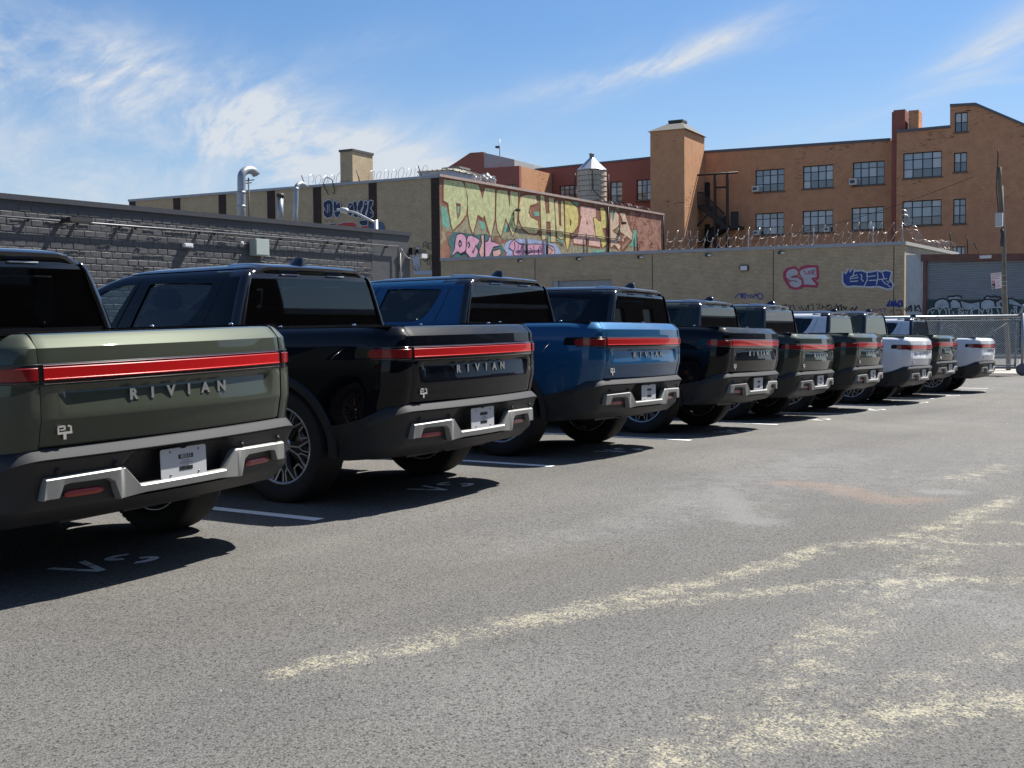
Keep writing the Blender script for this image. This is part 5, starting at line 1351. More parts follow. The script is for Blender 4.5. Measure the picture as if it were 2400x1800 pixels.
# dirty lighter base of the wall
# ------------------------------------------------------------------ shutter building right of it
GB = building('shutter_garage', 'garage with a brown steel frame round a wide grey roller shutter covered in graffiti below', PF)
gx0 = PF.hit(*PX('B6', 1527, 400))[0]; gx1 = PF.hit(*PX('B6', 1630, 400))[0]; gx2 = PF.hit(*PX('B6', 1652, 400))[0]
gt = PF.hit(*PX('B6', 1650, 236)); gb = PF.hit(*PX('B6', 1650, 276)); GX = gx2+15
slope = (PF.hit(*PX('S', 2400, 594))[1]-gt[1])/(PF.hit(*PX('S', 2400, 594))[0]-gt[0])
M_CORR = mat('corrugated_sheet', (.46,.49,.52), rough=.4, metal=.45, noise=.12, nscale=2)
mb = MB(); n = 34; vs = []; L_ = gx1-gx0-.06; zc = gt[1]-.0
for i in range(n*4+1):
    x = gx0+.05+L_*i/(n*4); yy = -.03-.035*(1 if (i//4) % 2 else 0)
    k = i % 4; t_ = [0, 1, 1, 1][k]
    yy = -.03-.03*(.5+.5*cos(2*pi*i/17)); vs += [(x, yy, ZB+.05), (x, yy, zc)]
mb.add(vs, [(2*i, 2*i+2, 2*i+3, 2*i+1) for i in range(n*4)]); cs = mb.build('corrugated_panel', M_CORR, GB)
M_BRN = mat('steel_brown', (.13,.055,.042), rough=.6, noise=.3, nscale=3)
mb = MB(); mb.box(gx1, gx2, -.10, .3, ZB, gt[1]-.004); mb.build('steel_post', M_BRN, GB)
mb = MB(); mb.add([(gx1-.1,-.14,gb[1]),(GX,-.14,gb[1]+slope*15),(GX,.4,gb[1]+slope*15),(gx1-.1,.4,gb[1]),(gx1-.1,-.14,gt[1]),(GX,-.14,gt[1]+slope*15),(GX,.4,gt[1]+slope*15),(gx1-.1,.4,gt[1])],
  [(0,3,2,1),(4,5,6,7),(0,1,5,4),(1,2,6,5),(2,3,7,6),(3,0,4,7)]); mb.build('steel_lintel', M_BRN, GB)
mb = MB(); mb.box(gx1, GX, .4, 20, gt[1]-.3, gt[1]-.1); mb.build('roof', ROOFM, GB)
mb = MB(); mb.box(gx1+.05, GX, .35, .6, ZB, gt[1]-.1); mb.build('back_wall', M_BRN, GB)
M_SL2 = mat('shutter_slate', (.20,.225,.245), rough=.42, metal=.4, noise=.12, nscale=1.2)
mb = MB(); mb.box(gx2, GX, .10, .14, ZB+.15, gb[1]); rs = mb.build('roller_shutter', M_SL2, GB)
shutter(rs, gx2, GX, ZB+.18, gb[1], .09, M_SL2, .115)
mb = MB(); mb.box(gx2, GX, -.02, .09, ZB+.01, ZB+.17); mb.build('kerb_strip', M_CONC, GB)
M_TEAL = mat('spray_dark_teal', (.018,.055,.055), rough=.6, noise=.4, nscale=1.5); M_PALE = mat('spray_pale', (.33,.40,.46), rough=.6, noise=.35, nscale=2)
YG = .055
def gpoly(c, pts, m, dy, nm='painted_area'): mb = MB(); mb.prism(FP(c, pts), YG-dy, None); return mb.build(nm, m, rs)
gpoly('ZG', [(150,395),(1595,395),(1595,1245),(150,1245)], M_TEAL, .0)
for pts in ([(245,520),(250,450),(300,400),(370,380),(440,400),(480,460),(490,520)],[(480,520),(490,430),(520,395),(580,395),(640,440),(660,520)],[(660,520),(650,400),(720,430),(800,445),(900,420),(940,450),(930,530)],[(940,530),(940,440),(1000,395),(1080,390),(1150,420),(1180,520)],[(1180,520),(1180,420),(1250,385),(1290,390),(1290,520)],[(440,385),(460,355),(560,345),(640,345),(665,375),(560,385)],[(990,385),(1030,345),(1090,350),(1120,375)],[(1370,395),(1440,385),(1500,430),(1590,480),(1590,500),(1370,460)]): gpoly('ZG', pts, M_PALE, .004)
def gs(sets, w, m, dy):
    for pts in sets: mb = MB(); mb.ribbon(FP('ZG', pts), w, YG-dy); mb.build('tag_stroke', m, rs)
gs([[(245,520),(250,450),(300,400),(370,380),(440,400),(480,460),(490,530)],[(480,440),(520,395),(580,395),(640,440),(660,520)],[(440,380),(470,350),(550,350),(570,340),(640,345),(665,375)],[(650,400),(720,430),(800,445),(900,425),(940,390)],[(940,530),(940,440),(1000,395),(1080,390),(1150,420),(1180,520)],[(990,385),(1040,342),(1100,360),(1150,345),(1250,365)],[(1170,430),(1250,385),(1420,380),(1500,430),(1590,480)],[(1250,440),(1250,480),(1290,510)]], .075, SPK, .008)
gs([[(150,620),(160,560),(230,525),(310,535),(330,610)],[(330,620),(340,560),(380,510),(430,570),(430,620)],[(200,565),(225,600),(250,560)],[(225,600),(222,625)],[(445,545),(470,530),(480,620)],[(490,540),(510,530)],[(535,570),(540,620)],[(600,560),(640,530),(690,545)],[(620,590),(650,570),(660,610),(630,615),(610,600),(640,560)],[(670,615),(685,560),(690,610)],[(715,570),(735,620),(755,565)],[(700,530),(760,540),(810,525)],[(790,620),(800,560),(820,540)],[(820,620),(815,560),(860,535),(920,530),(920,620)],[(940,540),(975,610)],[(970,590),(1000,530),(1100,515),(1240,510),(1290,560)],[(1035,535),(1040,575),(1065,570),(1070,530)],[(1065,575),(1050,625)],[(1105,530),(1115,580),(1090,610),(1110,620),(1120,590)],[(1190,530),(1215,590),(1215,625)],[(1270,540),(1268,600)],[(1390,620),(1405,545),(1470,620)],[(1425,510),(1455,490),(1450,600)],[(1455,500),(1485,500),(1475,545),(1490,610)]], .05, SPW, .010)
rn = random.Random(11); sq = []
for k in range(46):
    x, z = rn.uniform(200, 1560), rn.uniform(700, 1230); pts = [(x, z)]; a = rn.uniform(0, 6)
    for i in range(5): a += rn.uniform(-1.3, 1.3); pts.append((pts[-1][0]+28*cos(a), pts[-1][1]+28*sin(a)))
    sq.append(pts)
mb = MB()
for pts in sq: mb.ribbon(FP('ZG', pts), .035, YG-.010)
tag(mb.build('scribbled_tags', M_PALE, rs), kind='stuff')
def _corr(sets):
    for pts in sets: mb = MB(); mb.ribbon(FP('ZF', pts), .06, -.075); mb.build('tag_stroke', SPK, GB)
_corr([[(150,180),(190,230),(205,170),(160,160)],[(230,130),(225,225),(250,120)],[(270,110),(275,225)],[(330,110),(335,220)],[(320,180),(400,110)],[(350,190),(440,235),(400,120)]])
q = PF.hit(*PX('B5', 1290, 1590)); mb = MB(); mb.box(q[0]-.25, q[0]+.25, -.34, -.141, q[1]-.06, q[1]+.08); mb.build('lintel_lamp', M_LAMPW, GB)
# ------------------------------------------------------------------ orange factory far behind
RB = building('brick_factory', 'large orange painted brick factory behind with stair tower, fire escape and steel windows', PR)
M_OR = brick_mat('orange_paint', (.62,.31,.165), (.56,.28,.15), (.48,.255,.15), .203, .0675, .006, .14, patch=((.38,.34,.31), .635, .11), bump=.4, chips=(.10,.045,.025))
M_OR2 = brick_mat('orange_paint_worn', (.62,.31,.165), (.56,.28,.15), (.48,.255,.15), .203, .0675, .006, .14, patch=((.44,.40,.38), .585, .13), bump=.4, chips=(.10,.045,.025))
M_ORT = brick_mat('orange_paint_tower', (.58,.30,.16), (.52,.27,.14), (.44,.24,.14), .203, .0675, .006, .12, bump=.4, chips=(.10,.045,.025))
M_RB = mat('oxblood_paint', (.31,.105,.078), rough=.85, noise=.12, nscale=.4, bump=.4, bscale=12)
ZR = ZB-.2
R_ = lambda c, x, z: PR.hit(*PX(c, x, z))
rnw = random.Random(21)
wins = [('B4',[(995,548),(1248,533),(998,738),(1248,730)]),('B4',[(1407,515),(1670,497),(1407,712),(1670,697)]),('B4',[(1837,483),(2113,462),(1840,685),(2112,668)]),
        ('B4',[(995,925),(1245,910),(995,1110),(1245,1103)]),('B4',[(1403,903),(1667,887),(1405,1093),(1667,1083)]),('B4',[(1828,875),(2108,858),(1828,1072),(2105,1055)])]
wr = [rect_of(quad_hit(PR, c, p)) for c, p in wins]
doorU = rect_of(quad_hit(PR, 'B4', [(525,657),(605,652),(525,865),(605,862)])); doorL = rect_of(quad_hit(PR, 'B4', [(518,1018),(605,1012),(518,1240),(605,1240)]))
xm0 = R_('B4', 505, 400); xm1 = R_('B4', 2165, 295)
wall(RB, 'main_wall', [(xm0[0]-4, ZR), (xm1[0]+.3, ZR), (xm1[0]+.3, xm1[1]), (xm0[0]-4, xm0[1])], M_OR, 0, .5, wr+[doorU, doorL])
coping(RB, (xm0[0]-4, xm0[1]), (xm1[0], xm1[1]), .22, -.1, .5, mat('coping_slate', (.12,.13,.15), rough=.7))
for r in wr: window(RB, r, .16, 4, (.27,.38,.35), rnw)
for d in (doorU, doorL):
    mb = MB(); mb.box(d[0], d[1], .2, .26, d[2], d[3]); mb.build('door', mat('door_dark', (.02,.025,.028), rough=.5), RB)
# right block standing 1.2 m proud
PR2 = Plane((PR.P-PR.n*1.6).to_tuple(), dF)
RB2 = RB
def r2part(name, mb, m, parent=RB, label=None): in_frame(mb, PR2, RB); o = mb.build(name, m, parent); return o
Q2 = lambda c, x, z: PR2.hit(*PX(c, x, z))
a = Q2('B5', 422, 378); b_ = Q2('B5', 940, 330); c_ = Q2('B5', 940, 125); d_ = Q2('B5', 1190, 112); e_ = Q2('B5', 1659, 312)
es = (e_[1]-d_[1])/(e_[0]-d_[0]); e2 = (e_[0]+8, e_[1]+es*8)
w2 = [('B5',[(483,578),(862,550),(485,825),(860,800)]),('B5',[(473,1045),(858,1022),(478,1285),(855,1270)]),('B5',[(985,178),(1113,178),(985,373),(1110,368)]),('B5',[(977,570),(1107,567),(977,760),(1102,755)]),('B5',[(972,1020),(1097,1017),(968,1265),(1092,1262)])]
wr2 = [rect_of(quad_hit(PR2, c, p)) for c, p in w2]
low = [rect_of(quad_hit(PR2, 'B5', p)) for p in ([(740,1495),(850,1492),(742,1640),(850,1640)],[(962,1485),(1088,1480),(962,1640),(1088,1640)])]
mb = MB(); mb.prism([(a[0], ZR), (e2[0], ZR), e2, d_, c_, b_, a], 0, 2.4, [[(p[0],p[2]),(p[1],p[2]),(p[1],p[3]),(p[0],p[3])] for p in wr2+low]); r2part('end_block_wall', mb, M_OR2)
def r2win(rc, nx, rows):
    o = window(None, rc, .16, nx, rows, rnw)
    # carry the window over to the proud plane
    o.parent = RB; p = PR2.P-PR.P; o.location = (p.dot(PR.d), p.dot(PR.n), 0); return o
for i, r in enumerate(wr2): r2win(r, 4 if i < 2 else 2, (.27,.38,.35) if i < 2 or i == 4 else (.5,.5))
for r in low: r2win(r, 3, (.5,.5))
for p, q in ((a, b_), (c_, d_), (d_, e2)):
    o = coping(RB, p, q, .2, -.12, .6, mat('coping_slate', (.12,.13,.15))); pv = PR2.P-PR.P; o.location = (pv.dot(PR.d), pv.dot(PR.n), 0)
mb = MB(); mb.box(c_[0], e2[0], 2.4, 14, ZR, b_[1]-1); r2part('end_block_core', mb, M_RB)
# oxblood downpipe shaft and chimney between the two parts
cx0 = Q2('B5', 366, 300)[0]; cx1 = Q2('B5', 421, 300)[0]; cx2 = Q2('B5', 497, 300)[0]; ctop = Q2('B5', 430, 150)[1]; ctop0 = Q2('B5', 385, 168)[1]
mb = MB(); mb.box(cx0, cx1-.01, .35, 2.2, ZR, ctop0); r2part('chimney_shaft', mb, M_RB)
chm = thing('brick_chimney', 'dark red brick chimney stack rising beside the orange factory end block', 'chimney', (PR.P.x, PR.P.y, 0), PR.ang)
mb = MB(); mb.box(cx1-.3, cx2, .25, 1.8, a[1]-.6, ctop); in_frame(mb, PR2, chm); mb.build('stack', M_RB, chm)
mb = MB(); mb.box(cx2+.22, cx2+1.0, .5, 2.2, a[1]-.6, ctop-.10); in_frame(mb, PR2, chm); mb.build('flue', M_ORT, chm)  # orange block for the stack's lit side, sunlight painted as colour
# stair tower
tz = [R_('B4', 88, 215), R_('B4', 383, 192)]
PT = Plane((PR.P-PR.n*5.2).to_tuple(), dF)
t0 = PT.hit(*PX('B4', 88, 215)); t1 = PT.hit(*PX('B4', 383, 192)); 
mb = MB(); mb.box(t0[0], t1[0], 0, 5.2-.001, ZR, (t0[1]+t1[1])/2); in_frame(mb, PT, RB); mb.build('stair_tower', M_ORT, RB)
zt = (t0[1]+t1[1])/2; mb = MB(); ex_ = .18; xm = (t0[0]+t1[0])/2; hh = .95; kk = .55
vs = [(t0[0]-ex_,-ex_,zt),(t1[0]+ex_,-ex_,zt),(t1[0]+ex_,5.2+ex_,zt),(t0[0]-ex_,5.2+ex_,zt)]+[(xm-kk,2.1,zt+hh),(xm+kk,2.1,zt+hh),(xm+kk,3.1,zt+hh),(xm-kk,3.1,zt+hh)]
mb.add(vs, [(0,1,5,4),(1,2,6,5),(2,3,7,6),(3,0,4,7),(4,5,6,7),(0,3,2,1)]); in_frame(mb, PT, RB); mb.build('tower_roof', mat('slate_roof', (.07,.067,.060), rough=.8, noise=.2), RB)
mb = MB(); mb.box(xm-kk-.1, xm+kk+.1, 2.0, 3.2, zt+hh+.003, zt+hh+.22); in_frame(mb, PT, RB); mb.build('roof_cap', mat('slate_roof', (.16,.155,.15)), RB)
# left oxblood wing
wl = [('B3',[(1140,497),(1300,488),(1140,618),(1300,612)]),('B3',[(1578,464),(1682,457),(1578,645),(1682,640)]),('B3',[(1806,446),(1935,438),(1806,625),(1935,620)]),('B3',[(655,492),(762,488),(655,600),(762,600)])]
wlr = [rect_of(quad_hit(PR, c, p)) for c, p in wl]
l0 = R_('B3', 930, 366); l1 = R_('B3', 1945, 259)
wall(RB, 'left_wing_wall', [(l0[0]-1, ZR), (l1[0]+.5, ZR), (l1[0]+.5, l1[1]), (l0[0]-1, l0[1])], M_RB, .2, .7, [(q[0], q[1], q[2], q[3]) for q in wlr[:3]])
for r, nx in zip(wlr[:3], (4, 2, 3)): window(RB, r, .34, nx, (.27,.38,.35), rnw)
o = coping(RB, (l0[0]-1, l0[1]), l1, .16, .1, .7, mat('coping_slate', (.12,.13,.15)))
# far-left block, proud of the wing, its return wall orange with sunlight put into the colour
PQ = Plane((PR.P-PR.n*6.5).to_tuple(), dF)
h_ = lambda c, x, z: PQ.hit(*PX(c, x, z))
k0, k1, k2, k3, k4 = h_('B3',228,312), h_('B3',375,214), h_('B3',492,206), h_('B3',492,347), h_('B3',800,326)
mb = MB(); wk = rect_of(quad_hit(PQ, 'B3', [(655,492),(762,488),(655,620),(762,620)]))
mb.prism([(k0[0]-8, ZR), (k4[0], ZR), k4, k3, k2, k1, k0, (k0[0]-8, k0[1]-3.5)], 0, .4, [[(wk[0],wk[2]),(wk[1],wk[2]),(wk[1],wk[3]),(wk[0],wk[3])]]); in_frame(mb, PQ, RB); mb.build('gable_block_wall', M_RB, RB)
o = window(None, wk, .16, 4, (.27,.38,.35), rnw); o.parent = RB; pv = PQ.P-PR.P; o.location = (pv.dot(PR.d), pv.dot(PR.n), 0)
mb = MB(); zr2 = l0[1]
mb.add([(k4[0]-.001,.4,ZR),(k4[0]-.001,6.6,ZR),(k4[0]-.001,6.6,k4[1]-.0),(k4[0]-.001,.4,k4[1])], [(0,1,2,3)]); mb.add([(k4[0]-.4,.4,ZR),(k4[0]-.4,6.6,ZR),(k4[0]-.4,6.6,k4[1]),(k4[0]-.4,.4,k4[1])], [(3,2,1,0)]); mb.add([(k4[0]-.4,.4,k4[1]),(k4[0]-.001,.4,k4[1]),(k4[0]-.001,6.6,k4[1]),(k4[0]-.4,6.6,k4[1])],[(0,1,2,3)])
in_frame(mb, PQ, RB); mb.build('return_wall', M_ORT, RB)
g0 = h_('B3', 490, 207); g1 = h_('B3', 645, 243)
PH = thing('roof_penthouse', 'pale grey rooftop penthouse box on the dark red factory wing', 'rooftop hut', (PR.P.x, PR.P.y, 0), PR.ang)
mb = MB(); mb.add([(g0[0]+.01,.1,k4[1]-1),(g1[0],2.5,k4[1]-1),(g1[0],9,k4[1]-1),(g0[0]+.01,9,k4[1]-1),(g0[0]+.01,.1,g0[1]-.05),(g1[0],2.5,g1[1]),(g1[0],9,g1[1]),(g0[0]+.01,9,g0[1]-.05)], [(0,3,2,1),(4,5,6,7),(0,1,5,4),(1,2,6,5),(2,3,7,6),(3,0,4,7)])
in_frame(mb, PQ, PH); mb.build('hut_wall', mat('render_grey', (.36,.37,.38), rough=.9, noise=.1), PH)
an = thing('roof_antenna', 'thin mast antenna standing on the grey rooftop penthouse', 'antenna', (PR.P.x, PR.P.y, 0), PR.ang)
ax = h_('B3', 604, 240); at_ = h_('B3', 612, 85); mb = MB(); mb.tube([(ax[0],.6,ax[1]-1.5),(ax[0],.6,at_[1])], .045, 5); in_frame(mb, PQ, an); mb.build('mast', M_GALV, an)
mb = MB(); mb.box(ax[0]-.35, ax[0]-.05, .4, .8, h_('B3',600,165)[1], h_('B3',600,148)[1]); in_frame(mb, PQ, an); mb.build('antenna_head', M_PIPE, an)
# air conditioners
for i, (c, x0, z0, x1, z1, lb) in enumerate([('B4',982,693,1042,737,'upper left orange factory window, above the other unit'),('B4',990,1075,1042,1112,'lower left orange factory window below another unit'),('B4',1600,1043,1648,1083,'middle window of the lower factory storey'),('B4',1818,628,1885,678,'right upper window of the orange factory, largest one')]):
    p, q = R_(c, x0, z0), R_(c, x1, z1); ac = thing('air_conditioner', 'white air conditioner in the '+lb, 'air conditioner', (PR.P.x, PR.P.y, 0), PR.ang, 'window air conditioners on the factory')
    mb = MB(); mb.box(p[0], q[0], -.55, .15, q[1], p[1]); mb.build('casing', mat('ac_white', (.60,.60,.57), rough=.5), ac)
    mb = MB(); w_ = q[0]-p[0]; mb.box(p[0]+w_*.12, p[0]+w_*.72, -.56, -.551, q[1]+.12, p[1]-.12); mb.build('grille', mat('ac_grille', (.07,.08,.09), rough=.5), ac)
# fire escape
FE = thing('fire_escape', 'black iron fire escape with zigzag stairs beside the orange stair tower', 'fire escape', (PR.P.x, PR.P.y, 0), PR.ang)
M_IRON = mat('iron_black', (.02,.02,.022), rough=.6)
f_ = lambda x, z: R_('B4', x, z)
def fe(name, mb): return mb.build(name, M_IRON, FE)
YF0, YF1 = -1.9, -.1
p0, p1 = f_(405, 878), f_(605, 866); q0, q1 = f_(700, 1048), f_(905, 1040)
mb = MB(); mb.box(p0[0], p1[0]+.3, YF0, YF1, p1[1]-.22, p1[1]); fe('landing', mb)
mb = MB(); mb.box(q0[0]+.5, q1[0], YF0, YF1, q1[1]-.22, q1[1]); fe('landing', mb)
def stairs(a, b, y0, y1, n=13):
    mb = MB(); w = .1
    mb.obox((a[0], y0, a[1]), (b[0], y0, b[1]), .08, .42); mb2 = MB(); mb2.obox((a[0], y1, a[1]), (b[0], y1, b[1]), .08, .42)
    fe('stringer', mb); fe('stringer', mb2)
    for i in range(n):
        t = (i+.5)/n; x = a[0]+(b[0]-a[0])*t; z = a[1]+(b[1]-a[1])*t; mb = MB(); mb.box(x-.14, x+.14, y0+.04, y1-.04, z-.02, z+.02); fe('tread', mb)
stairs((f_(585,870)[0], p1[1]-.06), (f_(790,1030)[0], q1[1]-.06), YF0, YF0+.8)
stairs((f_(745,1048)[0], q1[1]-.06), (f_(600,1150)[0], f_(600,1160)[1]), YF0+.9, YF1)
pb = (p0[0], R_('B4', 405, 1260)[1])
mb = MB(); mb.box(p0[0], p1[0]+.3, YF0, YF1, f_(600,1150)[1]-.2, f_(600,1150)[1]-.1); fe('landing', mb)
for x, zt_ in ((522,600),(707,600),(812,590)):
    xx = f_(x, 700)[0]; mb = MB(); mb.box(xx-.10, xx+.10, YF0-.10, YF0+.10, ZR, f_(x, zt_)[1]); fe('upright', mb)
for (xa, za), (xb, zb) in (((400,620),(510,605)),((505,615),(905,590)),((707,718),(812,714)),((525,1085),(640,950)),((650,1140),(755,1245))):
    a, b = f_(xa, za), f_(xb, zb); mb = MB(); mb.tube([(a[0],YF0,a[1]),(b[0],YF0,b[1])], .09, 5); fe('brace', mb)
def railing(a, b, h=1.1, y=YF0, n=14):
    mb = MB(); mb.tube([(a[0],y,a[1]+h),(b[0],y,b[1]+h)], .05, 5)
    for i in range(n+1):
        t = i/n; x = a[0]+(b[0]-a[0])*t; z = a[1]+(b[1]-a[1])*t; mb.tube([(x,y,z),(x,y,z+h)], .04, 4, cap=False)
    tag(mb.build('railing', M_IRON, FE), kind='stuff')
railing((p0[0],p1[1]),(p1[0]-.1,p1[1]), 1.1, n=16); railing((q0[0]+1.5,q1[1]),(q1[0],q1[1]),1.15,n=14)
railing((f_(600,870)[0],p1[1]),(f_(785,1030)[0],q1[1]),1.1,n=18); railing((f_(745,1048)[0],q1[1]),(f_(610,1150)[0],f_(600,1160)[1]),1.0,YF1-.1,n=14)
railing((f_(402,1180)[0],f_(402,1180)[1]),(f_(500,1180)[0],f_(402,1180)[1]),1.6,n=10)
# scaffold screen (dark wall panel by the upper landing)
mb = MB(); a = f_(400, 622); b = f_(522, 865); mb.box(a[0]+.3, b[0], YF1-.02, -.03, b[1], a[1]); mb.build('screen_panel', mat('panel_rust', (.10,.05,.03), rough=.8, noise=.4, nscale=1.5), FE)
# ------------------------------------------------------------------ water tank on the warehouse roof
wd = (ray(*PX('B3', 1428, 500))); wd2 = Vector((wd.x, wd.y)); kk_ = 66.0/wd2.length
def at_depth(c, x, z, dist):
    d = ray(*PX(c, x, z)); k = dist/hypot(d.x, d.y); return Vector((d.x*k, d.y*k, d.z*k+CAM_Z))
TKD = 103.0
cb_ = at_depth('B3', 1428, 640, TKD); rl_ = at_depth('B3', 1300, 500, TKD); rr_ = at_depth('B3', 1555, 500, TKD); RT = (rr_-rl_).length/2
zb_ = at_depth('B3', 1428, 760, TKD).z; zs_ = at_depth('B3', 1428, 368, TKD).z; za_ = at_depth('B3', 1428, 258, TKD).z; zc_ = at_depth('B3', 1428, 225, TKD).z
WT = thing('water_tank', 'round pale wooden water tank with silver cone roof behind the mural wall', 'water tank', (cb_.x, cb_.y, 0))
mb = MB(); n = 40; rn = random.Random(2)
for i in range(n):   # staves
    a0, a1 = 2*pi*i/n+.012, 2*pi*(i+1)/n-.012; r = RT*(1+rn.uniform(-.006, .004)); m1 = MB()
    m1.add([(r*cos(a0),r*sin(a0),zb_),(r*cos(a1),r*sin(a1),zb_),(r*cos(a1),r*sin(a1),zs_),(r*cos(a0),r*sin(a0),zs_),(.9*r*cos(a0),.9*r*sin(a0),zb_),(.9*r*cos(a1),.9*r*sin(a1),zb_),(.9*r*cos(a1),.9*r*sin(a1),zs_),(.9*r*cos(a0),.9*r*sin(a0),zs_)],
           [(0,1,2,3),(0,3,7,4),(1,5,6,2),(3,2,6,7)]); m1.build('stave', mat('tank_wood', (.58,.51,.41), rough=.85, noise=.2, nscale=2.5), WT)
for i in range(9):
    z = zb_+.3+(zs_-zb_-.4)*i/8; mb = MB(); mb.lathe([(0,RT*1.004),(0,RT*1.018),(.05,RT*1.018),(.05,RT*1.004)], 40, 'z', (0,0,z), True); mb.build('hoop', mat('hoop_steel', (.22,.18,.16), rough=.6), WT)
mb = MB(); nn = 14
for i in range(nn):
    a0, a1 = 2*pi*i/nn, 2*pi*(i+1)/nn; m1 = MB(); R2 = RT*1.05; e = .01*(i % 2)
    m1.add([(R2*cos(a0),R2*sin(a0),zs_+e),(R2*cos(a1),R2*sin(a1),zs_+e),(.14*RT*cos(a1),.14*RT*sin(a1),za_+e),(.14*RT*cos(a0),.14*RT*sin(a0),za_+e)], [(0,1,2,3)]); m1.build('roof_sheet', mat('tank_roof', (.45,.47,.50), rough=.35, metal=.7, noise=.1), WT)
mb = MB(); mb.lathe([(0,.01),(0,.15*RT),(.35,.15*RT),(.35,.20*RT),(.42,.20*RT),(.45,.01)], 16, 'z', (0,0,za_-.05)); mb.build('vent_cap', M_GALV, WT)
tn = Vector((-cb_.x, -cb_.y)).normalized(); tt = Vector((-tn.y, tn.x)) ; tt = -tt if tt.dot(Vector((r0.x, r0.y))) < 0 else tt
def tl_(c, x, z, off):   # point in front of the tank
    p = at_depth(c, x, z, TKD-RT-off); return (p.x-cb_.x, p.y-cb_.y, p.z)
mb = MB(); mb.tube([tl_('B3',1412,355,.2), tl_('B3',1435,352,.2), tl_('B3',1435,530,.3), tl_('B3',1580,670,.6), tl_('B3',1582,740,.6)], .06, 6); mb.build('feed_pipe', M_PIPE, WT)
for x, z1, z2 in ((1283,390,640),(1572,400,660)): mb = MB(); mb.tube([tl_('B3',x,z1,-.5), tl_('B3',x,z2,-.5)], .05, 5); mb.build('guide_pipe', M_PIPE, WT)
# ------------------------------------------------------------------ rooftop skylight with hipped roof on the warehouse
SKL = thing('roof_skylight', 'low white rooftop monitor with a shallow ribbed hip roof behind the corner', 'skylight', (PF.P.x, PF.P.y, 0), PF.ang)
PS = Plane((PF.P+PF.n*4.0).to_tuple(), dF)
s_ = lambda x, z: PS.hit(*PX('SK', x, z))
bx0, bx1 = s_(620, 440)[0], s_(1320, 440)[0]; bzb, bzt = s_(620, 580)[1]-.8, s_(620, 440)[1]
dpt = 5.6
mb = MB(); mb.box(bx0, bx1, 0, dpt, bzb, bzt); in_frame(mb, PS, SKL); mb.build('curb_wall', mat('painted_white_metal', (.42,.46,.52), rough=.6, noise=.15, nscale=1.5), SKL)
mcx = (bx0+bx1)/2; zap = s_(1200, 265)[1]; rz0 = bzt+.002; w_ = .45
for (pa, pb_, ia, ib) in (((bx0-.15,-.15),(bx1+.15,-.15),(mcx-w_,dpt/2-w_),(mcx+w_,dpt/2-w_)),((bx1+.15,-.15),(bx1+.15,dpt+.15),(mcx+w_,dpt/2-w_),(mcx+w_,dpt/2+w_)),((bx1+.15,dpt+.15),(bx0-.15,dpt+.15),(mcx+w_,dpt/2+w_),(mcx-w_,dpt/2+w_)),((bx0-.15,dpt+.15),(bx0-.15,-.15),(mcx-w_,dpt/2+w_),(mcx-w_,dpt/2-w_))):
    mb = MB(); mb.add([(*pa,rz0),(*pb_,rz0),(*ib,zap),(*ia,zap)], [(0,1,2,3)]); in_frame(mb, PS, SKL); mb.build('roof_slope', mat('skylight_glaze', (.32,.30,.23), rough=.5, noise=.2, nscale=2), SKL)
    for i in range(7):
        t = (i+.5)/7; a = (pa[0]+(pb_[0]-pa[0])*t, pa[1]+(pb_[1]-pa[1])*t, rz0+.03); b = (ia[0]+(ib[0]-ia[0])*t, ia[1]+(ib[1]-ia[1])*t, zap+.03)
        mb = MB(); mb.obox(a, b, .10, .06); in_frame(mb, PS, SKL); mb.build('glazing_bar', mat('bar_pale', (.40,.39,.33), rough=.6), SKL)
mb = MB(); mb.box(mcx-w_*1.5, mcx+w_*1.5, dpt/2-w_*1.5, dpt/2+w_*1.5, zap+.05, zap+.17); in_frame(mb, PS, SKL); mb.build('ridge_vent', mat('vent_grey', (.20,.20,.18), rough=.7), SKL)
# white plastic bags caught on the parapet
rn = random.Random(9)
for i, (x, z, s, lb) in enumerate([(720,165,.16,'thin white plastic scrap standing on the tiled parapet, nearest the skylight'),(800,200,.16,'small crumpled white plastic bag on the mural parapet beside the larger heap'),(920,200,.28,'large white heap of plastic bags caught on the mural wall parapet'),(1025,170,.24,'tall white plastic bag standing at the right end of the heap')]):
    q = PM.hit(*PX('C5', x, z)); bm = bmesh.new(); bmesh.ops.create_icosphere(bm, subdivisions=3, radius=1)
    for v in bm.verts:
        k = 1+.35*sin(v.co.x*7+i)*cos(v.co.z*5+i*2)+rn.uniform(-.12,.12); v.co = Vector((v.co.x*s*k*(1 if i != 2 else 1.7), v.co.y*s*k, v.co.z*s*1.2*k))
    me = bpy.data.meshes.new('plastic_bag'); bm.to_mesh(me); bm.free(); me.materials.append(mat('bag_white', (.42,.41,.40), rough=.5)); o = link('plastic_bag', me)
    w = PM.w(q[0], .2, 0); o.location = (w.x, w.y, mz(q[0])+.15+s*.9); tag(o, lb, 'plastic bag')
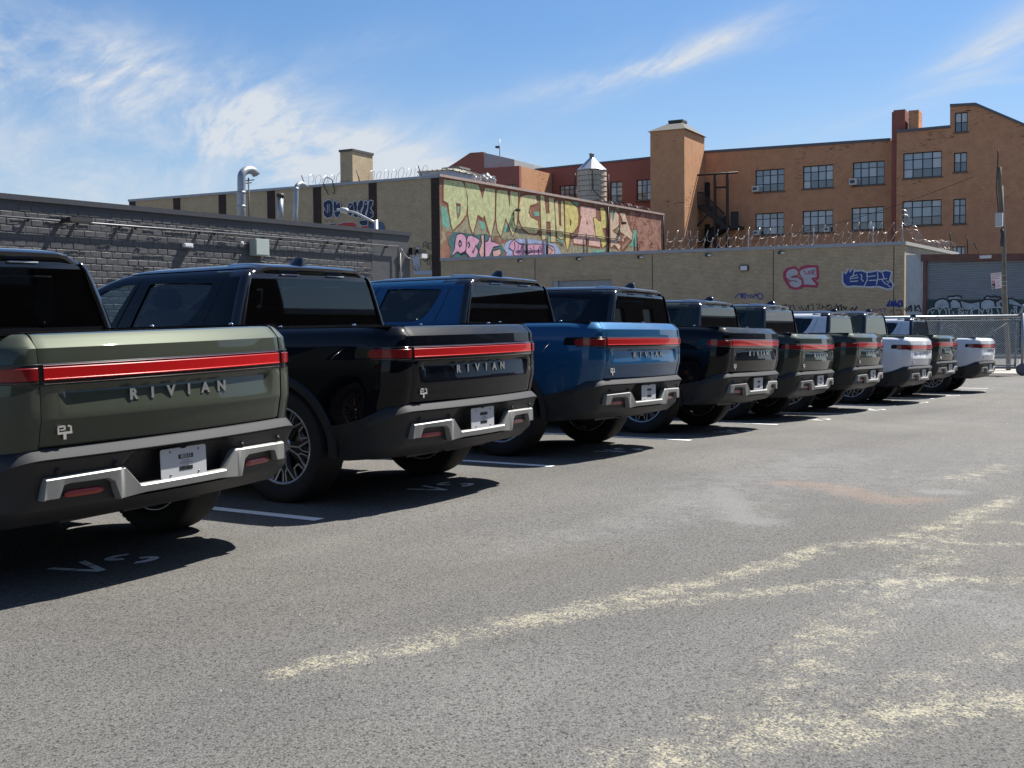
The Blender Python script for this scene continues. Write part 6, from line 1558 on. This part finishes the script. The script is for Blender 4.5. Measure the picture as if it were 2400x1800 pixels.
# ------------------------------------------------------------------ razor wire and its posts
M_RAZ = mat('razor_wire', (.38,.33,.30), rough=.35, metal=.7)
def coil(name, label, pl, a, b, r, pitch, y, m=M_RAZ, wr_=.009, lean=0.0, seg=14):
    """spiral between two points of a plane"""
    o = thing(name, label, 'razor wire', (pl.P.x, pl.P.y, 0), pl.ang, None)
    L = hypot(b[0]-a[0], b[1]-a[1]); n = int(L/pitch); pts = []; rn = random.Random(int(a[0]*10))
    for i in range(n*seg+1):
        t = i/(n*seg); ph = 2*pi*i/seg; rr = r*(1+.10*sin(t*37)+.05*sin(t*91))
        pts.append((a[0]+(b[0]-a[0])*t+rr*.35*sin(ph), y+rr*cos(ph), a[1]+(b[1]-a[1])*t+rr*sin(ph)+.04*sin(t*25)))
    mb = MB(); mb.tube(pts, wr_, 4, cap=False); mb.build('wire_spiral', m, o)
    mb = MB()
    for p in pts[2::5]:
        mb.box(p[0]-.02, p[0]+.02, p[1]-.008, p[1]+.008, p[2]-.010, p[2]+.010)
    tag(mb.build('barbs', mat('barb_bright', (.7,.68,.62), rough=.3, metal=.6), o), kind='stuff'); return o
ra = (PF.hit(*PX('C6', 2175, 900))[0], 0); rb_ = (L1[0]-.2, 0)
za1 = lz(ra[0])+.17; zb1 = L1[1]+.17
coil('razor_wire', 'lower razor wire spiral running along the low tan building coping', PF, (ra[0], za1+.28), (rb_[0], zb1+.24), .28, .42, .10)
coil('razor_wire', 'upper razor wire spiral above the lower one along the low tan coping', PF, (ra[0], za1+.70), (rb_[0], zb1+.74), .28, .55, .12)
zq = PE.hit(*PX('B5', 1240, 1550))
coil('razor_wire', 'slack razor wire drooping along the lit side edge of the low tan building', PE, (0.1, zb1+1.35), (PE.hit(*PX('B5',700,1460))[0], PE.hit(*PX('B5',700,1460))[1]), .20, .40, .15, wr_=.009)
coil('razor_wire', 'far end of the razor wire behind the utility pole above the brown lintel', PE, (PE.hit(*PX('B5',700,1460))[0], PE.hit(*PX('B5',700,1460))[1]), (exx-.5, PE.hit(*PX('B5',1200,1520))[1]), .22, .40, .15, wr_=.009)
wv = (tr[0]-.5, tr[1]+.55)
coil('razor_wire', 'razor wire spiral on the warehouse parapet between the chimney and skylight', PF, (PF.hit(*PX('B1',1782,170))[0], PF.hit(*PX('B1',1782,160))[1]), (PF.hit(*PX('B1',2080,150))[0], PF.hit(*PX('B1',2080,128))[1]), .42, .5, .5, mat('razor_grey', (.30,.34,.38), rough=.5, metal=.4), .014)
coil('razor_wire', 'razor wire spiral on the warehouse parapet left of the brick chimney', PF, (PF.hit(*PX('B1',1485,185))[0], PF.hit(*PX('B1',1485,178))[1]), (PF.hit(*PX('B1',1660,165))[0], PF.hit(*PX('B1',1660,166))[1]), .42, .5, .5, mat('razor_grey', (.30,.34,.38)), .014)
coil('razor_wire', 'dark razor wire tangle behind the far end of the mural wall', PM, (PM.hit(*PX('C6',1250,130))[0], PM.hit(*PX('C6',1250,110))[1]), (mtr[0]-.1, PM.hit(*PX('C6',2100,250))[1]), .34, .34, 1.2, mat('razor_rust', (.14,.09,.08), rough=.5, metal=.3), .022)
for i, (pl, c, xb2, zb2, xt2, zt2, lb) in enumerate([(PF,'C3',458,208,458,-10,'thin steel post holding razor wire left of the flood lamp'),(PF,'C3',1130,180,1133,-22,'thin steel post holding razor wire above the pink tag'),(PF,'C3',1752,150,1750,-40,'thin steel post holding razor wire above the blue tag'),(PF,'C3',2068,138,2050,-60,'leaning steel post at the right corner of the low tan coping'),
        (PF,'B1',1495,200,1472,148,'leaning thin post on the warehouse parapet left of the chimney'),(PF,'B1',1760,182,1742,125,'leaning thin post just right of the tan brick chimney'),(PF,'B1',2068,160,2042,100,'leaning thin post in front of the rooftop skylight'),
        (PF,'B4',432,1240,430,1072,'rusty thin post in the razor wire below the fire escape'),(PE,'B5',960,1560,948,1350,'thin post at the far side edge left of the utility pole'),(PE,'B5',1120,1560,1118,1390,'second thin post at the far side edge near the utility pole'),(PE,'B5',1240,1556,1180,1450,'leaning thin post nearest the utility pole')]):
    a = pl.hit(*PX(c, xb2, zb2)); b = pl.hit(*PX(c, xt2, zt2)); o = thing('wire_post', lb, 'post', (pl.P.x, pl.P.y, 0), pl.ang, 'posts carrying razor wire')
    mb = MB(); mb.tube([(a[0],.05,a[1]-.1),(b[0],.05,b[1])], .035, 5); mb.build('post', M_GALV if i < 4 else M_PIPE, o)
# ------------------------------------------------------------------ dark grey block wall on the left
GW = building('block_building', 'dark grey painted concrete block building with a conduit along its wall', PG)
gA = PG.hit(*PX('B1', 0, 262)); gB = PG.hit(*PX('B1', 2003, 445)); GWX0, GWX1 = gA[0]-14, gB[0]
def gz_(x): return gA[1]+(gB[1]-gA[1])*(x-gA[0])/(gB[0]-gA[0])
ZG0 = -.5
M_GREY = mat('grey_wall_paint', (.066,.067,.072), rough=.62, noise=.14, nscale=1.1, bump=1.2, bscale=6)
M_GREYD = mat('grey_joint', (.063,.064,.069), rough=.8)
wall(GW, 'wall', [(GWX0, ZG0), (GWX1, ZG0), (GWX1, gz_(GWX1)), (GWX0, gz_(GWX0))], M_GREYD, .004, .5)
mb = MB(); mb.box(GWX1-.4, GWX1, .5, 25, ZG0, gz_(GWX1)-.02); mb.build('end_wall', M_GREY, GW)
mb = MB(); mb.add([(GWX0,.5,gz_(GWX0)-.4),(GWX1-.4,.5,gz_(GWX1)-.4),(GWX1-.4,25,gz_(GWX1)-.4),(GWX0,25,gz_(GWX0)-.4)], [(0,1,2,3)]); mb.build('roof', ROOFM, GW)
cp = coping(GW, (GWX0, gz_(GWX0)), (GWX1+.05, gz_(GWX1)), .16, -.07, .5, mat('coping_lead', (.055,.057,.062), rough=.5, metal=.2, noise=.2))
# blocks: 0.4 x 0.2 m, painted over, edges uneven; a course pattern with a slope cut at the coping
rn = random.Random(4)
BW, BH = .405, .203
base_pts = []
def block_mesh(kind):
    r = random.Random(kind); mb = MB(); h = .0; j = .004
    x0, x1, z0, z1 = j*r.uniform(.2,1.2), BW-j*r.uniform(.2,1.2), j*r.uniform(0,1.3), BH-j*r.uniform(.0,1.0); e = .024; d = -.001-r.uniform(0,.007); k = [r.uniform(-.005,.005) for _ in range(4)]
    mb.add([(x0,.02,z0),(x1,.02,z0),(x1,.02,z1),(x0,.02,z1),(x0+e,d+k[0],z0+e),(x1-e,d+k[1],z0+e),(x1-e,d+k[2],z1-e),(x0+e,d+k[3],z1-e)], [(0,1,5,4),(1,2,6,5),(2,3,7,6),(3,0,4,7),(4,5,6,7)])
    return mb
KINDS = [block_mesh(i) for i in range(14)]; KME = [k.mesh('block', [M_GREY]) for k in KINDS]
stuff = MB(); cand = []
nx = int((GWX1-GWX0)/BW)
xsm = PG.hit(*PX('D7', 1560, 700))[0]   # smooth render patch begins here
for row in range(0, 40):
    z = ZG0+row*BH
    for i in range(-1, nx+1):
        x = GWX0+i*BW+(BW/2 if row % 2 else 0)
        if x+BW > GWX1-.02 or x < GWX0: continue
        if z+BH > min(gz_(x), gz_(x+BW))-.02: continue
        if x > xsm-.2+(.5*sin(row*1.7)): continue
        vis = (x > gA[0]-.5 and z > 2.3)
        cand.append((vis, x, z, rn.randrange(14)))
near_ = sorted([c for c in cand if c[0]], key=lambda c: c[1])[:290]; ns = set((c[1], c[2]) for c in near_)
for v, x, z, k in cand:
    if (x, z) in ns: o = link('block', KME[k], GW); o.location = (x, 0, z)
    else: stuff.add([(a+x, b, c+z) for a, b, c in KINDS[k].v], KINDS[k].f)
tag(stuff.build('blockwork', M_GREY, GW, fix=True), kind='stuff')
mb = MB(); mb.box(xsm+.1, GWX1-.005, -.006, .011, ZG0, gz_(GWX1)-.002); mb.build('render_patch', mat('grey_render', (.068,.070,.075), rough=.6, noise=.15, nscale=.8, bump=1.5, bscale=2.5), GW)
mb = MB(); rn = random.Random(8)
for k in range(150):   # drips of paint along the bed joints catching the sun
    x = rn.uniform(gA[0], xsm); r = rn.randrange(14, 30); z = ZG0+r*BH; w = rn.uniform(.15, .7); m_ = rn.uniform(.008,.02)
    if z > gz_(x)-.2: continue
    pts = [(x+w*i/6, -.018-rn.uniform(0,.015), z+rn.uniform(-.014,.010)) for i in range(7)]; mb.tube(pts, m_*.8, 4)
tag(mb.build('paint_ridge', M_GREY, GW), kind='stuff')
# conduit with brackets, boxes, lamps
M_COND = mat('conduit_grey', (.12,.12,.13), rough=.4, metal=.3)
g_ = lambda c, x, z: PG.hit(*PX(c, x, z))
CN = thing('wall_conduit', 'long thin grey conduit fixed on brackets along the dark block wall', 'pipe', (PG.P.x, PG.P.y, 0), PG.ang)
a, b = g_('B1', 0, 350), g_('B1', 1935, 497); sl = (b[1]-a[1])/(b[0]-a[0])
mb = MB(); mb.tube([(a[0]-10,-.13,a[1]-10*sl),(b[0],-.13,b[1]),(b[0],-.13,b[1]-4)], .028, 8); mb.build('pipe', M_COND, CN)
mb = MB(); mb.tube([(b[0]+.22,-.07,b[1]-.2),(b[0]+.22,-.07,b[1]-4.2)], .03, 8); mb.build('down_pipe', M_COND, CN)
for x in (130,370,577,655,965,1040,1280,1365,1593,1662,1882):
    q = g_('B1', x, 400); z = a[1]+(q[0]-a[0])*sl; mb = MB(); mb.box(q[0]-.02, q[0]+.02, -.145, -.02, z-.09, z+.06); mb.build('bracket', M_PIPE, CN)
def wallbox(name, label, cat, c, x0, z0, x1, z1, dep, m, grp=None):
    p, q = g_(c, x0, z0), g_(c, x1, z1); o = thing(name, label, cat, (PG.P.x, PG.P.y, 0), PG.ang, grp)
    mb = MB(); mb.box(p[0], q[0], -dep, -.03, q[1], p[1]); mb.build('case', m, o)
    mb = MB(); mb.box(p[0]+.03, q[0]-.03, -dep-.015, -dep-.001, q[1]+.03, p[1]-.03); mb.build('cover', m, o); return o
wallbox('electrical_box', 'square pale green electrical box on the dark grey block wall', 'electrical box', 'D7', 162, 685, 322, 888, .34, mat('box_pale_green', (.40,.45,.42), rough=.5))
wallbox('wall_lamp', 'small white rectangular lamp on the dark grey block wall above the black truck', 'lamp', 'B1', 887, 479, 929, 502, .16, mat('box_white', (.70,.70,.70), rough=.5))
wallbox('conduit_box', 'tiny pale junction box left of the green electrical box', 'junction box', 'D7', 48, 715, 80, 752, .12, mat('box_white', (.70,.70,.70)))
BL = thing('bracket_lamp', 'long dark bracket arm reaching out of the block wall near the left edge', 'bracket', (PG.P.x, PG.P.y, 0), PG.ang)
p = g_('B1', 292, 372); mb = MB(); mb.box(p[0]-.06, p[0]+.06, -.5, -.03, p[1]-.06, p[1]+.06); mb.build('arm', M_PIPE, BL); mb = MB(); mb.box(p[0]-.05, p[0]+.75, -.56, -.42, p[1]-.02, p[1]+.10); mb.build('lamp_head', M_PIPE, BL)
EL = thing('corner_lamp', 'black and silver flood lamp on an arm at the right end of the grey wall', 'lamp', (PG.P.x, PG.P.y, 0), PG.ang)
p = g_('C4', 1580, 960); q = g_('C4', 1740, 1000)
mb = MB(); mb.box(GWX1-.05, GWX1+.22, -.18, .05, p[1]-.18, p[1]+.12); mb.build('arm_box', M_LAMPK, EL); mb = MB(); mb.box(GWX1+.22, GWX1+.75, -.30, -.05, p[1]-.10, p[1]+.06); mb.build('lamp_head', M_LAMPK, EL)
mb = MB(); mb.box(GWX1+.40, GWX1+.80, -.34, -.10, p[1]-.30, p[1]-.12); mb.build('lens', M_LAMPW, EL)
c1 = [g_('C4', *t) for t in ((1400,930),(1440,1010),(1500,1070),(1580,1085),(1620,1040),(1625,990))]
mb = MB(); mb.tube([(t[0], -.12, t[1]) for t in c1], .025, 6); mb.build('cable', M_GALV, EL)
# ------------------------------------------------------------------ pipes on the grey building roof
def roofthing(name, label, cat): return thing(name, label, cat, (PG.P.x, PG.P.y, 0), PG.ang)
PGb = Plane((0, 34.0), (1, 0)); gb_ = lambda c, x, z: PGb.hit(*PX(c, x, z))
def to_g(pts, dy=4.0): return [(p[0], dy, p[1]) for p in pts]
def vent(label, c, path, r, segs):
    o = roofthing('vent_pipe', label, 'vent pipe'); P = to_g([gb_(c, *p) for p in path]); mb = MB(); mb.tube(P, r, 16); mb.build('duct', M_GALV, o)
    for i in segs: 
        mb = MB(); a = Vector(P[i]); b = Vector(P[i+1]); d = (b-a).normalized(); mb.tube([a-d*.04, a+d*.04], r*1.07, 16); mb.build('duct_collar', M_GALV, o)
    return o
def arc(cx, cz, r, a0, a1, n): return [(cx+r*cos(radians(a0+(a1-a0)*i/n)), cz-r*sin(radians(a0+(a1-a0)*i/n))) for i in range(n+1)]
w1 = gb_('B1', 1167, 300)[0]; w2_ = gb_('B1', 1196, 300)[0]
vent('tall silver gooseneck vent pipe bent over at the top on the grey roof', 'B1', [(1181,420),(1181,300),(1181,232)]+arc(1218,158,37,180,20,10), (w2_-w1)/2, [1,2])
w3 = gb_('B1', 1437, 300)[0]; w4 = gb_('B1', 1453, 300)[0]
vent('shorter weathered gooseneck vent pipe between two dark pilasters', 'B1', [(1446,430),(1444,340),(1447,290),(1449,215)]+arc(1472,212,22,150,40,8)+[(1499,202)], (w4-w3)/2*1.05, [3])
o = roofthing('vent_pipe', 'short straight silver flue with a dark cap on the grey roof', 'vent pipe'); pa, pb2, pc = gb_('B1',1372,400), gb_('B1',1371,255), gb_('B1',1371,238); rr = (gb_('B1',1382,300)[0]-gb_('B1',1361,300)[0])/2
mb = MB(); mb.tube(to_g([pa,pb2]), rr, 14); mb.build('duct', M_GALV, o); mb = MB(); mb.tube(to_g([pb2,pc]), rr*1.25, 14); mb.build('flue_cap', M_PIPE, o)
o = roofthing('tv_antenna', 'thin television antenna with crossbars beside the tall gooseneck pipe', 'antenna'); t0_, t1_ = gb_('B1',1215,225), gb_('B1',1215,160)
mb = MB(); mb.tube(to_g([(t0_[0],t0_[1]-3),t1_]), .03, 5); mb.build('mast', M_PIPE, o)
for x0, z0, x1, z1 in ((1190,175,1243,170),(1198,187,1230,184)): a, b = gb_('B1',x0,z0), gb_('B1',x1,z1); mb = MB(); mb.tube(to_g([a,b]), .022, 5); mb.build('crossbar', M_PIPE, o)
o = roofthing('wire_loop', 'thin black bent cable loop hanging over the warehouse parapet', 'cable')
mb = MB(); P_ = [PF.hit(*PX('D7', *t)) for t in ((1095,180),(1085,150),(1055,110),(1040,60),(1050,10),(1075,-15),(1110,-10),(1140,10),(1150,70),(1170,130),(1165,170),(1145,160))]
mb.tube([(PF.w(p[0],-.15,p[1]).x, PF.w(p[0],-.15,p[1]).y-PG.P.y, p[1]) for p in P_], .03, 6); mb.build('cable', M_PIPE, o)
# street lamp seen over the grey wall
SL = thing('street_lamp', 'white cobra head street lamp with curved arm rising behind the grey wall', 'street lamp', (PF.P.x, PF.P.y, 0), PF.ang)
PLn = Plane((PF.P-PF.n*13.5).to_tuple(), dF); l_ = lambda x, z: PLn.hit(*PX('C4', x, z))
pt_, pb3 = l_(1050, 490), l_(1062, 690)
M_LPOST = mat('lamp_post_white', (.44,.45,.46), rough=.4, metal=.2)
mb = MB(); mb.tube([(pb3[0],0,ZB-.1),(pt_[0],0,pt_[1])], .12, 10, r2=.09); in_frame(mb, PLn, SL); mb.build('pole', M_LPOST, SL)
arm = [l_(*t) for t in ((1045,535),(950,490),(830,425),(720,375),(610,355))]; mb = MB(); mb.tube([(p[0],0,p[1]) for p in arm], .055, 8); in_frame(mb, PLn, SL); mb.build('arm', M_LPOST, SL)
h0, h1, h2 = l_(610,358), l_(525,340), l_(455,330); mb = MB(); mb.tube([(h0[0],0,h0[1]),((h0[0]+h1[0])/2,0,(h0[1]+h1[1])/2),(h1[0],0,h1[1])], .14, 10); mb.tube([(h1[0],0,h1[1]),(h2[0],0,h2[1])], .05, 8); in_frame(mb, PLn, SL); mb.build('lamp_head', M_LPOST, SL)
# ------------------------------------------------------------------ chain link gate, pole, sign
PGT = Plane((39.5, 5.55), (.03, -.9995)); gt_ = lambda c, x, z: PGT.hit(*PX(c, x, z))
GT = thing('sliding_gate', 'long galvanised chain link gate closing the lot beyond the last white truck', 'gate', (PGT.P.x, PGT.P.y, 0), PGT.ang)
gx1_ = gt_('ZG', 1530, 700)[0]; gx0_ = gx1_-11.0; zt1 = gt_('ZG', 1000, 652)[1]; zm1 = gt_('ZG', 1000, 712)[1]; zb2_ = gt_('ZG', 1400, 1415)[1]; zb1_ = gt_('ZG', 1400, 1380)[1]
def gtube(nm, a, b, r=.03, y=0.0, par=GT): mb = MB(); mb.tube([(a[0],y,a[1]),(b[0],y,b[1])], r, 8); return mb.build(nm, M_GALV, par)
gtube('top_rail', (gx0_, zt1), (gx1_+.1, zt1), .055); gtube('rail', (gx0_, zm1), (gx1_+.1, zm1), .028)
gtube('rail', (gx0_, zb1_), (gt_('ZG',1460,1380)[0], zb1_), .024); gtube('bottom_rail', (gx0_, zb2_), (gx1_, zb2_), .038)
for x in (340, 1468, 1575): xx = gt_('ZG', x, 900)[0]; gtube('gate_upright', (xx, zb2_ if x < 1500 else gt_('ZG',1570,1540)[1]), (xx, zm1 if x != 1575 else zt1+.1), .028 if x != 1575 else .05)
for i in range(1, 4): gtube('gate_upright', (gt_('ZG',340,900)[0]-2.6*i, zb2_), (gt_('ZG',340,900)[0]-2.6*i, zm1), .028)
a, b = gt_('ZG', 1450, 690), gt_('ZG', 1000, 960); dl = (b[1]-a[1])/(b[0]-a[0]); x3 = a[0]+(zb2_-a[1])/dl
gtube('brace', a, (x3, zb2_), .024, -.03); gtube('brace', gt_('ZG',1480,1410), gt_('ZG',1600,1330), .03)
gtube('hanger', (gt_('ZG',1520,640)[0], zt1), gt_('ZG', 1600, 470), .04); 
for x in (200, 240, 290, 975, 1010): xx = gt_('ZG', x, 680)[0]; gtube('strap', (xx, zm1), (xx, zt1), .015)
wc = gt_('ZG', 1572, 1470); mb = MB(); mb.lathe([(-.07,.02),(-.07,.12),(-.05,.19),(.05,.19),(.07,.12),(.07,.02)], 24, 'y', (wc[0], 0, G(39.5)+.19)); mb.build('gate_wheel', mat('wheel_grey', (.10,.11,.13), rough=.5), GT)
mb = MB(); sp_ = .075; H = zm1-zb1_; L_ = gx1_-gx0_; wv_ = .0085
for k in range(int((L_+H)/sp_)):
    x = gx0_-H+k*sp_
    for sgn in (1, -1):
        xa, za, xb, zb = x, zb1_, x+H, zm1
        if xa < gx0_: za += gx0_-xa; xa = gx0_
        if xb > gx1_: zb -= xb-gx1_; xb = gx1_
        if xb-xa < .02: continue
        if sgn < 0: za, zb = zb1_+zm1-za, zb1_+zm1-zb
        d = wv_; mb.add([(xa,-.008*sgn-d,za-d),(xa,-.008*sgn+d,za+d),(xb,-.008*sgn+d,zb+d),(xb,-.008*sgn-d,zb-d)], [(0,1,2,3)])
        mb.add([(xa,-.008*sgn+d,za-d),(xa,-.008*sgn-d,za+d),(xb,-.008*sgn-d,zb+d),(xb,-.008*sgn+d,zb-d)], [(0,1,2,3)])
tag(mb.build('chain_link_mesh', mat('mesh_wire', (.50,.53,.55), rough=.45, metal=.5), GT), kind='stuff')
# wooden pole
ub = ground_pt(*PX('ZG', 1362, 1478)); PP = Plane((ub[0]+.4, ub[1]), dF)
UP = thing('utility_pole', 'leaning weathered wooden utility pole behind the chain link gate', 'utility pole', (PP.P.x, PP.P.y, 0), PP.ang)
b0, b1_, b2_ = PP.hit(*PX('ZG',1362,1478)), PP.hit(*PX('ZG',1340,300)), PP.hit(*PX('B5',1425,712))
wpole = (PP.hit(*PX('ZG',1400,1400))[0]-PP.hit(*PX('ZG',1322,1400))[0])/2; wtop = (PP.hit(*PX('B5',1444,720))[0]-PP.hit(*PX('B5',1404,720))[0])/2
bm_ = MB(); pts = [(b0[0],0,b0[1]-.3),(b1_[0],0,b1_[1]),(b2_[0],0,b2_[1])]; pp = []
for i in range(21):
    t = i/20; q = (pts[0][0]*(1-t)**2+2*t*(1-t)*(pts[1][0])+pts[2][0]*t*t, 0, pts[0][2]+(pts[2][2]-pts[0][2])*t); pp.append(q)
pp = [(b0[0]+(b2_[0]-b0[0])*i/20+.03*sin(i*.6), 0, b0[1]-.3+(b2_[1]-b0[1]+.3)*i/20) for i in range(21)]
bm_.tube(pp, wpole, 14, r2=wtop)
M_POLE = mat('pole_wood', (.16,.135,.105), rough=.9, noise=.35, nscale=5, bump=1.5, bscale=18); bm_.build('pole', M_POLE, UP)
def pxo(z): t = (z-pp[0][2])/(pp[-1][2]-pp[0][2]); return pp[0][0]+(pp[-1][0]-pp[0][0])*t
q = PP.hit(*PX('B5', 1436, 1232)); mb = MB(); mb.box(pxo(q[1])-.17, pxo(q[1])+.06, -.42, -wtop*1.0, q[1]-.22, q[1]+.24); mb.build('meter_box', mat('box_grey', (.45,.46,.47), rough=.5), UP)
mb = MB(); mb.tube([(pxo(q[1]-.3-.12*i)+.02*sin(i), -wpole-.03, q[1]-.3-.12*i) for i in range(6)], .06, 8); mb.build('cable_clamp', M_PIPE, UP)
mb = MB(); zz0 = q[1]+.2; mb.tube([(pxo(zz0+i*.25)-.06-.05*sin(i*.5), -wtop-.04, zz0+i*.25) for i in range(10)], .02, 5); mb.build('cable', M_PIPE, UP)
for z in (478, 622, 722):
    q = PP.hit(*PX('ZS', 590, z)); mb = MB(); mb.lathe([(-.012,wpole*.93),(-.012,wpole*1.02),(.012,wpole*1.02),(.012,wpole*.93)], 16, 'z', (pxo(q[1]),0,q[1]), True); mb.build('strap', M_GALV, UP)
mb = MB(); mb.tube([(pxo(z)+wpole*.98, -.05, z) for z in (G(42), 1.5, 3.5, 6.0)], .012, 5); mb.build('ground_wire', M_GALV, UP)
# parking sign
SG = thing('parking_sign', 'white NO PARKING street sign with a moon symbol strapped to the wooden pole', 'sign', (PP.P.x, PP.P.y, 0), PP.ang)
s0_, s1_, s2_, s3_ = [PP.hit(*PX('ZS', *t)) for t in ((240,428),(505,395),(525,775),(275,820))]
def sgp(u, v):   # 0..1 across, 0..1 down
    a = [s0_[k]+(s1_[k]-s0_[k])*u for k in (0,1)]; b = [s3_[k]+(s2_[k]-s3_[k])*u for k in (0,1)]; return (a[0]+(b[0]-a[0])*v, a[1]+(b[1]-a[1])*v)
YS = -.30
mb = MB(); mb.prism([sgp(.03,.99), sgp(.97,1.0), sgp(1,.02), sgp(.02,0)][::1], YS, YS+.012); mb.build('sign_plate', mat('sign_white', (.66,.62,.63), rough=.4), SG)
M_SR = mat('sign_red', (.42,.03,.05), rough=.5); M_SP = mat('sign_pink', (.48,.25,.28), rough=.5)
def srect(nm, u0_, v0, u1, v1, m, dy): mb = MB(); mb.prism([sgp(u0_,v1), sgp(u1,v1), sgp(u1,v0), sgp(u0_,v0)], YS-dy, None); return mb.build(nm, m, SG)
srect('sign_symbol', .08,.47,.36,.97, M_SR, .003); srect('sign_symbol', .10,.68,.35,.96, SPK, .006)
def disc(u, v, r, m, dy, nm='sign_symbol'):
    mb = MB(); mb.prism([sgp(u+r*cos(2*pi*i/18), v-r*.72*sin(2*pi*i/18)) for i in range(18)], YS-dy, None); return mb.build(nm, m, SG)
disc(.22,.58,.12,M_SP,.009); disc(.24,.83,.095,mat('sign_white',(.66,.62,.63)),.009); disc(.285,.80,.085,SPK,.012)
srect('sign_arrow', .12,.355,.82,.385, M_SR, .003); srect('sign_arrow', .45,.845,.84,.885, M_SR, .003)
for v in (.56,.63,.74): srect('sign_text', .44,v,.80,v+.025, M_SP, .003)
for v in (.19,.27): srect('sign_text', .10,v,.86,v+.03, M_SP, .003)
me = text_mesh('NO PARKING', .20, .002, .002, 'sign_text'); wx = max(v.co.x for v in me.vertices)-min(v.co.x for v in me.vertices); W_ = s1_[0]-s0_[0]
for v in me.vertices: x, y, z = v.co; v.co = (x/wx*W_*.84, -z, y/wx*W_*.84*.95)
me.materials.append(M_SR); o = link('sign_text', me, SG); cc_ = sgp(.49,.10); o.location = (cc_[0], YS-.006, cc_[1]); o.rotation_euler = (0, -.06, 0)
# overhead wire in front of the orange factory
OW = thing('overhead_cable', 'thin sagging overhead cable crossing in front of the orange factory', 'cable', (PF.P.x, PF.P.y, 0), PF.ang)
a, b = PF.hit(*PX('B4', 940, 1165)), PF.hit(*PX('B5', 1160, 800)); mb = MB(); mb.tube([(a[0]+(b[0]-a[0])*i/12, .3, a[1]+(b[1]-a[1])*i/12-.35*sin(pi*i/12)) for i in range(13)], .015, 4); mb.build('cable', M_PIPE, OW)
# ------------------------------------------------------------------ the far side of the lot, seen mirrored in glass and paint
def plain_building(label, x0, x1, y0, y1, h, m, nwin, seed):
    o = thing('brick_building', label, 'building', (x0, y1, 0)); W = x1-x0; rnb = random.Random(seed)
    holes = []
    for fl in range(int((h-1.5)//3.6)):
        for i in range(nwin): cx = W*(i+.5)/nwin; holes.append((cx-1.0, cx+1.0, 1.6+fl*3.6, 3.3+fl*3.6))
    mb = MB(); mb.prism([(0,-.6),(W,-.6),(W,h),(0,h)], 0, .4, [[(a,c),(b,c),(b,d),(a,d)] for a,b,c,d in holes]); 
    mb.v = [(x, -y, z) for x, y, z in mb.v]; mb.build('wall', m, o)
    for a, b, c, d in holes: mb = MB(); mb.box(a, b, -.25, -.2, c, d); mb.build('window', GLASSES[1], o)
    mb = MB(); mb.box(0, W, y0-y1, -.41, -.6, h-.5); mb.build('core', m, o); mb = MB(); mb.box(-.1, W+.1, -.5, .12, h, h+.3); mb.build('parapet', M_COPING, o)
M_DKB = mat('far_brick', (.09,.07,.06), rough=.9, noise=.2)
plain_building('long tall brown brick building across the aisle behind the camera', -40, 43, -42, -26, 14.0, M_DKB, 14, 1)
plain_building('low brown brick building across the aisle beyond the tall one', 44, 66, -40, -27, 7.6, M_DKB, 4, 2)
plain_building('mid height brown brick building across the aisle past the street', 68, 100, -44, -28, 10.5, M_DKB, 6, 3)
plain_building('farthest low brown brick shed across the aisle past the street', 102, 140, -44, -30, 7.0, M_DKB, 6, 4)
